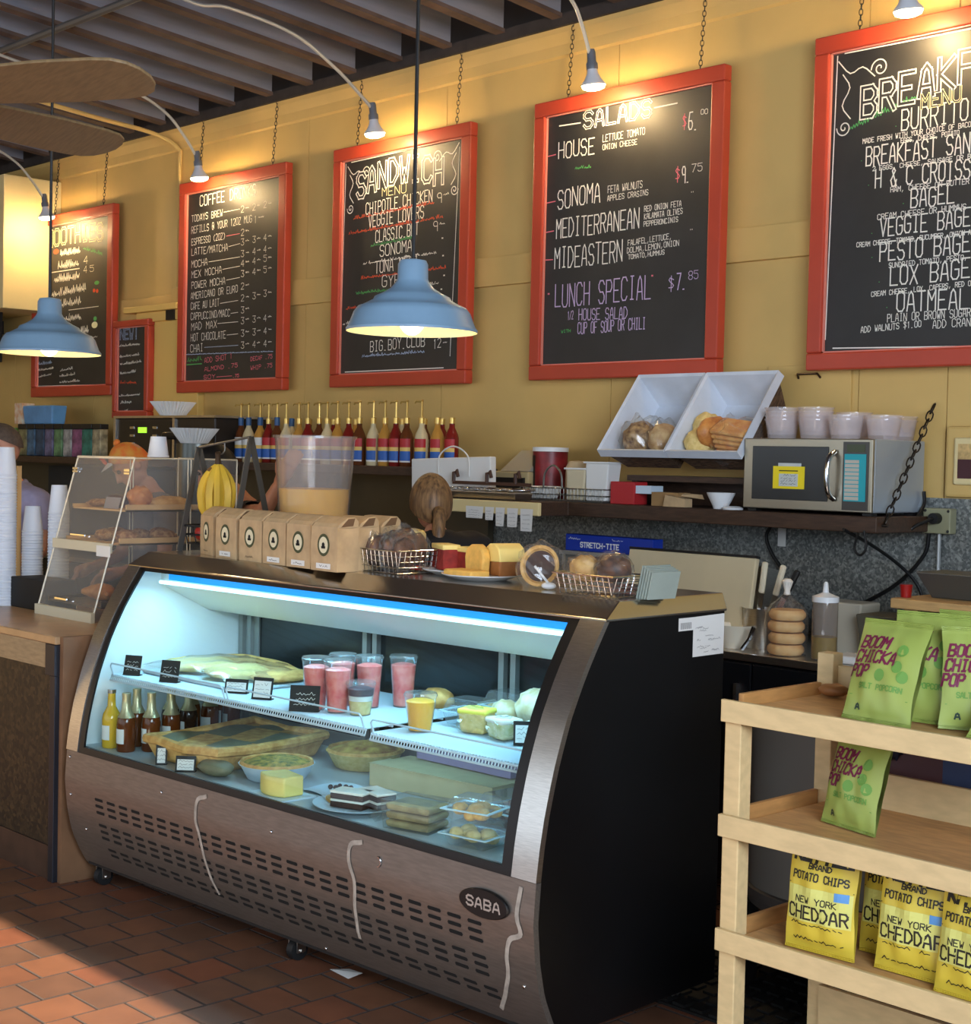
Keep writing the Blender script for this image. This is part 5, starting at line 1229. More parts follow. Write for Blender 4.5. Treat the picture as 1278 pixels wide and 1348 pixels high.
MB().box(-4.2, 1.78, 0, .04, .955, 1.55).build('sheet', M('olive_brown_panel', (78, 70, 54), .45, .3, var=.15, scale=3), t); MB().box(1.45, 1.7, -.03, 0, 1.40, 1.43).build('handle', m_steel, t)
tag(MB().box(-1.0, 1.0, -.015, 0, 0, .55).build('dark_board', M('dark_slate_board', (40, 42, 44), .6, var=.1), loc=(-9.3, 5.39, .98)), 'dark grey board under the shelf behind the man in the shirt', 'board')

# syrup bottles with pumps
m_lab = {'r': M('label_red', (178, 36, 40), .5), 'b': M('label_blue', (40, 92, 170), .5), 'w': M('label_white2', (224, 222, 216), .5), 'y': M('label_yellow', (224, 186, 96), .5)}
m_syr = [M('syrup_clear', (206, 190, 150), .12), M('syrup_brown', (96, 52, 26), .12), M('syrup_red', (120, 32, 26), .12), M('syrup_gold', (186, 134, 60), .12)]
m_gold = M('gold_pump', (212, 176, 96), .3, .6); m_bluecap = M('blue_cap', (44, 84, 130), .4)
def syrup(label, x, y, fluid, blue, pump, red):
    t = thing('syrup_bottle', label, 'bottle', (x, y, 1.6005), random.uniform(-.2, .2), 'syrup bottles on the wall shelf')
    b = MB(); b.lathe([(0, 0), (.033, 0), (.036, .006), (.036, .15), (.031, .17), (.015, .205), (.013, .245), (.015, .25), (0, .25)], 18); b.build('glass_body', m_syr[fluid], t, smooth=True)
    l = MB(); G_ = lambda z0, z1: l.grid(lambda u, v: (.0365 * math.cos(-PI * .95 + u * PI * .9), .0365 * math.sin(-PI * .95 + u * PI * .9), z0 + (z1 - z0) * v), 10, 1)
    l.mi = 0 if red else 2; G_(.10, .145); l.mi = 3; G_(.08, .10); l.mi = 1; G_(.03, .08); l.mi = 2; G_(.022, .03)
    l.build('paper_label', [m_lab['r'], m_lab['b'], m_lab['w'], m_lab['y']], t, smooth=2)
    if blue:
        MB().lathe([(.0165, .215), (.0165, .262), (0, .264)], 14).build('cap', m_bluecap, t, smooth=True)
    else:
        MB().lathe([(.0155, .225), (.0165, .255), (0, .258)], 14).build('collar', m_gold, t, smooth=True)
    if pump:
        p = MB(); p.tube([(0, 0, .25), (0, 0, .34)], .0055, 8); p.tube([(0, 0, .335), (-.035, -.01, .338), (-.042, -.012, .328)], .0045, 8); p.ball((0, 0, .342), (.009, .009, .006), 10, 6); p.build('pump', m_gold, t, smooth=True)
PX = [.979 * v for v in (-7.645, -7.565, -7.445, -7.36, -7.275, -7.185, -7.06, -6.975, -6.87, -6.795, -6.70, -6.60, -6.505, -6.385, -6.285, -6.195, -6.105, -5.985)]
NTH = ['first', 'second', 'third', 'fourth', 'fifth', 'sixth', 'seventh', 'eighth', 'ninth', 'tenth', 'eleventh', 'twelfth', 'thirteenth', 'fourteenth', 'fifteenth', 'sixteenth', 'seventeenth', 'eighteenth']
for i, x in enumerate(PX):
    syrup(('blue-capped ' if i < 5 and i != 3 else 'gold-pumped ') + 'syrup bottle, ' + NTH[i] + ' from the left in the front row', x, 5.14, (i * 3 + 1) % 4, i < 5 and i != 3, i not in (0,) or True, i > 2)
syrup('pumpless syrup bottle, next to last at the right end of the row', -5.76, 5.16, 3, False, False, True); syrup('pumpless syrup bottle at the far right end of the row, beside the white bag', -5.66, 5.17, 2, False, False, True)
for i, x in enumerate((-7.20, -7.03, -6.80, -6.60, -6.20, -6.02, -5.88)): syrup('syrup bottle in the back row, ' + NTH[i] + ' of the back row from the left', x, 5.30, i % 4, i == 0, False, i % 2 == 0)

# tea packets, coffee brewer, filters on the shelf at the left
TC = [(150, 140, 96), (84, 120, 150), (60, 84, 110), (126, 118, 150), (120, 160, 110), (190, 186, 180), (160, 96, 130), (60, 130, 110), (190, 176, 140)]
NM = ['tan', 'sky blue', 'navy blue', 'lilac', 'green', 'white', 'pink', 'teal', 'cream']
for i, c in enumerate(TC):
    x = -10.12 + i * .132
    t = thing('tea_packet', NM[i] + ' tea packet with a black top on the shelf left of the brewer', 'tea packet', (x, 5.10, 1.6005), random.uniform(-.08, .08), 'tea packets on the shelf')
    MB().box(-.06, .06, -.03, .03, 0, .19).build('packet', M('tea_' + NM[i].replace(' ', '_'), c, .55, scale=18, rgb2=tuple(int(v * .6) for v in c)), t, bevel=.008, smooth=True)
    MB().box(-.061, .061, -.031, .031, .19, .225).build('lid', m_dark, t, bevel=.004)
t = thing('blue_bin', 'translucent blue bin of packets on top of the tea packets', 'bin', (-9.88, 5.12, 1.826)); MB().taper(-.22, .22, -.06, .06, 0, .13, .015, .01).build('bin', M('bin_blue', (96, 150, 200), .4, var=.12, scale=8), t, bevel=.01)
tag(MB().box(-.06, .06, -.05, .05, 0, .15).build('orange_packet', M('packet_orange', (220, 160, 110), .5, scale=20, rgb2=(230, 220, 200)), loc=(-10.18, 5.12, 1.826), bevel=.005), 'orange and white packet left of the blue bin', 'packet')
tag(MB().box(-.05, .05, -.05, .05, 0, .2).build('green_packet', M('packet_green', (120, 160, 80), .5), loc=(-10.32, 5.14, 1.6005), bevel=.005), 'green packet at the left end of the tea packets', 'packet')
t = thing('coffee_brewer', 'black and steel coffee brewer with a green lit display', 'coffee brewer', (-8.10, 5.0, 1.6005))
MB().box(-.58, .55, 0, .40, 0, .258).build('housing', M('brewer_brown', (50, 44, 40), .35, .3), t, bevel=.008)
b = MB(); b.box(-.60, .57, -.012, .41, .258, .272); b.box(-.60, -.575, -.01, 0, 0, .26); b.box(.10, .125, -.01, 0, 0, .26); b.build('steel_trim', m_steel, t)
MB().box(-.52, .08, -.006, 0, .03, .235).build('control_panel', M('panel_black', (22, 22, 24), .3), t)
MB().box(-.30, -.20, -.009, -.006, .165, .20).build('display', M('lcd_green', (150, 210, 60), .4, emit=.8, ecol=(150, 220, 50)), t)
b = MB()
for i in range(3):
    for sx in (-.40, -.13): b.box(sx, sx + .05, -.009, -.006, .09 + i * .05, .105 + i * .05)
b.build('buttons', m_chrome, t)
MB().box(.14, .52, -.12, 0, .125, .17).build('brew_head', m_dark, t, bevel=.02)
def filt(label, x, y, z, r, h, n):
    t = thing('filter_stack', label, 'coffee filters', (x, y, z), group='coffee filter stacks')
    b = MB()
    b.lathe([(0, .001), (r * .58, .001), (r, h), (r * 1.02, h + .003), (r * .97, h), (r * .55, .006), (0, .006)], 72, wob=lambda j, zz: 1 + (.05 * (zz / h) * (1 if j % 2 else -1)))
    b.build('pleated_paper', M('filter_paper', (226, 226, 224), .8), t)
filt('upper stack of white pleated coffee filters on top of the brewer', -8.17, 5.10, 1.8735, .135, .085, 1); filt('lower stack of white pleated coffee filters in front of the brewer', -7.52, 4.84, 1.7015, .135, .085, 2)
tag(MB().lathe([(0, 0), (.11, 0), (.12, .02), (.12, .75), (0, .75)], 24).build('coffee_urn', M('urn_steel', (90, 92, 88), .3, .8), smooth=True, loc=(-7.52, 4.86, .9505)), 'grey steel coffee urn under the lower filter stack', 'urn')
b = MB(); b.box(-.62, -.10, 0, .1, 0, .028); b.box(-.3, .2, -.02, .1, -.04, -.01); tag(b.build('glass_rack', M('rack_greenish', (120, 126, 112), .4, .3), loc=(-6.74, 4.92, 1.0)), 'greenish metal rack below the lower filter stack', 'rack')
# television and junction box at the left
t = thing('television', 'black television edge on the wall at the left border of the photo', 'television', (-11.2, 5.12, 2.29)); MB().box(-.6, .56, 0, .05, 0, .66).build('screen_body', m_dark, t, bevel=.006); MB().box(-.05, .05, .05, .31, .25, .35).build('bracket', m_dark, t)
t = thing('conduit_pipe', 'yellow painted conduit running down the wall beside the COFFEE DRINKS board', 'pipe', (-8.66, WY - .02, 2.62))
MB().tube(curve([(0, 0, .08), (0, 0, .9), (-.01, -.01, 1.03), (-.1, -.15, 1.12), (-.12, -.6, 1.16), (-.12, -1.4, 1.235)], 6), .014, 8).build('pipe', m_wall, t, smooth=True)
MB().box(-.045, .045, -.03, .0, -.02, .12).build('junction_box', m_wall, t, bevel=.01); MB().box(-.05, .05, -.06, -.03, -.10, -.03).build('black_plug', m_dark, t)

# prep shelf: bag, utensils, register, tins, baskets of bread, microwave
PZ = 1.4625
t = thing('paper_bag', 'white paper carrier bag with twisted handles lying on the prep shelf', 'bag', (-5.42, 4.965, PZ))
b = MB().at((0, 0, 0), ry=R(-2)); b.taper(-.285, .285, -.02, .02, 0, .19, .0, .0, -.0, .0); b.build('bag_body', m_paper, t, bevel=.006)
b = MB(); b.tube(curve([(-.08, -.025, .10), (-.07, -.028, .20), (.03, -.03, .245), (.13, -.028, .20), (.14, -.025, .10)], 6), .004, 6); b.build('handle', m_paper, t)
t = thing('utensil_tray', 'steel tray of serving utensils under brown handles', 'tray', (-5.10, 4.885, PZ))
b = MB(); b.taper(-.27, .25, -.06, .06, 0, .035, .01, .01); b.build('tray', m_steel, t, bevel=.004)
for k in range(10):
    x = -.24 + k * .05; b = MB(); b.tube([(x, -.05 + .02 * (k % 3), .045), (x + .07, .04, .05)], .006, 6); b.ball((x, -.05 + .02 * (k % 3), .045), (.022, .014, .008), 10, 6); b.build('spoon', m_chrome, t, smooth=2)
b = MB()
b.box(-.26, .26, .02, .035, .065, .08)
for x in (-.25, -.02, .17): b.tube([(x, .02, .075), (x, .02, .12), (x + .02, .02, .13), (x + .03, .02, .10)], .009, 6)
b.build('brown_handles', M('handle_brown', (70, 42, 28), .5), t)
t = thing('label_printer', 'beige desktop printer with a sloping grey lid', 'printer', (-5.22, 5.26, PZ))
MB().box(-.15, .12, -.10, .12, 0, .13).build('body', M('beige_plastic', (186, 166, 122), .5), t, bevel=.008); b = MB(); b.prism([(-.10, .13), (.12, .13), (.12, .235), (.05, .235)], 'x', -.08, .12); b.build('lid', M('grey_plastic', (150, 146, 132), .4), t, bevel=.005)
MB().box(-.13, .10, -.115, -.10, .01, .10).build('keypad', m_dark, t)
t = thing('coffee_tin', 'red and black coffee tin with a white lid behind the clear container', 'tin', (-5.06, 5.27, PZ)); MB().lathe([(0, 0), (.085, 0), (.085, .23), (0, .23)], 28).build('tin', M('tin_red', (150, 34, 40), .4, scale=9, rgb2=(70, 20, 24)), t, smooth=True); MB().lathe([(.088, .23), (.088, .25), (0, .252)], 28).build('lid', m_white, t, smooth=True); b = MB(); b.grid(lambda u, v: (.0858 * math.cos(-2.7 + u * .9), .0858 * math.sin(-2.7 + u * .9), .02 + .19 * v), 8, 1); b.build('black_label', m_dark, t)
t = thing('clear_container', 'clear plastic container standing in front of the red coffee tin', 'container', (-4.885, 5.275, PZ)); MB().lathe([(0, 0), (.06, 0), (.055, .16), (.04, .185), (0, .19)], 24).build('container', M('tan_clear', (196, 172, 136), .3), t, smooth=True)
t = thing('handled_wire_basket', 'wire basket with a tall loop handle holding napkins', 'basket', (-4.78, 5.12, PZ))
b = MB()
for z in (.004, .03, .06): b.tube([(-.26, -.07, z), (.26, -.07, z), (.26, .07, z), (-.26, .07, z)], .003, 5, closed=True)
for k in range(25): b.tube([(-.26 + .52 * k / 24, -.07, .06), (-.26 + .52 * k / 24, -.07, .004), (-.26 + .52 * k / 24, .07, .004)], .002, 4)
b.tube(curve([(-.11, -.07, .06), (-.10, -.07, .13), (-.05, -.07, .165), (.0, -.07, .13), (.01, -.07, .06)], 5), .005, 6); b.build('wire_frame', M('grey_wire', (120, 118, 112), .35, .7), t)
for i, (x, w_, h, c) in enumerate(((.06, .12, .14, 'tan'), (.19, .14, .17, 'white'), (-.17, .12, .05, 'white'))):
    t = thing('napkin_bundle', ['tan paper bundle in the middle of the handled basket', 'white folded napkins at the right of the handled basket', 'low white packet at the left of the handled basket'][i], 'napkins', (-4.78 + x, 5.12, PZ + .008)); MB().taper(-w_ / 2, w_ / 2, -.045, .045, 0, h, .01, .005, .01).build('bundle', m_paper if c == 'white' else M('tan_paper', (206, 192, 160), .8), t, bevel=.006); b = MB(); b.box(-w_ / 2, w_ / 2 + .01, -.05, .05, h, h + .008); b.build('top_sheet', m_paper, t)
t = thing('first_aid_box', 'red box with a pale blue-white end beside the wooden riser', 'box', (-4.40, 5.12, PZ)); MB().box(-.10, .04, -.04, .05, 0, .10).build('carton', M('carton_red', (178, 40, 44), .5), t, bevel=.003); MB().box(.04, .13, -.03, .05, .05, .085).build('white_end', M('pale_blue_white', (200, 216, 228), .5), t)
t = thing('wooden_riser', 'low brown wooden riser carrying the two bread baskets', 'riser', (-4.13, 5.31, PZ)); b = MB(); b.box(-.36, .36, -.13, .12, .105, .13); b.build('top', m_brownwood, t); b = MB(); b.box(-.34, -.31, -.12, .12, 0, .105); b.box(.31, .34, -.12, .12, 0, .105); b.box(-.34, .34, .09, .12, 0, .105); b.build('supports', m_brownwood, t)
t = thing('tan_carton', 'low tan carton pushed under the wooden riser', 'box', (-4.24, 5.11, PZ)); MB().box(-.02, .13, -.03, .05, 0, .06).build('carton', M('dull_kraft', (150, 116, 74), .7, var=.1), t)
t = thing('kraft_wedge', 'small folded kraft paper wedge in front of the riser', 'paper', (-4.10, 5.07, PZ)); b = MB(); b.prism([(-.07, 0), (.05, 0), (.05, .035), (-.06, .05)], 'y', -.02, .03); b.build('wedge', m_kraft, t); MB().quad((-.05, .02, .05), (.10, .05, .035), (.08, .06, .055), (-.04, .05, .06)).build('flap', m_kraft, t)
t = thing('ramekin', 'small white bowl beside the microwave', 'bowl', (-3.89, 5.09, PZ)); MB().lathe([(0, 0), (.03, 0), (.034, .012), (.058, .06), (.06, .068), (.054, .066), (.03, .014), (0, .012)], 28).build('bowl', m_white, t, smooth=True)
t = thing('jar_lid', 'flat white lid between the bowl and the microwave', 'lid', (-3.805, 5.06, PZ)); MB().lathe([(0, 0), (.042, 0), (.045, .008), (.03, .014), (0, .015)], 24).build('lid', m_white, t, smooth=True)
# bread baskets, tilted forward
m_wick = M('dark_wicker', (62, 44, 34), .7, scale=40, rgb2=(110, 84, 62), bump=.6, stretch=(1, 1, 3))
m_lin = M('pale_cloth_liner', (206, 212, 222), .8, var=.07, scale=7, bump=.9)
def bread_basket(label, x, y):
    t = thing('bread_basket', label, 'basket', (x, y, PZ + .135), 0, 'lined bread baskets', rx=R(52))
    b = MB(); w_, d_, h = .37, .43, .17
    b.X = Matrix.Translation((0, d_ / 2, 0))
    def shell(i, o, zb):
        P = lambda s, z: [(-w_ / 2 * s, -d_ / 2 * s, z), (w_ / 2 * s, -d_ / 2 * s, z), (w_ / 2 * s, d_ / 2 * s, z), (-w_ / 2 * s, d_ / 2 * s, z)]
        return P
    P = shell(0, 0, 0); A = [b.v(p) for p in P(.82, 0)]; B = [b.v(p) for p in P(1.0, h)]
    b.f(A[::-1])
    for i in range(4): b.f([A[i], A[(i + 1) % 4], B[(i + 1) % 4], B[i]])
    b.build('wicker', m_wick, t, recalc=False)
    l = MB(); l.X = Matrix.Translation((0, d_ / 2, 0)); A = [l.v(p) for p in P(.80, .012)]; B = [l.v(p) for p in P(.97, h)]; Cc = [l.v(p) for p in P(1.03, h + .008)]; D = [l.v(p) for p in P(1.05, h - .035)]
    l.f(A)
    for X_, Y_ in ((A, B), (B, Cc), (Cc, D)):
        for i in range(4): l.f([X_[i], X_[(i + 1) % 4], Y_[(i + 1) % 4], Y_[i]])
    l.build('cloth_liner', m_lin, t, recalc=False, smooth=True, angle=30)
    return t
def rot52(x, y, z): a = R(52); return Vector((x, y * math.cos(a) - z * math.sin(a), y * math.sin(a) + z * math.cos(a)))
for bx, lab in ((-4.335, 'lined wicker bread basket on the left, holding one dark seeded loaf'), (-3.945, 'lined wicker bread basket on the right, holding rolls and sliced bread')):
    bread_basket(lab, bx, 5.155)
    o_ = Vector((bx, 5.155, PZ + .135))
    if bx < -4.1:
        for i, (x, y, z, r, mm, l) in enumerate(((-.045, .115, .10, (.085, .092, .085), M('seeded_loaf', (90, 54, 32), .6, scale=34, rgb2=(186, 150, 100), bump=.3), 'dark streaked loaf in film in the left basket'), (.075, .12, .095, (.055, .09, .075), M('pale_seeded', (170, 130, 84), .6, scale=26, rgb2=(206, 176, 128)), 'paler end of bread beside the streaked loaf in the left basket'))):
            t = thing('bread_loaf', l, 'bread', o_ + rot52(x, y, z)); b = MB(); blob(b, (0, 0, 0), r, .05, seed=130 + i); b.build('loaf', mm, t, smooth=2); b = MB(); blob(b, (0, 0, .01), tuple(v * 1.15 for v in r), .12, seed=135 + i); b.build('film', m_film, t)
    else:
        for i, (x, y, z, r, mm, l) in enumerate(((-.10, .095, .10, (.07, .065, .07), m_crumb, 'pale roll at the lower left of the right basket'), (-.11, .19, .10, (.06, .06, .065), m_crumb, 'pale roll at the upper left of the right basket'), (-.04, .15, .11, (.045, .11, .07), m_cro, 'golden crusted roll beside the pale rolls in the right basket'))):
            t = thing('bread_roll', l, 'bread', o_ + rot52(x, y, z), group='rolls in the right bread basket'); b = MB(); blob(b, (0, 0, 0), r, .05, seed=140 + i); b.build('roll', mm, t, smooth=2)
        t = thing('sliced_loaf', 'bag of orange-brown sliced bread at the right of the right basket', 'bread', o_ + rot52(.08, .12, .085), 0, rx=R(30))
        for k in range(6):
            b = MB().at((0, 0, -.06 + k * .024), ry=R(8)); b.box(-.085, .085, -.06, .06, 0, .019); b.build('slice', M('toast_crust', (204, 130, 62), .6, scale=22, rgb2=(228, 176, 106)), t, bevel=.008)
        b = MB(); blob(b, (0, 0, .01), (.12, .10, .105), .12, seed=150); b.build('film', m_film, t)
# microwave
t = thing('microwave', 'steel commercial microwave with a yellow sticker on its dark door', 'microwave', (-3.445, 5.05, PZ))
w2 = .302
MB().box(-w2, w2, .015, .38, .012, .297).build('housing', M('micro_side', (176, 186, 196), .38, .5), t, bevel=.006)
MB().box(-w2, w2, 0, .015, .012, .297).build('front_frame', M('micro_front', (158, 150, 132), .32, .85), t, bevel=.004)
MB().box(-w2 + .045, .105, -.004, 0, .05, .265).build('door_window', M('window_dark', (38, 38, 36), .25), t, bevel=.006)
k_ = MB(); k_.box(-w2 + .15, -w2 + .30, -.006, -.004, .095, .185); k_.build('yellow_sticker', M('sticker_yellow', (240, 214, 30), .5), t)
k_ = MB(); k_.box(-w2 + .18, -w2 + .27, -.0075, -.006, .105, .155); k_.box(-w2 + .175, -w2 + .285, -.0072, -.006, .185, .198); k_.mi = 1; k_.box(-w2 + .18, -w2 + .27, -.0085, -.0075, .165, .169)
for i in range(4): scribble(k_, .07, .008, .0014, lambda a, c: (a, -.0082, c), -w2 + .19, .112 + i * .011)
k_.build('sticker_print', [M('sticker_grey', (196, 200, 196), .5), m_ink], t)
MB().tube(curve([(.135, -.005, .245), (.13, -.035, .22), (.128, -.045, .155), (.13, -.035, .085), (.135, -.005, .06)], 6), .011, 10).build('door_handle', m_chrome, t, smooth=True)
MB().box(.172, .285, -.004, 0, .02, .285).build('control_panel', M('micro_panel', (60, 56, 50), .3), t)
MB().box(.19, .27, -.006, -.004, .245, .275).build('display', M('lcd_dark_green', (52, 60, 22), .3), t); MB().box(.18, .276, -.006, -.004, .055, .238).build('keypad', M('teal_keypad', (36, 160, 170), .5), t)
k_ = MB()
for i in range(10): k_.box(.184, .246, -.0075, -.006, .06 + i * .0158, .0725 + i * .0158)
k_.build('keys', M('key_beige', (190, 182, 166), .5), t)
b = MB()
for x in (-.27, .27):
    for y in (.04, .34): b.box(x - .02, x + .02, y - .02, y + .02, 0, .012)
b.build('feet', m_dark, t)
# clear tubs on the microwave
def tub_mesh(r, h):
    b = MB(); b.lathe([(0, 0), (r * .82, 0), (r, h), (r * 1.06, h), (r * 1.06, h + .006)], 22); return b.build('clear_tub', glassy('tub_plastic', (250, 246, 246), .1, 1.0, .26, (240, 232, 232)), smooth=True)
pt = None; MT = PZ + .2975
for i, (x, y, n, l) in enumerate(((-3.655, 5.18, 4, 'first from the left'), (-3.50, 5.19, 4, 'second from the left'), (-3.42, 5.345, 3, 'rear stack near the middle'), (-3.345, 5.17, 2, 'third from the right'), (-3.215, 5.235, 2, 'second from the right'), (-3.24, 5.39, 2, 'rear stack at the right'))):
    for k in range(n):
        lb = 'frosted clear tub in a nested stack on the microwave, ' + l
        if pt is None: pt = tag(tub_mesh(.07, .075), lb, 'tub'); c = pt
        else: c = dup(pt, label=lb)
        c['group'] = 'clear tubs on the microwave, ' + l
        c.location = (x, y, MT + k * .016)
# chain, cords, outlet, picture, panel
b = MB(); chain(b, (-3.115, 5.44, 1.905), (-3.088, 5.06, 1.44), .05, .013, .0032); b.tube([(-3.10, 5.06, 1.43), (-3.075, 5.06, 1.43)], .006, 6); tag(b.build('support_chain', M('iron_chain', (60, 54, 48), .4, .8)), 'iron chain from the wall holding the right end of the prep shelf', 'chain')
t = thing('outlet_box', 'grey-green square outlet box with a black plug on the metal wall', 'outlet', (-3.065, WY - .006, 1.445))
MB().box(-.058, .062, -.05, 0, -.05, .05).build('box', M('outlet_green_grey', (142, 140, 110), .5), t, bevel=.005); MB().tube([(.005, -.05, .01), (.005, -.085, .01)], .022, 14).build('plug', m_dark, t); b = MB()
for x in (-.048, .052):
    for z in (-.04, .04): b.ball((x, -.05, z), .006, 8, 5)
b.build('screws', m_dark, t); MB().tube([(.0, -.02, -.05), (.0, -.02, -.50)], .008, 8).build('conduit', M('grey_conduit', (170, 172, 170), .4, .5), t)
m_cord = M('black_cord', (16, 16, 16), .5)
def cord(label, pts, r=.007): tag(MB().tube(curve(pts, 8), r, 8).build('power_cord', m_cord, smooth=True), label, 'cord')
cord('black cord looping from the outlet plug to the back of the microwave', [(-3.06, 5.36, 1.455), (-3.09, 5.30, 1.43), (-3.11, 5.28, 1.415), (-3.125, 5.40, 1.50), (-3.13, 5.41, 1.56)])
cord('black cord hanging in a long sweep below the shelf down to the counter', [(-3.10, 5.41, 1.40), (-3.13, 5.42, 1.30), (-3.26, 5.42, 1.17), (-3.45, 5.40, 1.06), (-3.56, 5.36, 1.0)], .008)
cord('black cord dropping from the shelf end and crossing the sweeping cord', [(-3.225, 4.99, 1.41), (-3.22, 5.2, 1.34), (-3.19, 5.35, 1.26), (-3.15, 5.41, 1.19), (-3.12, 5.42, 1.12)], .007)
cord('small black cord loop hanging under the shelf end', [(-3.16, 4.99, 1.40), (-3.18, 5.0, 1.34), (-3.155, 5.0, 1.315), (-3.13, 5.0, 1.345), (-3.14, 5.0, 1.41)], .005)
cord('black cord with a white tag hanging below the shelf above the knives', [(-3.86, 5.42, 1.40), (-3.89, 5.42, 1.34), (-3.86, 5.42, 1.27), (-3.80, 5.42, 1.20)], .008)
tag(MB().box(-.02, .02, -.004, 0, 0, .09).build('cord_tag', m_paper, loc=(-3.82, WY - .012, 1.30)), 'small white tag beside the cord above the knives', 'tag')
t = thing('framed_picture', 'small yellow-framed picture at the right edge of the wall', 'picture', (-2.93, WY, 1.54)); b = MB(); b.box(-.12, .12, -.03, 0, .0, .28); b.build('frame', m_wall, t, bevel=.012); b = MB(); b.box(-.075, .075, -.045, -.03, .05, .235); b.build('inner_frame', m_cream, t, bevel=.008); b = MB(); b.box(-.055, .055, -.047, -.045, .075, .15); b.mi = 1; b.box(-.055, .055, -.047, -.045, .15, .21); b.build('print', [M('print_maroon', (70, 30, 32), .5), M('print_tan', (206, 170, 110), .6, var=.3, scale=30)], t)
t = thing('panel_door', 'flat yellow wall hatch with a small handle above the bread baskets', 'wall hatch', (-3.70, WY, 1.78)); MB().box(-.22, .20, -.012, 0, 0, .30).build('hatch', m_wall, t, bevel=.002); MB().tube([(-.06, -.012, .245), (-.055, -.03, .262), (.045, -.03, .262), (.05, -.012, .245)], .005, 6).build('handle', M('bronze', ()), t)
t = thing('ticket_rail', 'beige order rail with paper slips at the edge of the prep shelf', 'order rail', (-4.985, 4.80, 1.40)); MB().box(-.31, .31, 0, .02, .0, .06).build('rail', m_cream, t, bevel=.004)
for i, (x, w_, h) in enumerate(((-.10, .12, .055), (-.0, .06, .06), (.07, .06, .085), (.15, .07, .085), (.24, .08, .10))):
    s = MB(); s.quad((x - w_ / 2, -.003, .03), (x + w_ / 2, -.003, .03), (x + w_ / 2 - .004, -.006, .03 - h), (x - w_ / 2 + .006, -.006, .03 - h)); s.mi = 1
    for q in range(4): scribble(s, w_ * .6, .006, .001, lambda a, c: (a, -.0072, c), x - w_ * .3, .02 - h * (q + 1) / 5)
    s.build('order_slip', [m_paper, M('print_grey', ())], t, recalc=False)

# lower counter behind the case: film box, boards, knives, bowl, muffins, bottle
KZ = .9305
t = thing('film_box', 'long blue box of stretch-tite plastic wrap on its holder', 'wrap box', (-4.555, 5.17, 1.235)); MB().box(-.265, .265, -.035, .035, 0, .075).build('carton', M('film_blue', (16, 50, 156), .4), t, bevel=.003); b = MB(); write(b, 'STRETCH-TITE', .24, .022, .005, lambda a, c: (a, -.0365, c), -.17, .018); scribble(b, .08, .012, .002, lambda a, c: (a, -.0365, c), -.25, .05); scribble(b, .07, .010, .002, lambda a, c: (a, -.0365, c), .02, .054); b.build('print', m_white, t, recalc=False)
t = thing('film_holder', 'grey metal stand under the blue plastic wrap box', 'stand', (-4.555, 5.17, KZ)); MB().box(-.28, .28, -.06, .06, .285, .304).build('top', m_steel, t)
b = MB(); b.box(-.27, -.25, -.05, .05, 0, .285); b.box(.25, .27, -.05, .05, 0, .285); b.build('legs', m_steel, t)
t = thing('cutting_board', 'large leaning cream cutting board with a dark top edge', 'cutting board', (-3.86, 4.84, KZ + .03), rx=R(-10)); MB().box(-.36, .30, 0, .025, 0, .325).build('board', M('board_cream', (206, 190, 154), .55, var=.05, scale=4), t, bevel=.004); MB().box(-.36, .30, -.002, .027, .325, .335).build('dark_edge', m_dark, t); MB().box(-.36, .30, .05, .16, 0, .30).build('rest', m_steel, t)
t = thing('knife_crock', 'steel container holding kitchen knives', 'container', (-3.52, 4.90, KZ)); MB().lathe([(0, 0), (.075, 0), (.082, .155), (.084, .158), (.074, .155), (.068, .01), (0, .01)], 26).build('container', m_steel, t, smooth=True)
def knife(label, dx, ax, ay, mm):
    t = thing('kitchen_knife', label, 'knife', (-3.52 + dx, 4.885, KZ + .065), group='knives in the steel container', rx=ax, ry=ay); MB().box(-.012, .012, -.001, .001, .0, .15).build('blade', m_chrome, t); MB().box(-.013, .013, -.009, .009, .15, .275).build('handle', mm, t, bevel=.008)
m_hand = M('handle_white', (216, 204, 176), .5)
knife('white-handled knife, left one in the steel container', -.02, R(-4), R(4), m_hand); knife('white-handled knife leaning right in the steel container', .02, R(-4), R(14), m_hand); knife('black-handled knife at the right of the steel container', .03, R(-8), R(24), m_dark)
t = thing('mixing_bowl', 'cream bowl on the counter beside the display case', 'bowl', (-3.585, 4.80, KZ)); MB().lathe([(0, 0), (.042, 0), (.046, .012), (.082, .085), (.085, .092), (.078, .09), (.042, .018), (0, .016)], 30).build('bowl', M('bowl_cream', (222, 212, 190), .4), t, smooth=True)
b = MB()
b.tube([(-3.50, 4.74, KZ + .008), (-3.46, 4.73, KZ + .05), (-3.44, 4.73, KZ + .10)], .009, 6); tag(b.build('bread_knife', m_chrome), 'shiny serrated utensil leaning beside the bagged muffins', 'utensil')
t = thing('bagged_muffins', 'stack of four english muffins in a knotted clear bag', 'bread', (-3.335, 4.79, KZ)); m_em = M('english_muffin', (222, 160, 92), .7, scale=20, rgb2=(232, 190, 130))
for k in range(4):
    b = MB(); b.lathe([(0, 0), (.06, .002), (.07, .014), (.07, .028), (.06, .04), (0, .042)], 24); b.build('muffin', m_em, t, smooth=True, loc=(.004 * (k % 2), 0, .001 + k * .044))
b = MB(); b.lathe([(0, .0), (.076, .002), (.08, .05), (.082, .1), (.077, .16), (.06, .19), (.03, .215), (.012, .235), (.01, .245), (.02, .275), (.016, .285), (0, .285)], 22, wob=lambda j, z: 1 + (.04 if j % 2 else -.02)); b.build('bag', m_film, t)
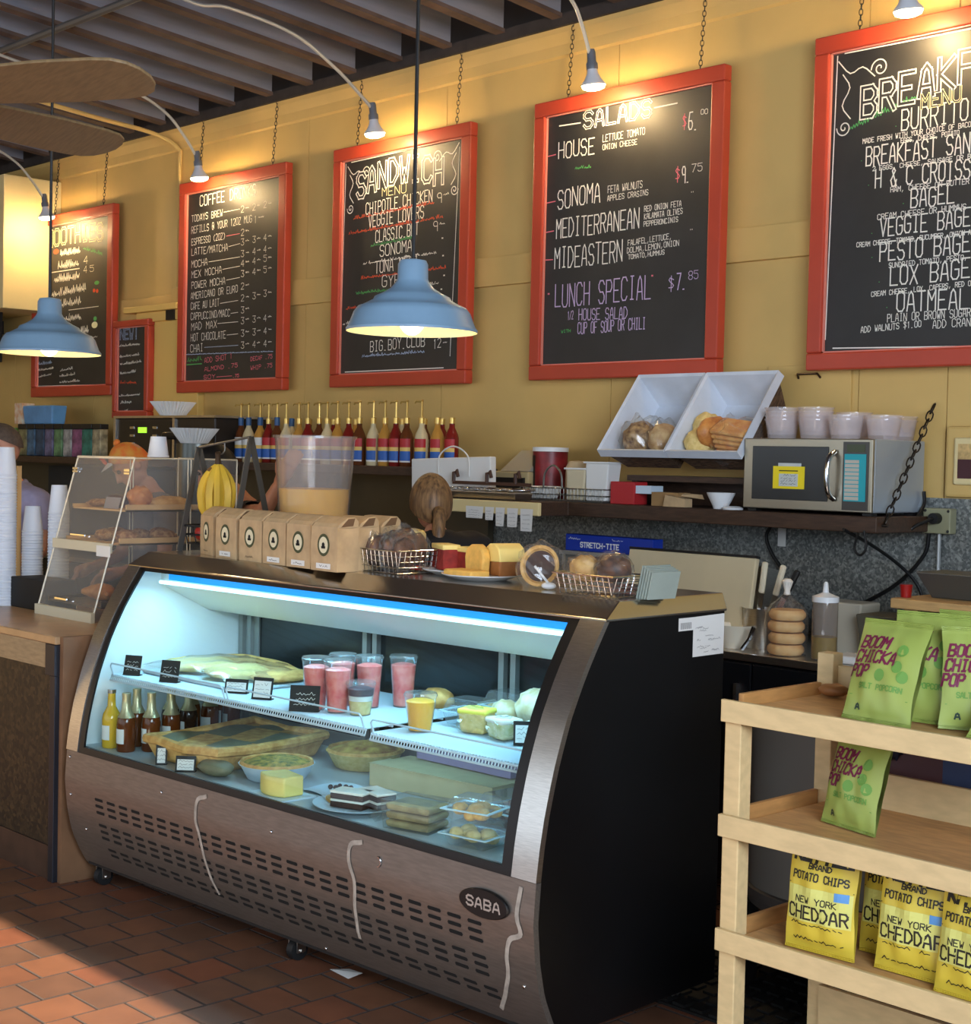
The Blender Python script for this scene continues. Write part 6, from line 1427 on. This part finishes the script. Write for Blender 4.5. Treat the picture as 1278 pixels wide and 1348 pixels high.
b = MB(); b.lathe([(0, .225), (.014, .23), (.011, .245), (.022, .28), (.012, .29), (0, .29)], 12); b.build('knot', M('bag_knot', (226, 218, 206), .6), t, smooth=True)
t = thing('squeeze_bottle', 'clear squeeze bottle of yellow oil on the counter behind the snack rack', 'bottle', (-3.17, 4.80, KZ))
MB().lathe([(0, 0), (.044, 0), (.048, .006), (.048, .215), (.046, .225), (0, .225)], 26).build('bottle', m_milky, t, smooth=True); MB().lathe([(0, .004), (.0465, .004), (.0465, .085), (0, .085)], 26).build('oil', M('oil_yellow', (176, 150, 44), .3), t, smooth=True); MB().lathe([(.05, .215), (.05, .235), (.03, .242), (.012, .25), (.008, .285), (.004, .29), (0, .29)], 22).build('nozzle_cap', m_white, t, smooth=True)
t = thing('plastic_carton', 'grey-white plastic carton behind the squeeze bottle', 'container', (-3.23, 5.05, KZ)); MB().taper(-.12, .10, -.07, .07, 0, .20, .01, .01).build('tub', M('carton_grey', (186, 180, 162), .5), t, bevel=.008)
t = thing('dark_tub', 'dark grey open tub behind the rack bags', 'tub', (-3.02, 5.0, KZ)); MB().taper(-.09, .12, -.09, .09, 0, .17, .02, .02).build('tub', M('tub_grey', (90, 86, 74), .5), t, bevel=.006)
t = thing('folded_towel', 'white folded towel on the counter edge', 'towel', (-3.02, 4.80, KZ)); MB().box(-.09, .07, -.06, .06, 0, .03).build('towel', m_paper, t, bevel=.01)
# raised board on a box at the right, with a bowl
t = thing('pass_stand', 'low dark box stand at the right behind the green snack bags', 'stand', (-2.35, 4.70, .60)); MB().box(-.40, .6, .02, .40, 0, .56).build('box', M('stand_dark', (58, 46, 40), .6), t); MB().box(-.43, -.38, .0, .10, .47, .56).build('bracket', M('bracket_wood', (206, 170, 110), .6), t); MB().box(-.36, -.24, -.02, .02, .46, .54).build('black_knob', m_dark, t)
tag(MB().box(-.47, .65, -.03, .40, 0, .035).build('wooden_board', M('board_tan', (190, 150, 96), .5, var=.12, scale=6, stretch=(2, 12, 12)), loc=(-2.35, 4.70, 1.1605), bevel=.004), 'thick tan wooden board on the dark stand at the right edge', 'board')
t = thing('steel_pan', 'grey steel pan on the tan wooden board', 'pan', (-2.66, 4.88, 1.196)); MB().taper(-.13, .12, -.1, .1, 0, .09, .05, .03).build('pan', M('pan_grey', (96, 94, 88), .4, .6), t, bevel=.004)
t = thing('stoneware_bowl', 'tan rimmed bowl on the wooden board cut by the photo edge', 'bowl', (-2.42, 4.82, 1.196)); MB().lathe([(0, 0), (.05, 0), (.11, .085), (.115, .095), (.10, .09), (.045, .012), (0, .01)], 28).build('bowl', M('bowl_tan', (206, 176, 124), .5), t, smooth=True)
t = thing('sauce_cup', 'small red sauce cup at the left end of the wooden board', 'cup', (-2.80, 4.74, 1.196)); MB().lathe([(0, 0), (.018, 0), (.022, .045), (0, .045)], 16).build('cup', M('sauce_red', (150, 24, 20), .3), t, smooth=True)
# ------------------------------------------------------------------ snack rack at the right
t = thing('snack_rack', 'pale wooden three-shelf snack rack at the right of the display case', 'rack', (-2.30, 3.05, 0))
RX = 1.25
for i, (x, y, h) in enumerate(((0, 0, 1.045), (RX, 0, 1.045), (0, .40, 1.15), (RX, .40, 1.15))):
    MB().box(x, x + .05, y + .002, y + .05, 0, h).build('post', m_wood, t, bevel=.003)
for z in (1.055, .765, .475):
    MB().box(.052, RX - .002, .02, .43, z - .022, z - .008).build('shelf_board', M('shelf_ply', (196, 150, 96), .55, var=.12, scale=5, stretch=(3, 10, 10)), t)
    MB().box(-.004, RX + .05, -.012, .002, z - .05, z + .006).build('front_rail', m_wood, t, bevel=.002)
    MB().box(.002, .018, .052, .398, z - .03, z + .016).build('side_lip', M('lip_wood', (184, 134, 78), .5, var=.12, scale=6, stretch=(10, 2, 10)), t, bevel=.002)
for z0, z1 in ((1.035, 1.118), (.745, .85)): MB().box(.05, RX, .425, .44, z0, z1).build('back_slat', m_wood, t, bevel=.002)
MB().box(.05, RX, .38, .395, .0, .26).build('bottom_panel', m_wood, t)

def snack_bag(name, label, x, y, z, w, h, th, rz, lean, kind, seed=0, group=None):
    t = thing(name, label, 'snack bag', (x, y, z), rz, group, rx=R(-lean))
    rnd = random.Random(seed); ph = [rnd.uniform(0, 6) for _ in range(6)]
    def T(a, c):
        u = min(1, max(0, a / w + .5)); v = min(1, max(0, c / h))
        e = (max(0, math.sin(PI * u)) ** .6) * (max(0, math.sin(PI * min(1, max(0, (v - .05) / .88)))) ** .55)
        return th / 2 * e + .0035 * (math.sin(17 * u + ph[0] + 5 * v) * math.sin(9 * v + ph[1]) + .6 * math.sin(31 * u + ph[2]) * (abs(v - .5) * 2) ** 2) * (.25 + e) + .002
    wx = lambda u, v: (u - .5) * w * (1 - .06 * math.sin(PI * v) + .012 * math.sin(14 * v + ph[3]))
    m0, m1, m2 = {'pop': ('bag_lime', (160, 172, 88), (140, 156, 72)), 'chip': ('bag_yellow', (214, 190, 66), (196, 170, 52)), 'orange': ('bag_orange', (214, 128, 50), (190, 106, 40))}[kind]
    mb_ = M(m0, m1, .38, scale=3, rgb2=m2)
    for nm, sg in (('bag_front', -1), ('bag_back', 1)):
        b = MB(); b.grid(lambda u, v: (wx(u, v), sg * T(wx(u, v), v * h), v * h), 20, 24)
        o = b.build(nm, mb_, t, smooth=2, recalc=False)
        if nm == 'bag_front': front = o
    b = MB()
    for v0, v1 in ((0, .035), (.955, 1.0)):
        b.grid(lambda u, v: (wx(u, v0 + (v1 - v0) * v), (.0024 if int(v * 6) % 2 else -.0024) - .002, h * (v0 + (v1 - v0) * v)), 8, 6)
    b.build('crimped_seals', mb_, t, recalc=False)
    F = lambda off: (lambda a, c: (a, -T(a, c) - off, c))
    if kind == 'pop':
        p = MB()
        for i, (s, ww) in enumerate((('BOOM', .085), ('CHICKA', .118), ('POP', .058))): write(p, s, ww * w / .19, .027 * h / .24, .0056, lambda a, c: F(.0016)(a + (c - h * .6) * .18, c), -w * .44, h * (.70 - .145 * i))
        p.build('brand_lettering', M('print_purple', (112, 28, 62), .5), t, recalc=False)
        g_ = MB()
        for cx, cz in ((.045, .70), (.04, .54), (.0, .44), (.058, .45)):
            c = [F(.0015)(cx * w / .19 + .014 * math.cos(2 * PI * k / 12), cz * h + .015 * math.sin(2 * PI * k / 12)) for k in range(12)]; g_.f([g_.v(q) for q in c])
        write(g_, 'SALT POPCORN', w * .62, .012, .0026, F(.0015), -w * .28, h * .30); g_.stroke([(-w * .42, h * .235), (w * .42, h * .235)], .0016, F(.0015))
        g_.build('green_print', M('print_green', (104, 150, 66), .5), t, recalc=False)
        k = MB(); write(k, 'A', .016, .012, .004, F(.0016), -w * .3, h * .10); k.build('small_mark', M('print_dark_green', (40, 60, 50), .5), t, recalc=False)
    elif kind == 'chip':
        k = MB(); write(k, 'KETTLE', w * .86, .040, .009, F(.0016), -w * .42, h * .80); write(k, 'BRAND', w * .34, .012, .003, F(.0016), -w * .17, h * .735); write(k, 'POTATO CHIPS', w * .80, .017, .0034, F(.0016), -w * .40, h * .635)
        write(k, 'NEW YORK', w * .60, .014, .0026, F(.0016), -w * .32, h * .435); write(k, 'CHEDDAR', w * .86, .030, .0048, F(.0016), -w * .43, h * .295)
        k.stroke([(-w * .45, h * .585), (w * .45, h * .585)], .002, F(.0016)); scribble(k, w * .72, .007, .002, F(.0016), -w * .38, h * .235); scribble(k, w * .74, .008, .0022, F(.0016), -w * .38, h * .10)
        k.build('black_print', M('print_black', (38, 34, 24), .5), t, recalc=False)
        p = MB(); p.grid(lambda u, v: F(.001)((u - .5) * w * .9, h * (.27 + .30 * v)), 12, 8); p.build('pale_band', M('band_pale_lime', (208, 204, 110), .4), t, recalc=False)
        q = MB(); q.grid(lambda u, v: F(.002)(w * (.24 + .17 * u), h * (.50 + .075 * v)), 4, 3); q.build('blue_flag', M('flag_blue', (86, 142, 196), .4), t, recalc=False)
    return t
snack_bag('popcorn_bag', 'lime green popcorn bag at the front left of the top rack shelf', -1.905, 3.105, 1.05, .19, .25, .055, R(-4), 20, 'pop', 1)
snack_bag('popcorn_bag', 'lime green popcorn bag behind the front one on the top rack shelf', -1.845, 3.20, 1.05, .19, .265, .055, R(6), 16, 'pop', 2)
snack_bag('popcorn_bag', 'tallest-standing lime green popcorn bag at the back of the top rack shelf', -1.79, 3.30, 1.05, .19, .265, .05, R(4), 14, 'pop', 3)
snack_bag('popcorn_bag', 'shaded lime green popcorn bag facing left, beside the orange bag', -1.70, 3.205, 1.05, .17, .24, .05, R(28), 14, 'pop', 4)
snack_bag('snack_bag', 'orange snack bag at the right photo edge on the top rack shelf', -1.585, 3.26, 1.05, .17, .24, .05, R(10), 12, 'orange', 5)
snack_bag('popcorn_bag', 'lime green popcorn bag cut by the right photo edge, lying low on the top shelf', -1.575, 3.10, 1.05, .19, .24, .05, R(-2), 38, 'pop', 6)
snack_bag('popcorn_bag', 'single lime green popcorn bag on the middle rack shelf', -2.03, 3.20, .76, .185, .235, .055, R(-14), 14, 'pop', 7)
snack_bag('chip_bag', 'yellow cheddar potato chip bag at the left of the lowest rack shelf', -2.035, 3.10, .47, .19, .275, .07, R(4), 6, 'chip', 8)
snack_bag('chip_bag', 'yellow cheddar chip bag partly hidden behind its right neighbour on the lowest shelf', -1.895, 3.21, .47, .19, .275, .06, R(4), 6, 'chip', 9)
snack_bag('chip_bag', 'yellow cheddar chip bag third from the left on the lowest shelf', -1.80, 3.125, .47, .19, .27, .06, R(2), 7, 'chip', 10)
snack_bag('chip_bag', 'yellow cheddar chip bag cut by the right photo edge on the lowest shelf', -1.625, 3.085, .47, .19, .26, .06, R(0), 9, 'chip', 11)

# things behind the rack
t = thing('storage_drum', 'grey drum with a dark rim at its base behind the rack', 'drum', (-2.62, 4.12, .0))
b = MB(); b.lathe([(0, .30), (.29, .30), (.30, .31), (.30, .86), (.305, .87), (.29, .88), (0, .88)], 48); b.build('drum', M('drum_grey', (118, 116, 112), .5), t, smooth=True)
b = MB(); b.lathe([(.302, .295), (.312, .30), (.312, .325), (.302, .33)], 48); b.lathe([(0, .27), (.30, .27), (.30, .30), (0, .30)], 48); b.build('rim', M('rim_dark_grey', (78, 74, 72), .5), t, smooth=True)
b = MB(); b.box(-.28, .28, -.28, .28, .10, .16)
for x in (-.22, .22):
    for y in (-.22, .22): b.box(x - .03, x + .03, y - .03, y + .03, 0, .27)
b.build('dolly', m_dark, t)
t = thing('painted_panel', 'blue and maroon panel seen between the rack shelves at the right edge', 'panel', (-1.9, 3.56, 0))
MB().box(-.27, -.08, 0, .03, .0, 1.0).build('maroon_part', M('maroon_paint', (96, 62, 64), .6), t); MB().box(-.08, .9, 0, .03, .0, 1.0).build('blue_part', M('blue_paint', (66, 80, 116), .6, var=.1, scale=3), t)
t = thing('apron_bundle', 'dark red and blue cloth hanging behind the rack post', 'cloth', (-2.20, 3.56, .86)); b = MB(); blob(b, (0, 0, .10), (.05, .035, .09), .1, seed=200); b.build('red_cloth', M('cloth_red', (120, 48, 38), .8), t, smooth=2); b = MB(); blob(b, (.075, 0, .09), (.035, .03, .08), .1, seed=201); b.build('blue_cloth', M('cloth_navy', (50, 52, 74), .8), t, smooth=2)
b = MB()
b.prism([(-3.2, 3.55), (-2.36, 3.55), (-2.36, 4.75), (-3.2, 4.75)], 'z', .002, .010)
mt_ = M('black_rubber_mat', (20, 19, 18), .6, var=.4, scale=40)
for i in range(12):
    for j in range(16): b.box(-3.19 + i * .068, -3.19 + i * .068 + .045, 3.56 + j * .073, 3.56 + j * .073 + .05, .010, .018)
tag(b.build('floor_mat', mt_), 'black rubber grid mat on the floor behind the rack and case end', 'mat')
tag(MB().quad((-.06, -.02, .002), (.05, -.03, .002), (.06, .02, .012), (-.02, .03, .003)).build('paper_scrap', m_paper, loc=(-3.72, 2.99, .0)), 'white paper scrap on the floor under the display case', 'paper')
tag(MB().quad((-.02, -.01, .002), (.02, -.012, .003), (.018, .012, .006), (-.015, .01, .003)).build('paper_scrap', m_paper, loc=(-2.52, 3.62, .018)), 'white crumb of paper on the floor mat behind the rack', 'paper')
b = MB(); blob(b, (0, 0, .03), (.07, .05, .028), .08, seed=210); o = tag(b.build('wood_scoop', M('scoop_wood', (150, 98, 54), .5), smooth=2), 'brown wooden bowl edge on the rack top behind the case corner', 'bowl'); o.location = (-2.20, 3.38, 1.048); o.scale = (.6, .6, .6)
# ------------------------------------------------------------------ people behind the counters
m_skin = M('skin', (196, 138, 110), .5, var=.05, scale=14); m_skin2 = M('skin_tan', (182, 122, 90), .5, var=.05, scale=14)
def skin_mesh(verts, edges, root, sub=1):
    me = bpy.data.meshes.new('armature_lines'); me.from_pydata([v[0] for v in verts], edges, [])
    o = bpy.data.objects.new('armature_lines', me); COL.objects.link(o)
    o.modifiers.new('skin', 'SKIN'); sv = me.skin_vertices[0].data
    for i, v in enumerate(verts):
        sv[i].radius = v[1] if isinstance(v[1], tuple) else (v[1], v[1]); sv[i].use_root = i == root
    s = o.modifiers.new('sub', 'SUBSURF'); s.levels = s.render_levels = sub
    bpy.context.view_layer.update()
    ev = o.evaluated_get(bpy.context.evaluated_depsgraph_get()); out = bpy.data.meshes.new_from_object(ev)
    bpy.data.objects.remove(o); bpy.data.meshes.remove(me); return out
def cap(mb, X, r, front, side, back, wav=0):
    """shell over the skull: how far down it reaches at the front, the sides and the back"""
    keep = mb.X; mb.X = X
    def fn(u, v):
        ph = 2 * PI * u; c = math.cos(ph)
        lim = side + ((front - side) * c if c > 0 else (back - side) * -c)
        th = R(lim) * v; k = 1 + wav * math.sin(11 * ph) * v
        return (r[0] * k * math.sin(th) * math.sin(ph), -r[1] * k * math.sin(th) * math.cos(ph), r[2] * math.cos(th))
    mb.grid(fn, 28, 12, cu=True); mb.X = keep
def person(label, J, face, tilt, sk, shirt, trousers, hair, hs=1.0, fingers=()):
    """J: joints in world space; face: heading of the head, 0 looks towards -y"""
    root = Vector((J['pelvis'][0], J['pelvis'][1], 0)); L = lambda k: Vector(J[k]) - root
    names = ['pelvis', 'waist', 'chest', 'neck', 'skull', 'shL', 'elL', 'wrL', 'shR', 'elR', 'wrR', 'hipL', 'knL', 'anL', 'toL', 'hipR', 'knR', 'anR', 'toR']
    rad = dict(pelvis=(.15, .11), waist=(.13, .10), chest=(.155, .115), neck=.055, skull=.055, shL=.058, elL=.042, wrL=.028, shR=.058, elR=.042, wrR=.028, hipL=.085, knL=.058, anL=.04, toL=.032, hipR=.085, knR=.058, anR=.04, toR=.032)
    E_ = [('pelvis', 'waist'), ('waist', 'chest'), ('chest', 'neck'), ('neck', 'skull'), ('chest', 'shL'), ('shL', 'elL'), ('elL', 'wrL'), ('chest', 'shR'), ('shR', 'elR'), ('elR', 'wrR'), ('pelvis', 'hipL'), ('hipL', 'knL'), ('knL', 'anL'), ('anL', 'toL'), ('pelvis', 'hipR'), ('hipR', 'knR'), ('knR', 'anR'), ('anR', 'toR')]
    ix = {n: i for i, n in enumerate(names)}
    body = skin_mesh([(L(n), rad[n]) for n in names], [(ix[a], ix[b]) for a, b in E_], 0)
    t = thing('person', label, 'person', root)
    b = MB(); b.bm.from_mesh(body); bpy.data.meshes.remove(body)
    HX = Matrix.Translation(L('skull') + Vector((0, 0, .0))) @ Matrix.Rotation(face, 4, 'Z') @ Matrix.Rotation(tilt, 4, 'X') @ Matrix.Translation((0, -.02, .085)) @ Matrix.Scale(hs, 4)
    b.X = HX
    b.ball((0, .01, .02), (.074, .092, .098), 20, 14); b.ball((0, -.02, -.045), (.058, .068, .068), 16, 10); b.ball((0, -.06, -.085), (.024, .022, .018), 10, 8)
    b.tube([(0, -.082, .022), (0, -.094, -.004), (0, -.106, -.026), (0, -.088, -.034)], [.008, .011, .016, .008], 8)
    b.ball((0, -.083, -.058), (.025, .012, .009), 10, 6); b.ball((0, -.078, .035), (.052, .016, .011), 12, 6)
    for s in (-1, 1): b.ball((s * .076, .012, -.008), (.011, .02, .033), 10, 8)
    b.X = Matrix.Identity(4)
    for w_, e_ in (('wrL', 'elL'), ('wrR', 'elR')):
        p = L(w_); d = (p - L(e_)).normalized(); s = d.orthogonal().normalized(); n_ = d.cross(s)
        pm = p + d * .055; b.tube([p - d * .01, p + d * .03, pm, p + d * .095], [.027, .033, .037, .034], 10)
        for k, ln in enumerate((.058, .072, .078, .07)):
            q = p + d * .088 + s * (k - 1.5) * .0185
            b.tube([q, q + d * ln * .45 + n_ * .008, q + d * ln * .8 + n_ * .024, q + d * ln * .92 + n_ * .040], [.0105, .0095, .0088, .007], 7)
        q = p + d * .035 - s * .030; b.tube([q, q + d * .03 - s * .020 + n_ * .012, q + d * .058 - s * .026 + n_ * .026], [.013, .0115, .008], 7)
    o = b.build('body', sk, t, smooth=2); rm = o.modifiers.new('merge', 'REMESH'); rm.mode = 'VOXEL'; rm.voxel_size = .0085; rm.use_smooth_shade = True
    bpy.context.view_layer.update()
    me = bpy.data.meshes.new_from_object(o.evaluated_get(bpy.context.evaluated_depsgraph_get())); o.modifiers.clear(); old = o.data; o.data = me; bpy.data.meshes.remove(old)
    n = len(me.vertices); co = np.empty(n * 3); me.vertices.foreach_get('co', co); co = co.reshape(-1, 3); no = np.empty(n * 3); me.vertices.foreach_get('normal', no); no = no.reshape(-1, 3)
    best = np.full(n, 1e9); own = np.zeros(n, int); par = np.zeros(n)
    for q, (a, c_) in enumerate(E_):
        A, C_ = np.array(L(a)), np.array(L(c_)); d_ = C_ - A; tt = np.clip((co - A) @ d_ / (d_ @ d_), 0, 1)
        ra = [r_[0] if isinstance(r_, tuple) else r_ for r_ in (rad[a], rad[c_])]
        ds = np.linalg.norm(co - (A + tt[:, None] * d_), axis=1) - (ra[0] + (ra[1] - ra[0]) * tt) * .6
        mm = ds < best; best[mm] = ds[mm]; own[mm] = q; par[mm] = tt[mm]
    SH = {0: (0, 1), 1: (0, 1), 2: (0, .80), 4: (0, 1), 5: (0, .62), 7: (0, 1), 8: (0, .62)}; TR = {0: (0, .35), 10: (0, 1), 11: (0, 1), 12: (0, .95), 14: (0, 1), 15: (0, 1), 16: (0, .95)}
    def garment(name, sel, off, mm):
        keep = np.zeros(n, bool)
        for q, (lo, hi) in sel.items(): keep |= (own == q) & (par >= lo) & (par <= hi)
        g_ = MB(); ids = {}
        for f_ in me.polygons:
            if all(keep[v_] for v_ in f_.vertices):
                for v_ in f_.vertices:
                    if v_ not in ids: ids[v_] = g_.bm.verts.new(co[v_] + no[v_] * off)
                g_.bm.faces.new([ids[v_] for v_ in f_.vertices])
        for _ in range(3): bmesh.ops.smooth_vert(g_.bm, verts=g_.bm.verts, factor=.5, use_axis_x=True, use_axis_y=True, use_axis_z=True)
        return g_.build(name, mm, t, smooth=2, recalc=False)
    e = MB(); e.X = HX
    for s in (-1, 1): e.ball((s * .031, -.077, .015), .011, 10, 7)
    e.build('eyes', M('eye_dark', (52, 40, 34), .3), t, smooth=2)
    garment('shirt', SH, .014, shirt); garment('trousers', TR, .012, trousers)
    hair(t, HX, L); return t
def stand(x, y, fc, s=1.0, lean=0.0, armL=None, armR=None, sh=.19):
    """joints of someone standing at x, y heading fc (0 = towards -y), leaning forward"""
    c, d = math.cos(fc), math.sin(fc)
    W = lambda a, b, z: (x + (a * c - b * d), y + (a * d + b * c), z)
    ln = lambda z: -lean * max(0, (z - .95)) / .7
    J = dict(pelvis=W(0, 0, .95 * s), waist=W(0, ln(1.15), 1.13 * s), chest=W(0, ln(1.33), 1.33 * s), neck=W(0, ln(1.47) + .01, 1.475 * s), skull=W(0, ln(1.56) - .005, 1.56 * s),
             hipL=W(.095, 0, .90 * s), knL=W(.105, -.015, .50 * s), anL=W(.11, .01, .085 * s), toL=W(.12, -.14, .035), hipR=W(-.095, 0, .90 * s), knR=W(-.105, -.015, .50 * s), anR=W(-.11, .01, .085 * s), toR=W(-.12, -.14, .035))
    for n, sg, arm in (('L', 1, armL), ('R', -1, armR)):
        J['sh' + n] = W(sg * sh, ln(1.40), 1.405 * s); J['el' + n] = W(sg * (sh + .05), ln(1.40) - .03, 1.12 * s); J['wr' + n] = W(sg * (sh - .02), ln(1.40) - .24, 1.06 * s)
        if arm: J['el' + n], J['wr' + n] = arm
    return J
m_grey_shirt = M('mauve_grey_shirt', (150, 144, 172), .8, var=.06, scale=30); m_bshirt = M('black_shirt', (22, 21, 24), .8); m_trs = M('dark_trousers', (38, 38, 44), .8)
def hair_man(t, X, L):
    b = MB(); cap(b, X @ Matrix.Translation((0, .012, .02)), (.084, .103, .108), 32, 66, 112); b.build('hair', M('short_grey_brown_hair', (92, 78, 68), .8, var=.2, scale=60), t, smooth=2)
    c = MB(); p = L('chest').lerp(L('neck'), .86); c.tube([p + Vector((.078 * math.cos(a), .072 * math.sin(a) + .0, .022 * math.sin(a))) for a in [2 * PI * k / 20 for k in range(20)]], .017, 8, closed=True)
    for s in (-1, 1): c.prism([(s * .012, -.095), (s * .075, -.075), (s * .065, -.01), (s * .03, -.03)], 'y', p.y - .085, p.y - .075) if False else None
    c.build('collar', m_grey_shirt, t, smooth=True)
J = stand(-7.36, 3.64, R(12), 1.0, .03, sh=.25)
person('man in a mauve-grey collared shirt looking down behind the cup towers', J, R(-38), R(18), m_skin, m_grey_shirt, m_trs, hair_man, 1.12)
def hair_scarf(t, X, L):
    b = MB(); cap(b, X, (.084, .104, .128), 52, 84, 112, .02); b.build('headscarf', M('orange_headscarf', (214, 150, 62), .7, scale=22, rgb2=(222, 104, 44)), t, smooth=2)
    f = MB(); f.X = X
    for k in range(5): f.ball((-.045 + .018 * math.cos(k * 1.257), -.088, .105 + .018 * math.sin(k * 1.257)), (.013, .009, .013), 8, 6)
    f.build('red_flower', M('flower_red', (222, 74, 34), .6), t, smooth=2)
    v = MB(); v.X = X; v.grid(lambda u, w: (-.078 + .156 * u, -.080 - .06 * w * math.sin(PI * u), .082 - .012 * w), 10, 3); v.build('white_visor', m_white, t, smooth=2)
    n = MB(); n.X = X; n.ball((0, .02, .135), (.02, .02, .016), 10, 6); n.build('top_knot', M('orange_headscarf', ()), t, smooth=2)
J = stand(-6.90, 4.24, R(-5), .98, .10)
person('person in an orange patterned headscarf and white visor bent over behind the acrylic pastry case', J, R(-20), R(42), m_skin, M('grey_blouse', (104, 98, 106), .8), m_trs, hair_scarf)
def hair_black(t, X, L):
    b = MB(); cap(b, X, (.088, .108, .125), 62, 100, 130, .02); b.build('hair', M('black_hair', (14, 13, 14), .5), t, smooth=2)
J = stand(-5.78, 4.22, R(-43.8), .97, .30, armL=((-5.46, 3.88, 1.395), (-5.375, 3.90, 1.53)))
person('person in black with black hair, bare forearm raised between the bananas and the juice', J, R(-55), R(30), m_skin2, m_bshirt, m_trs, hair_black)
def hair_pony(t, X, L):
    m_h = M('light_brown_hair', (146, 110, 72), .5, scale=5, rgb2=(86, 62, 42), stretch=(16, 16, 1.5))
    b = MB(); cap(b, X, (.092, .112, .128), 60, 112, 150, .02); b.build('hair', m_h, t, smooth=2)
    p = MB(); p.X = X; p.tube(curve([(0, .09, -.06), (0, .135, -.08), (.01, .15, -.15), (.015, .15, -.22), (.03, .15, -.30)], 6), [.02, .022, .024, .026, .027] + [.028] * 8 + [.027, .026, .025, .024, .022, .02, .018, .014, .012, .01, .008, .006], 10); p.build('ponytail', m_h, t, smooth=2)
    q = MB(); q.X = X; q.tube([(.022 * math.cos(a), .118 + .0 * a, -.075 + .022 * math.sin(a)) for a in [2 * PI * k / 14 for k in range(14)]], .007, 6, closed=True); q.build('hair_tie', m_dark, t)
J = stand(-4.35, 3.99, R(-112), .93, .26)
for k_ in ('neck', 'skull'): J[k_] = (J[k_][0], J[k_][1], J[k_][2] - .06)
person('woman with a light brown ponytail in a black shirt, seen from behind', J, R(-118), R(14), m_skin, m_bshirt, m_trs, hair_pony, .95)
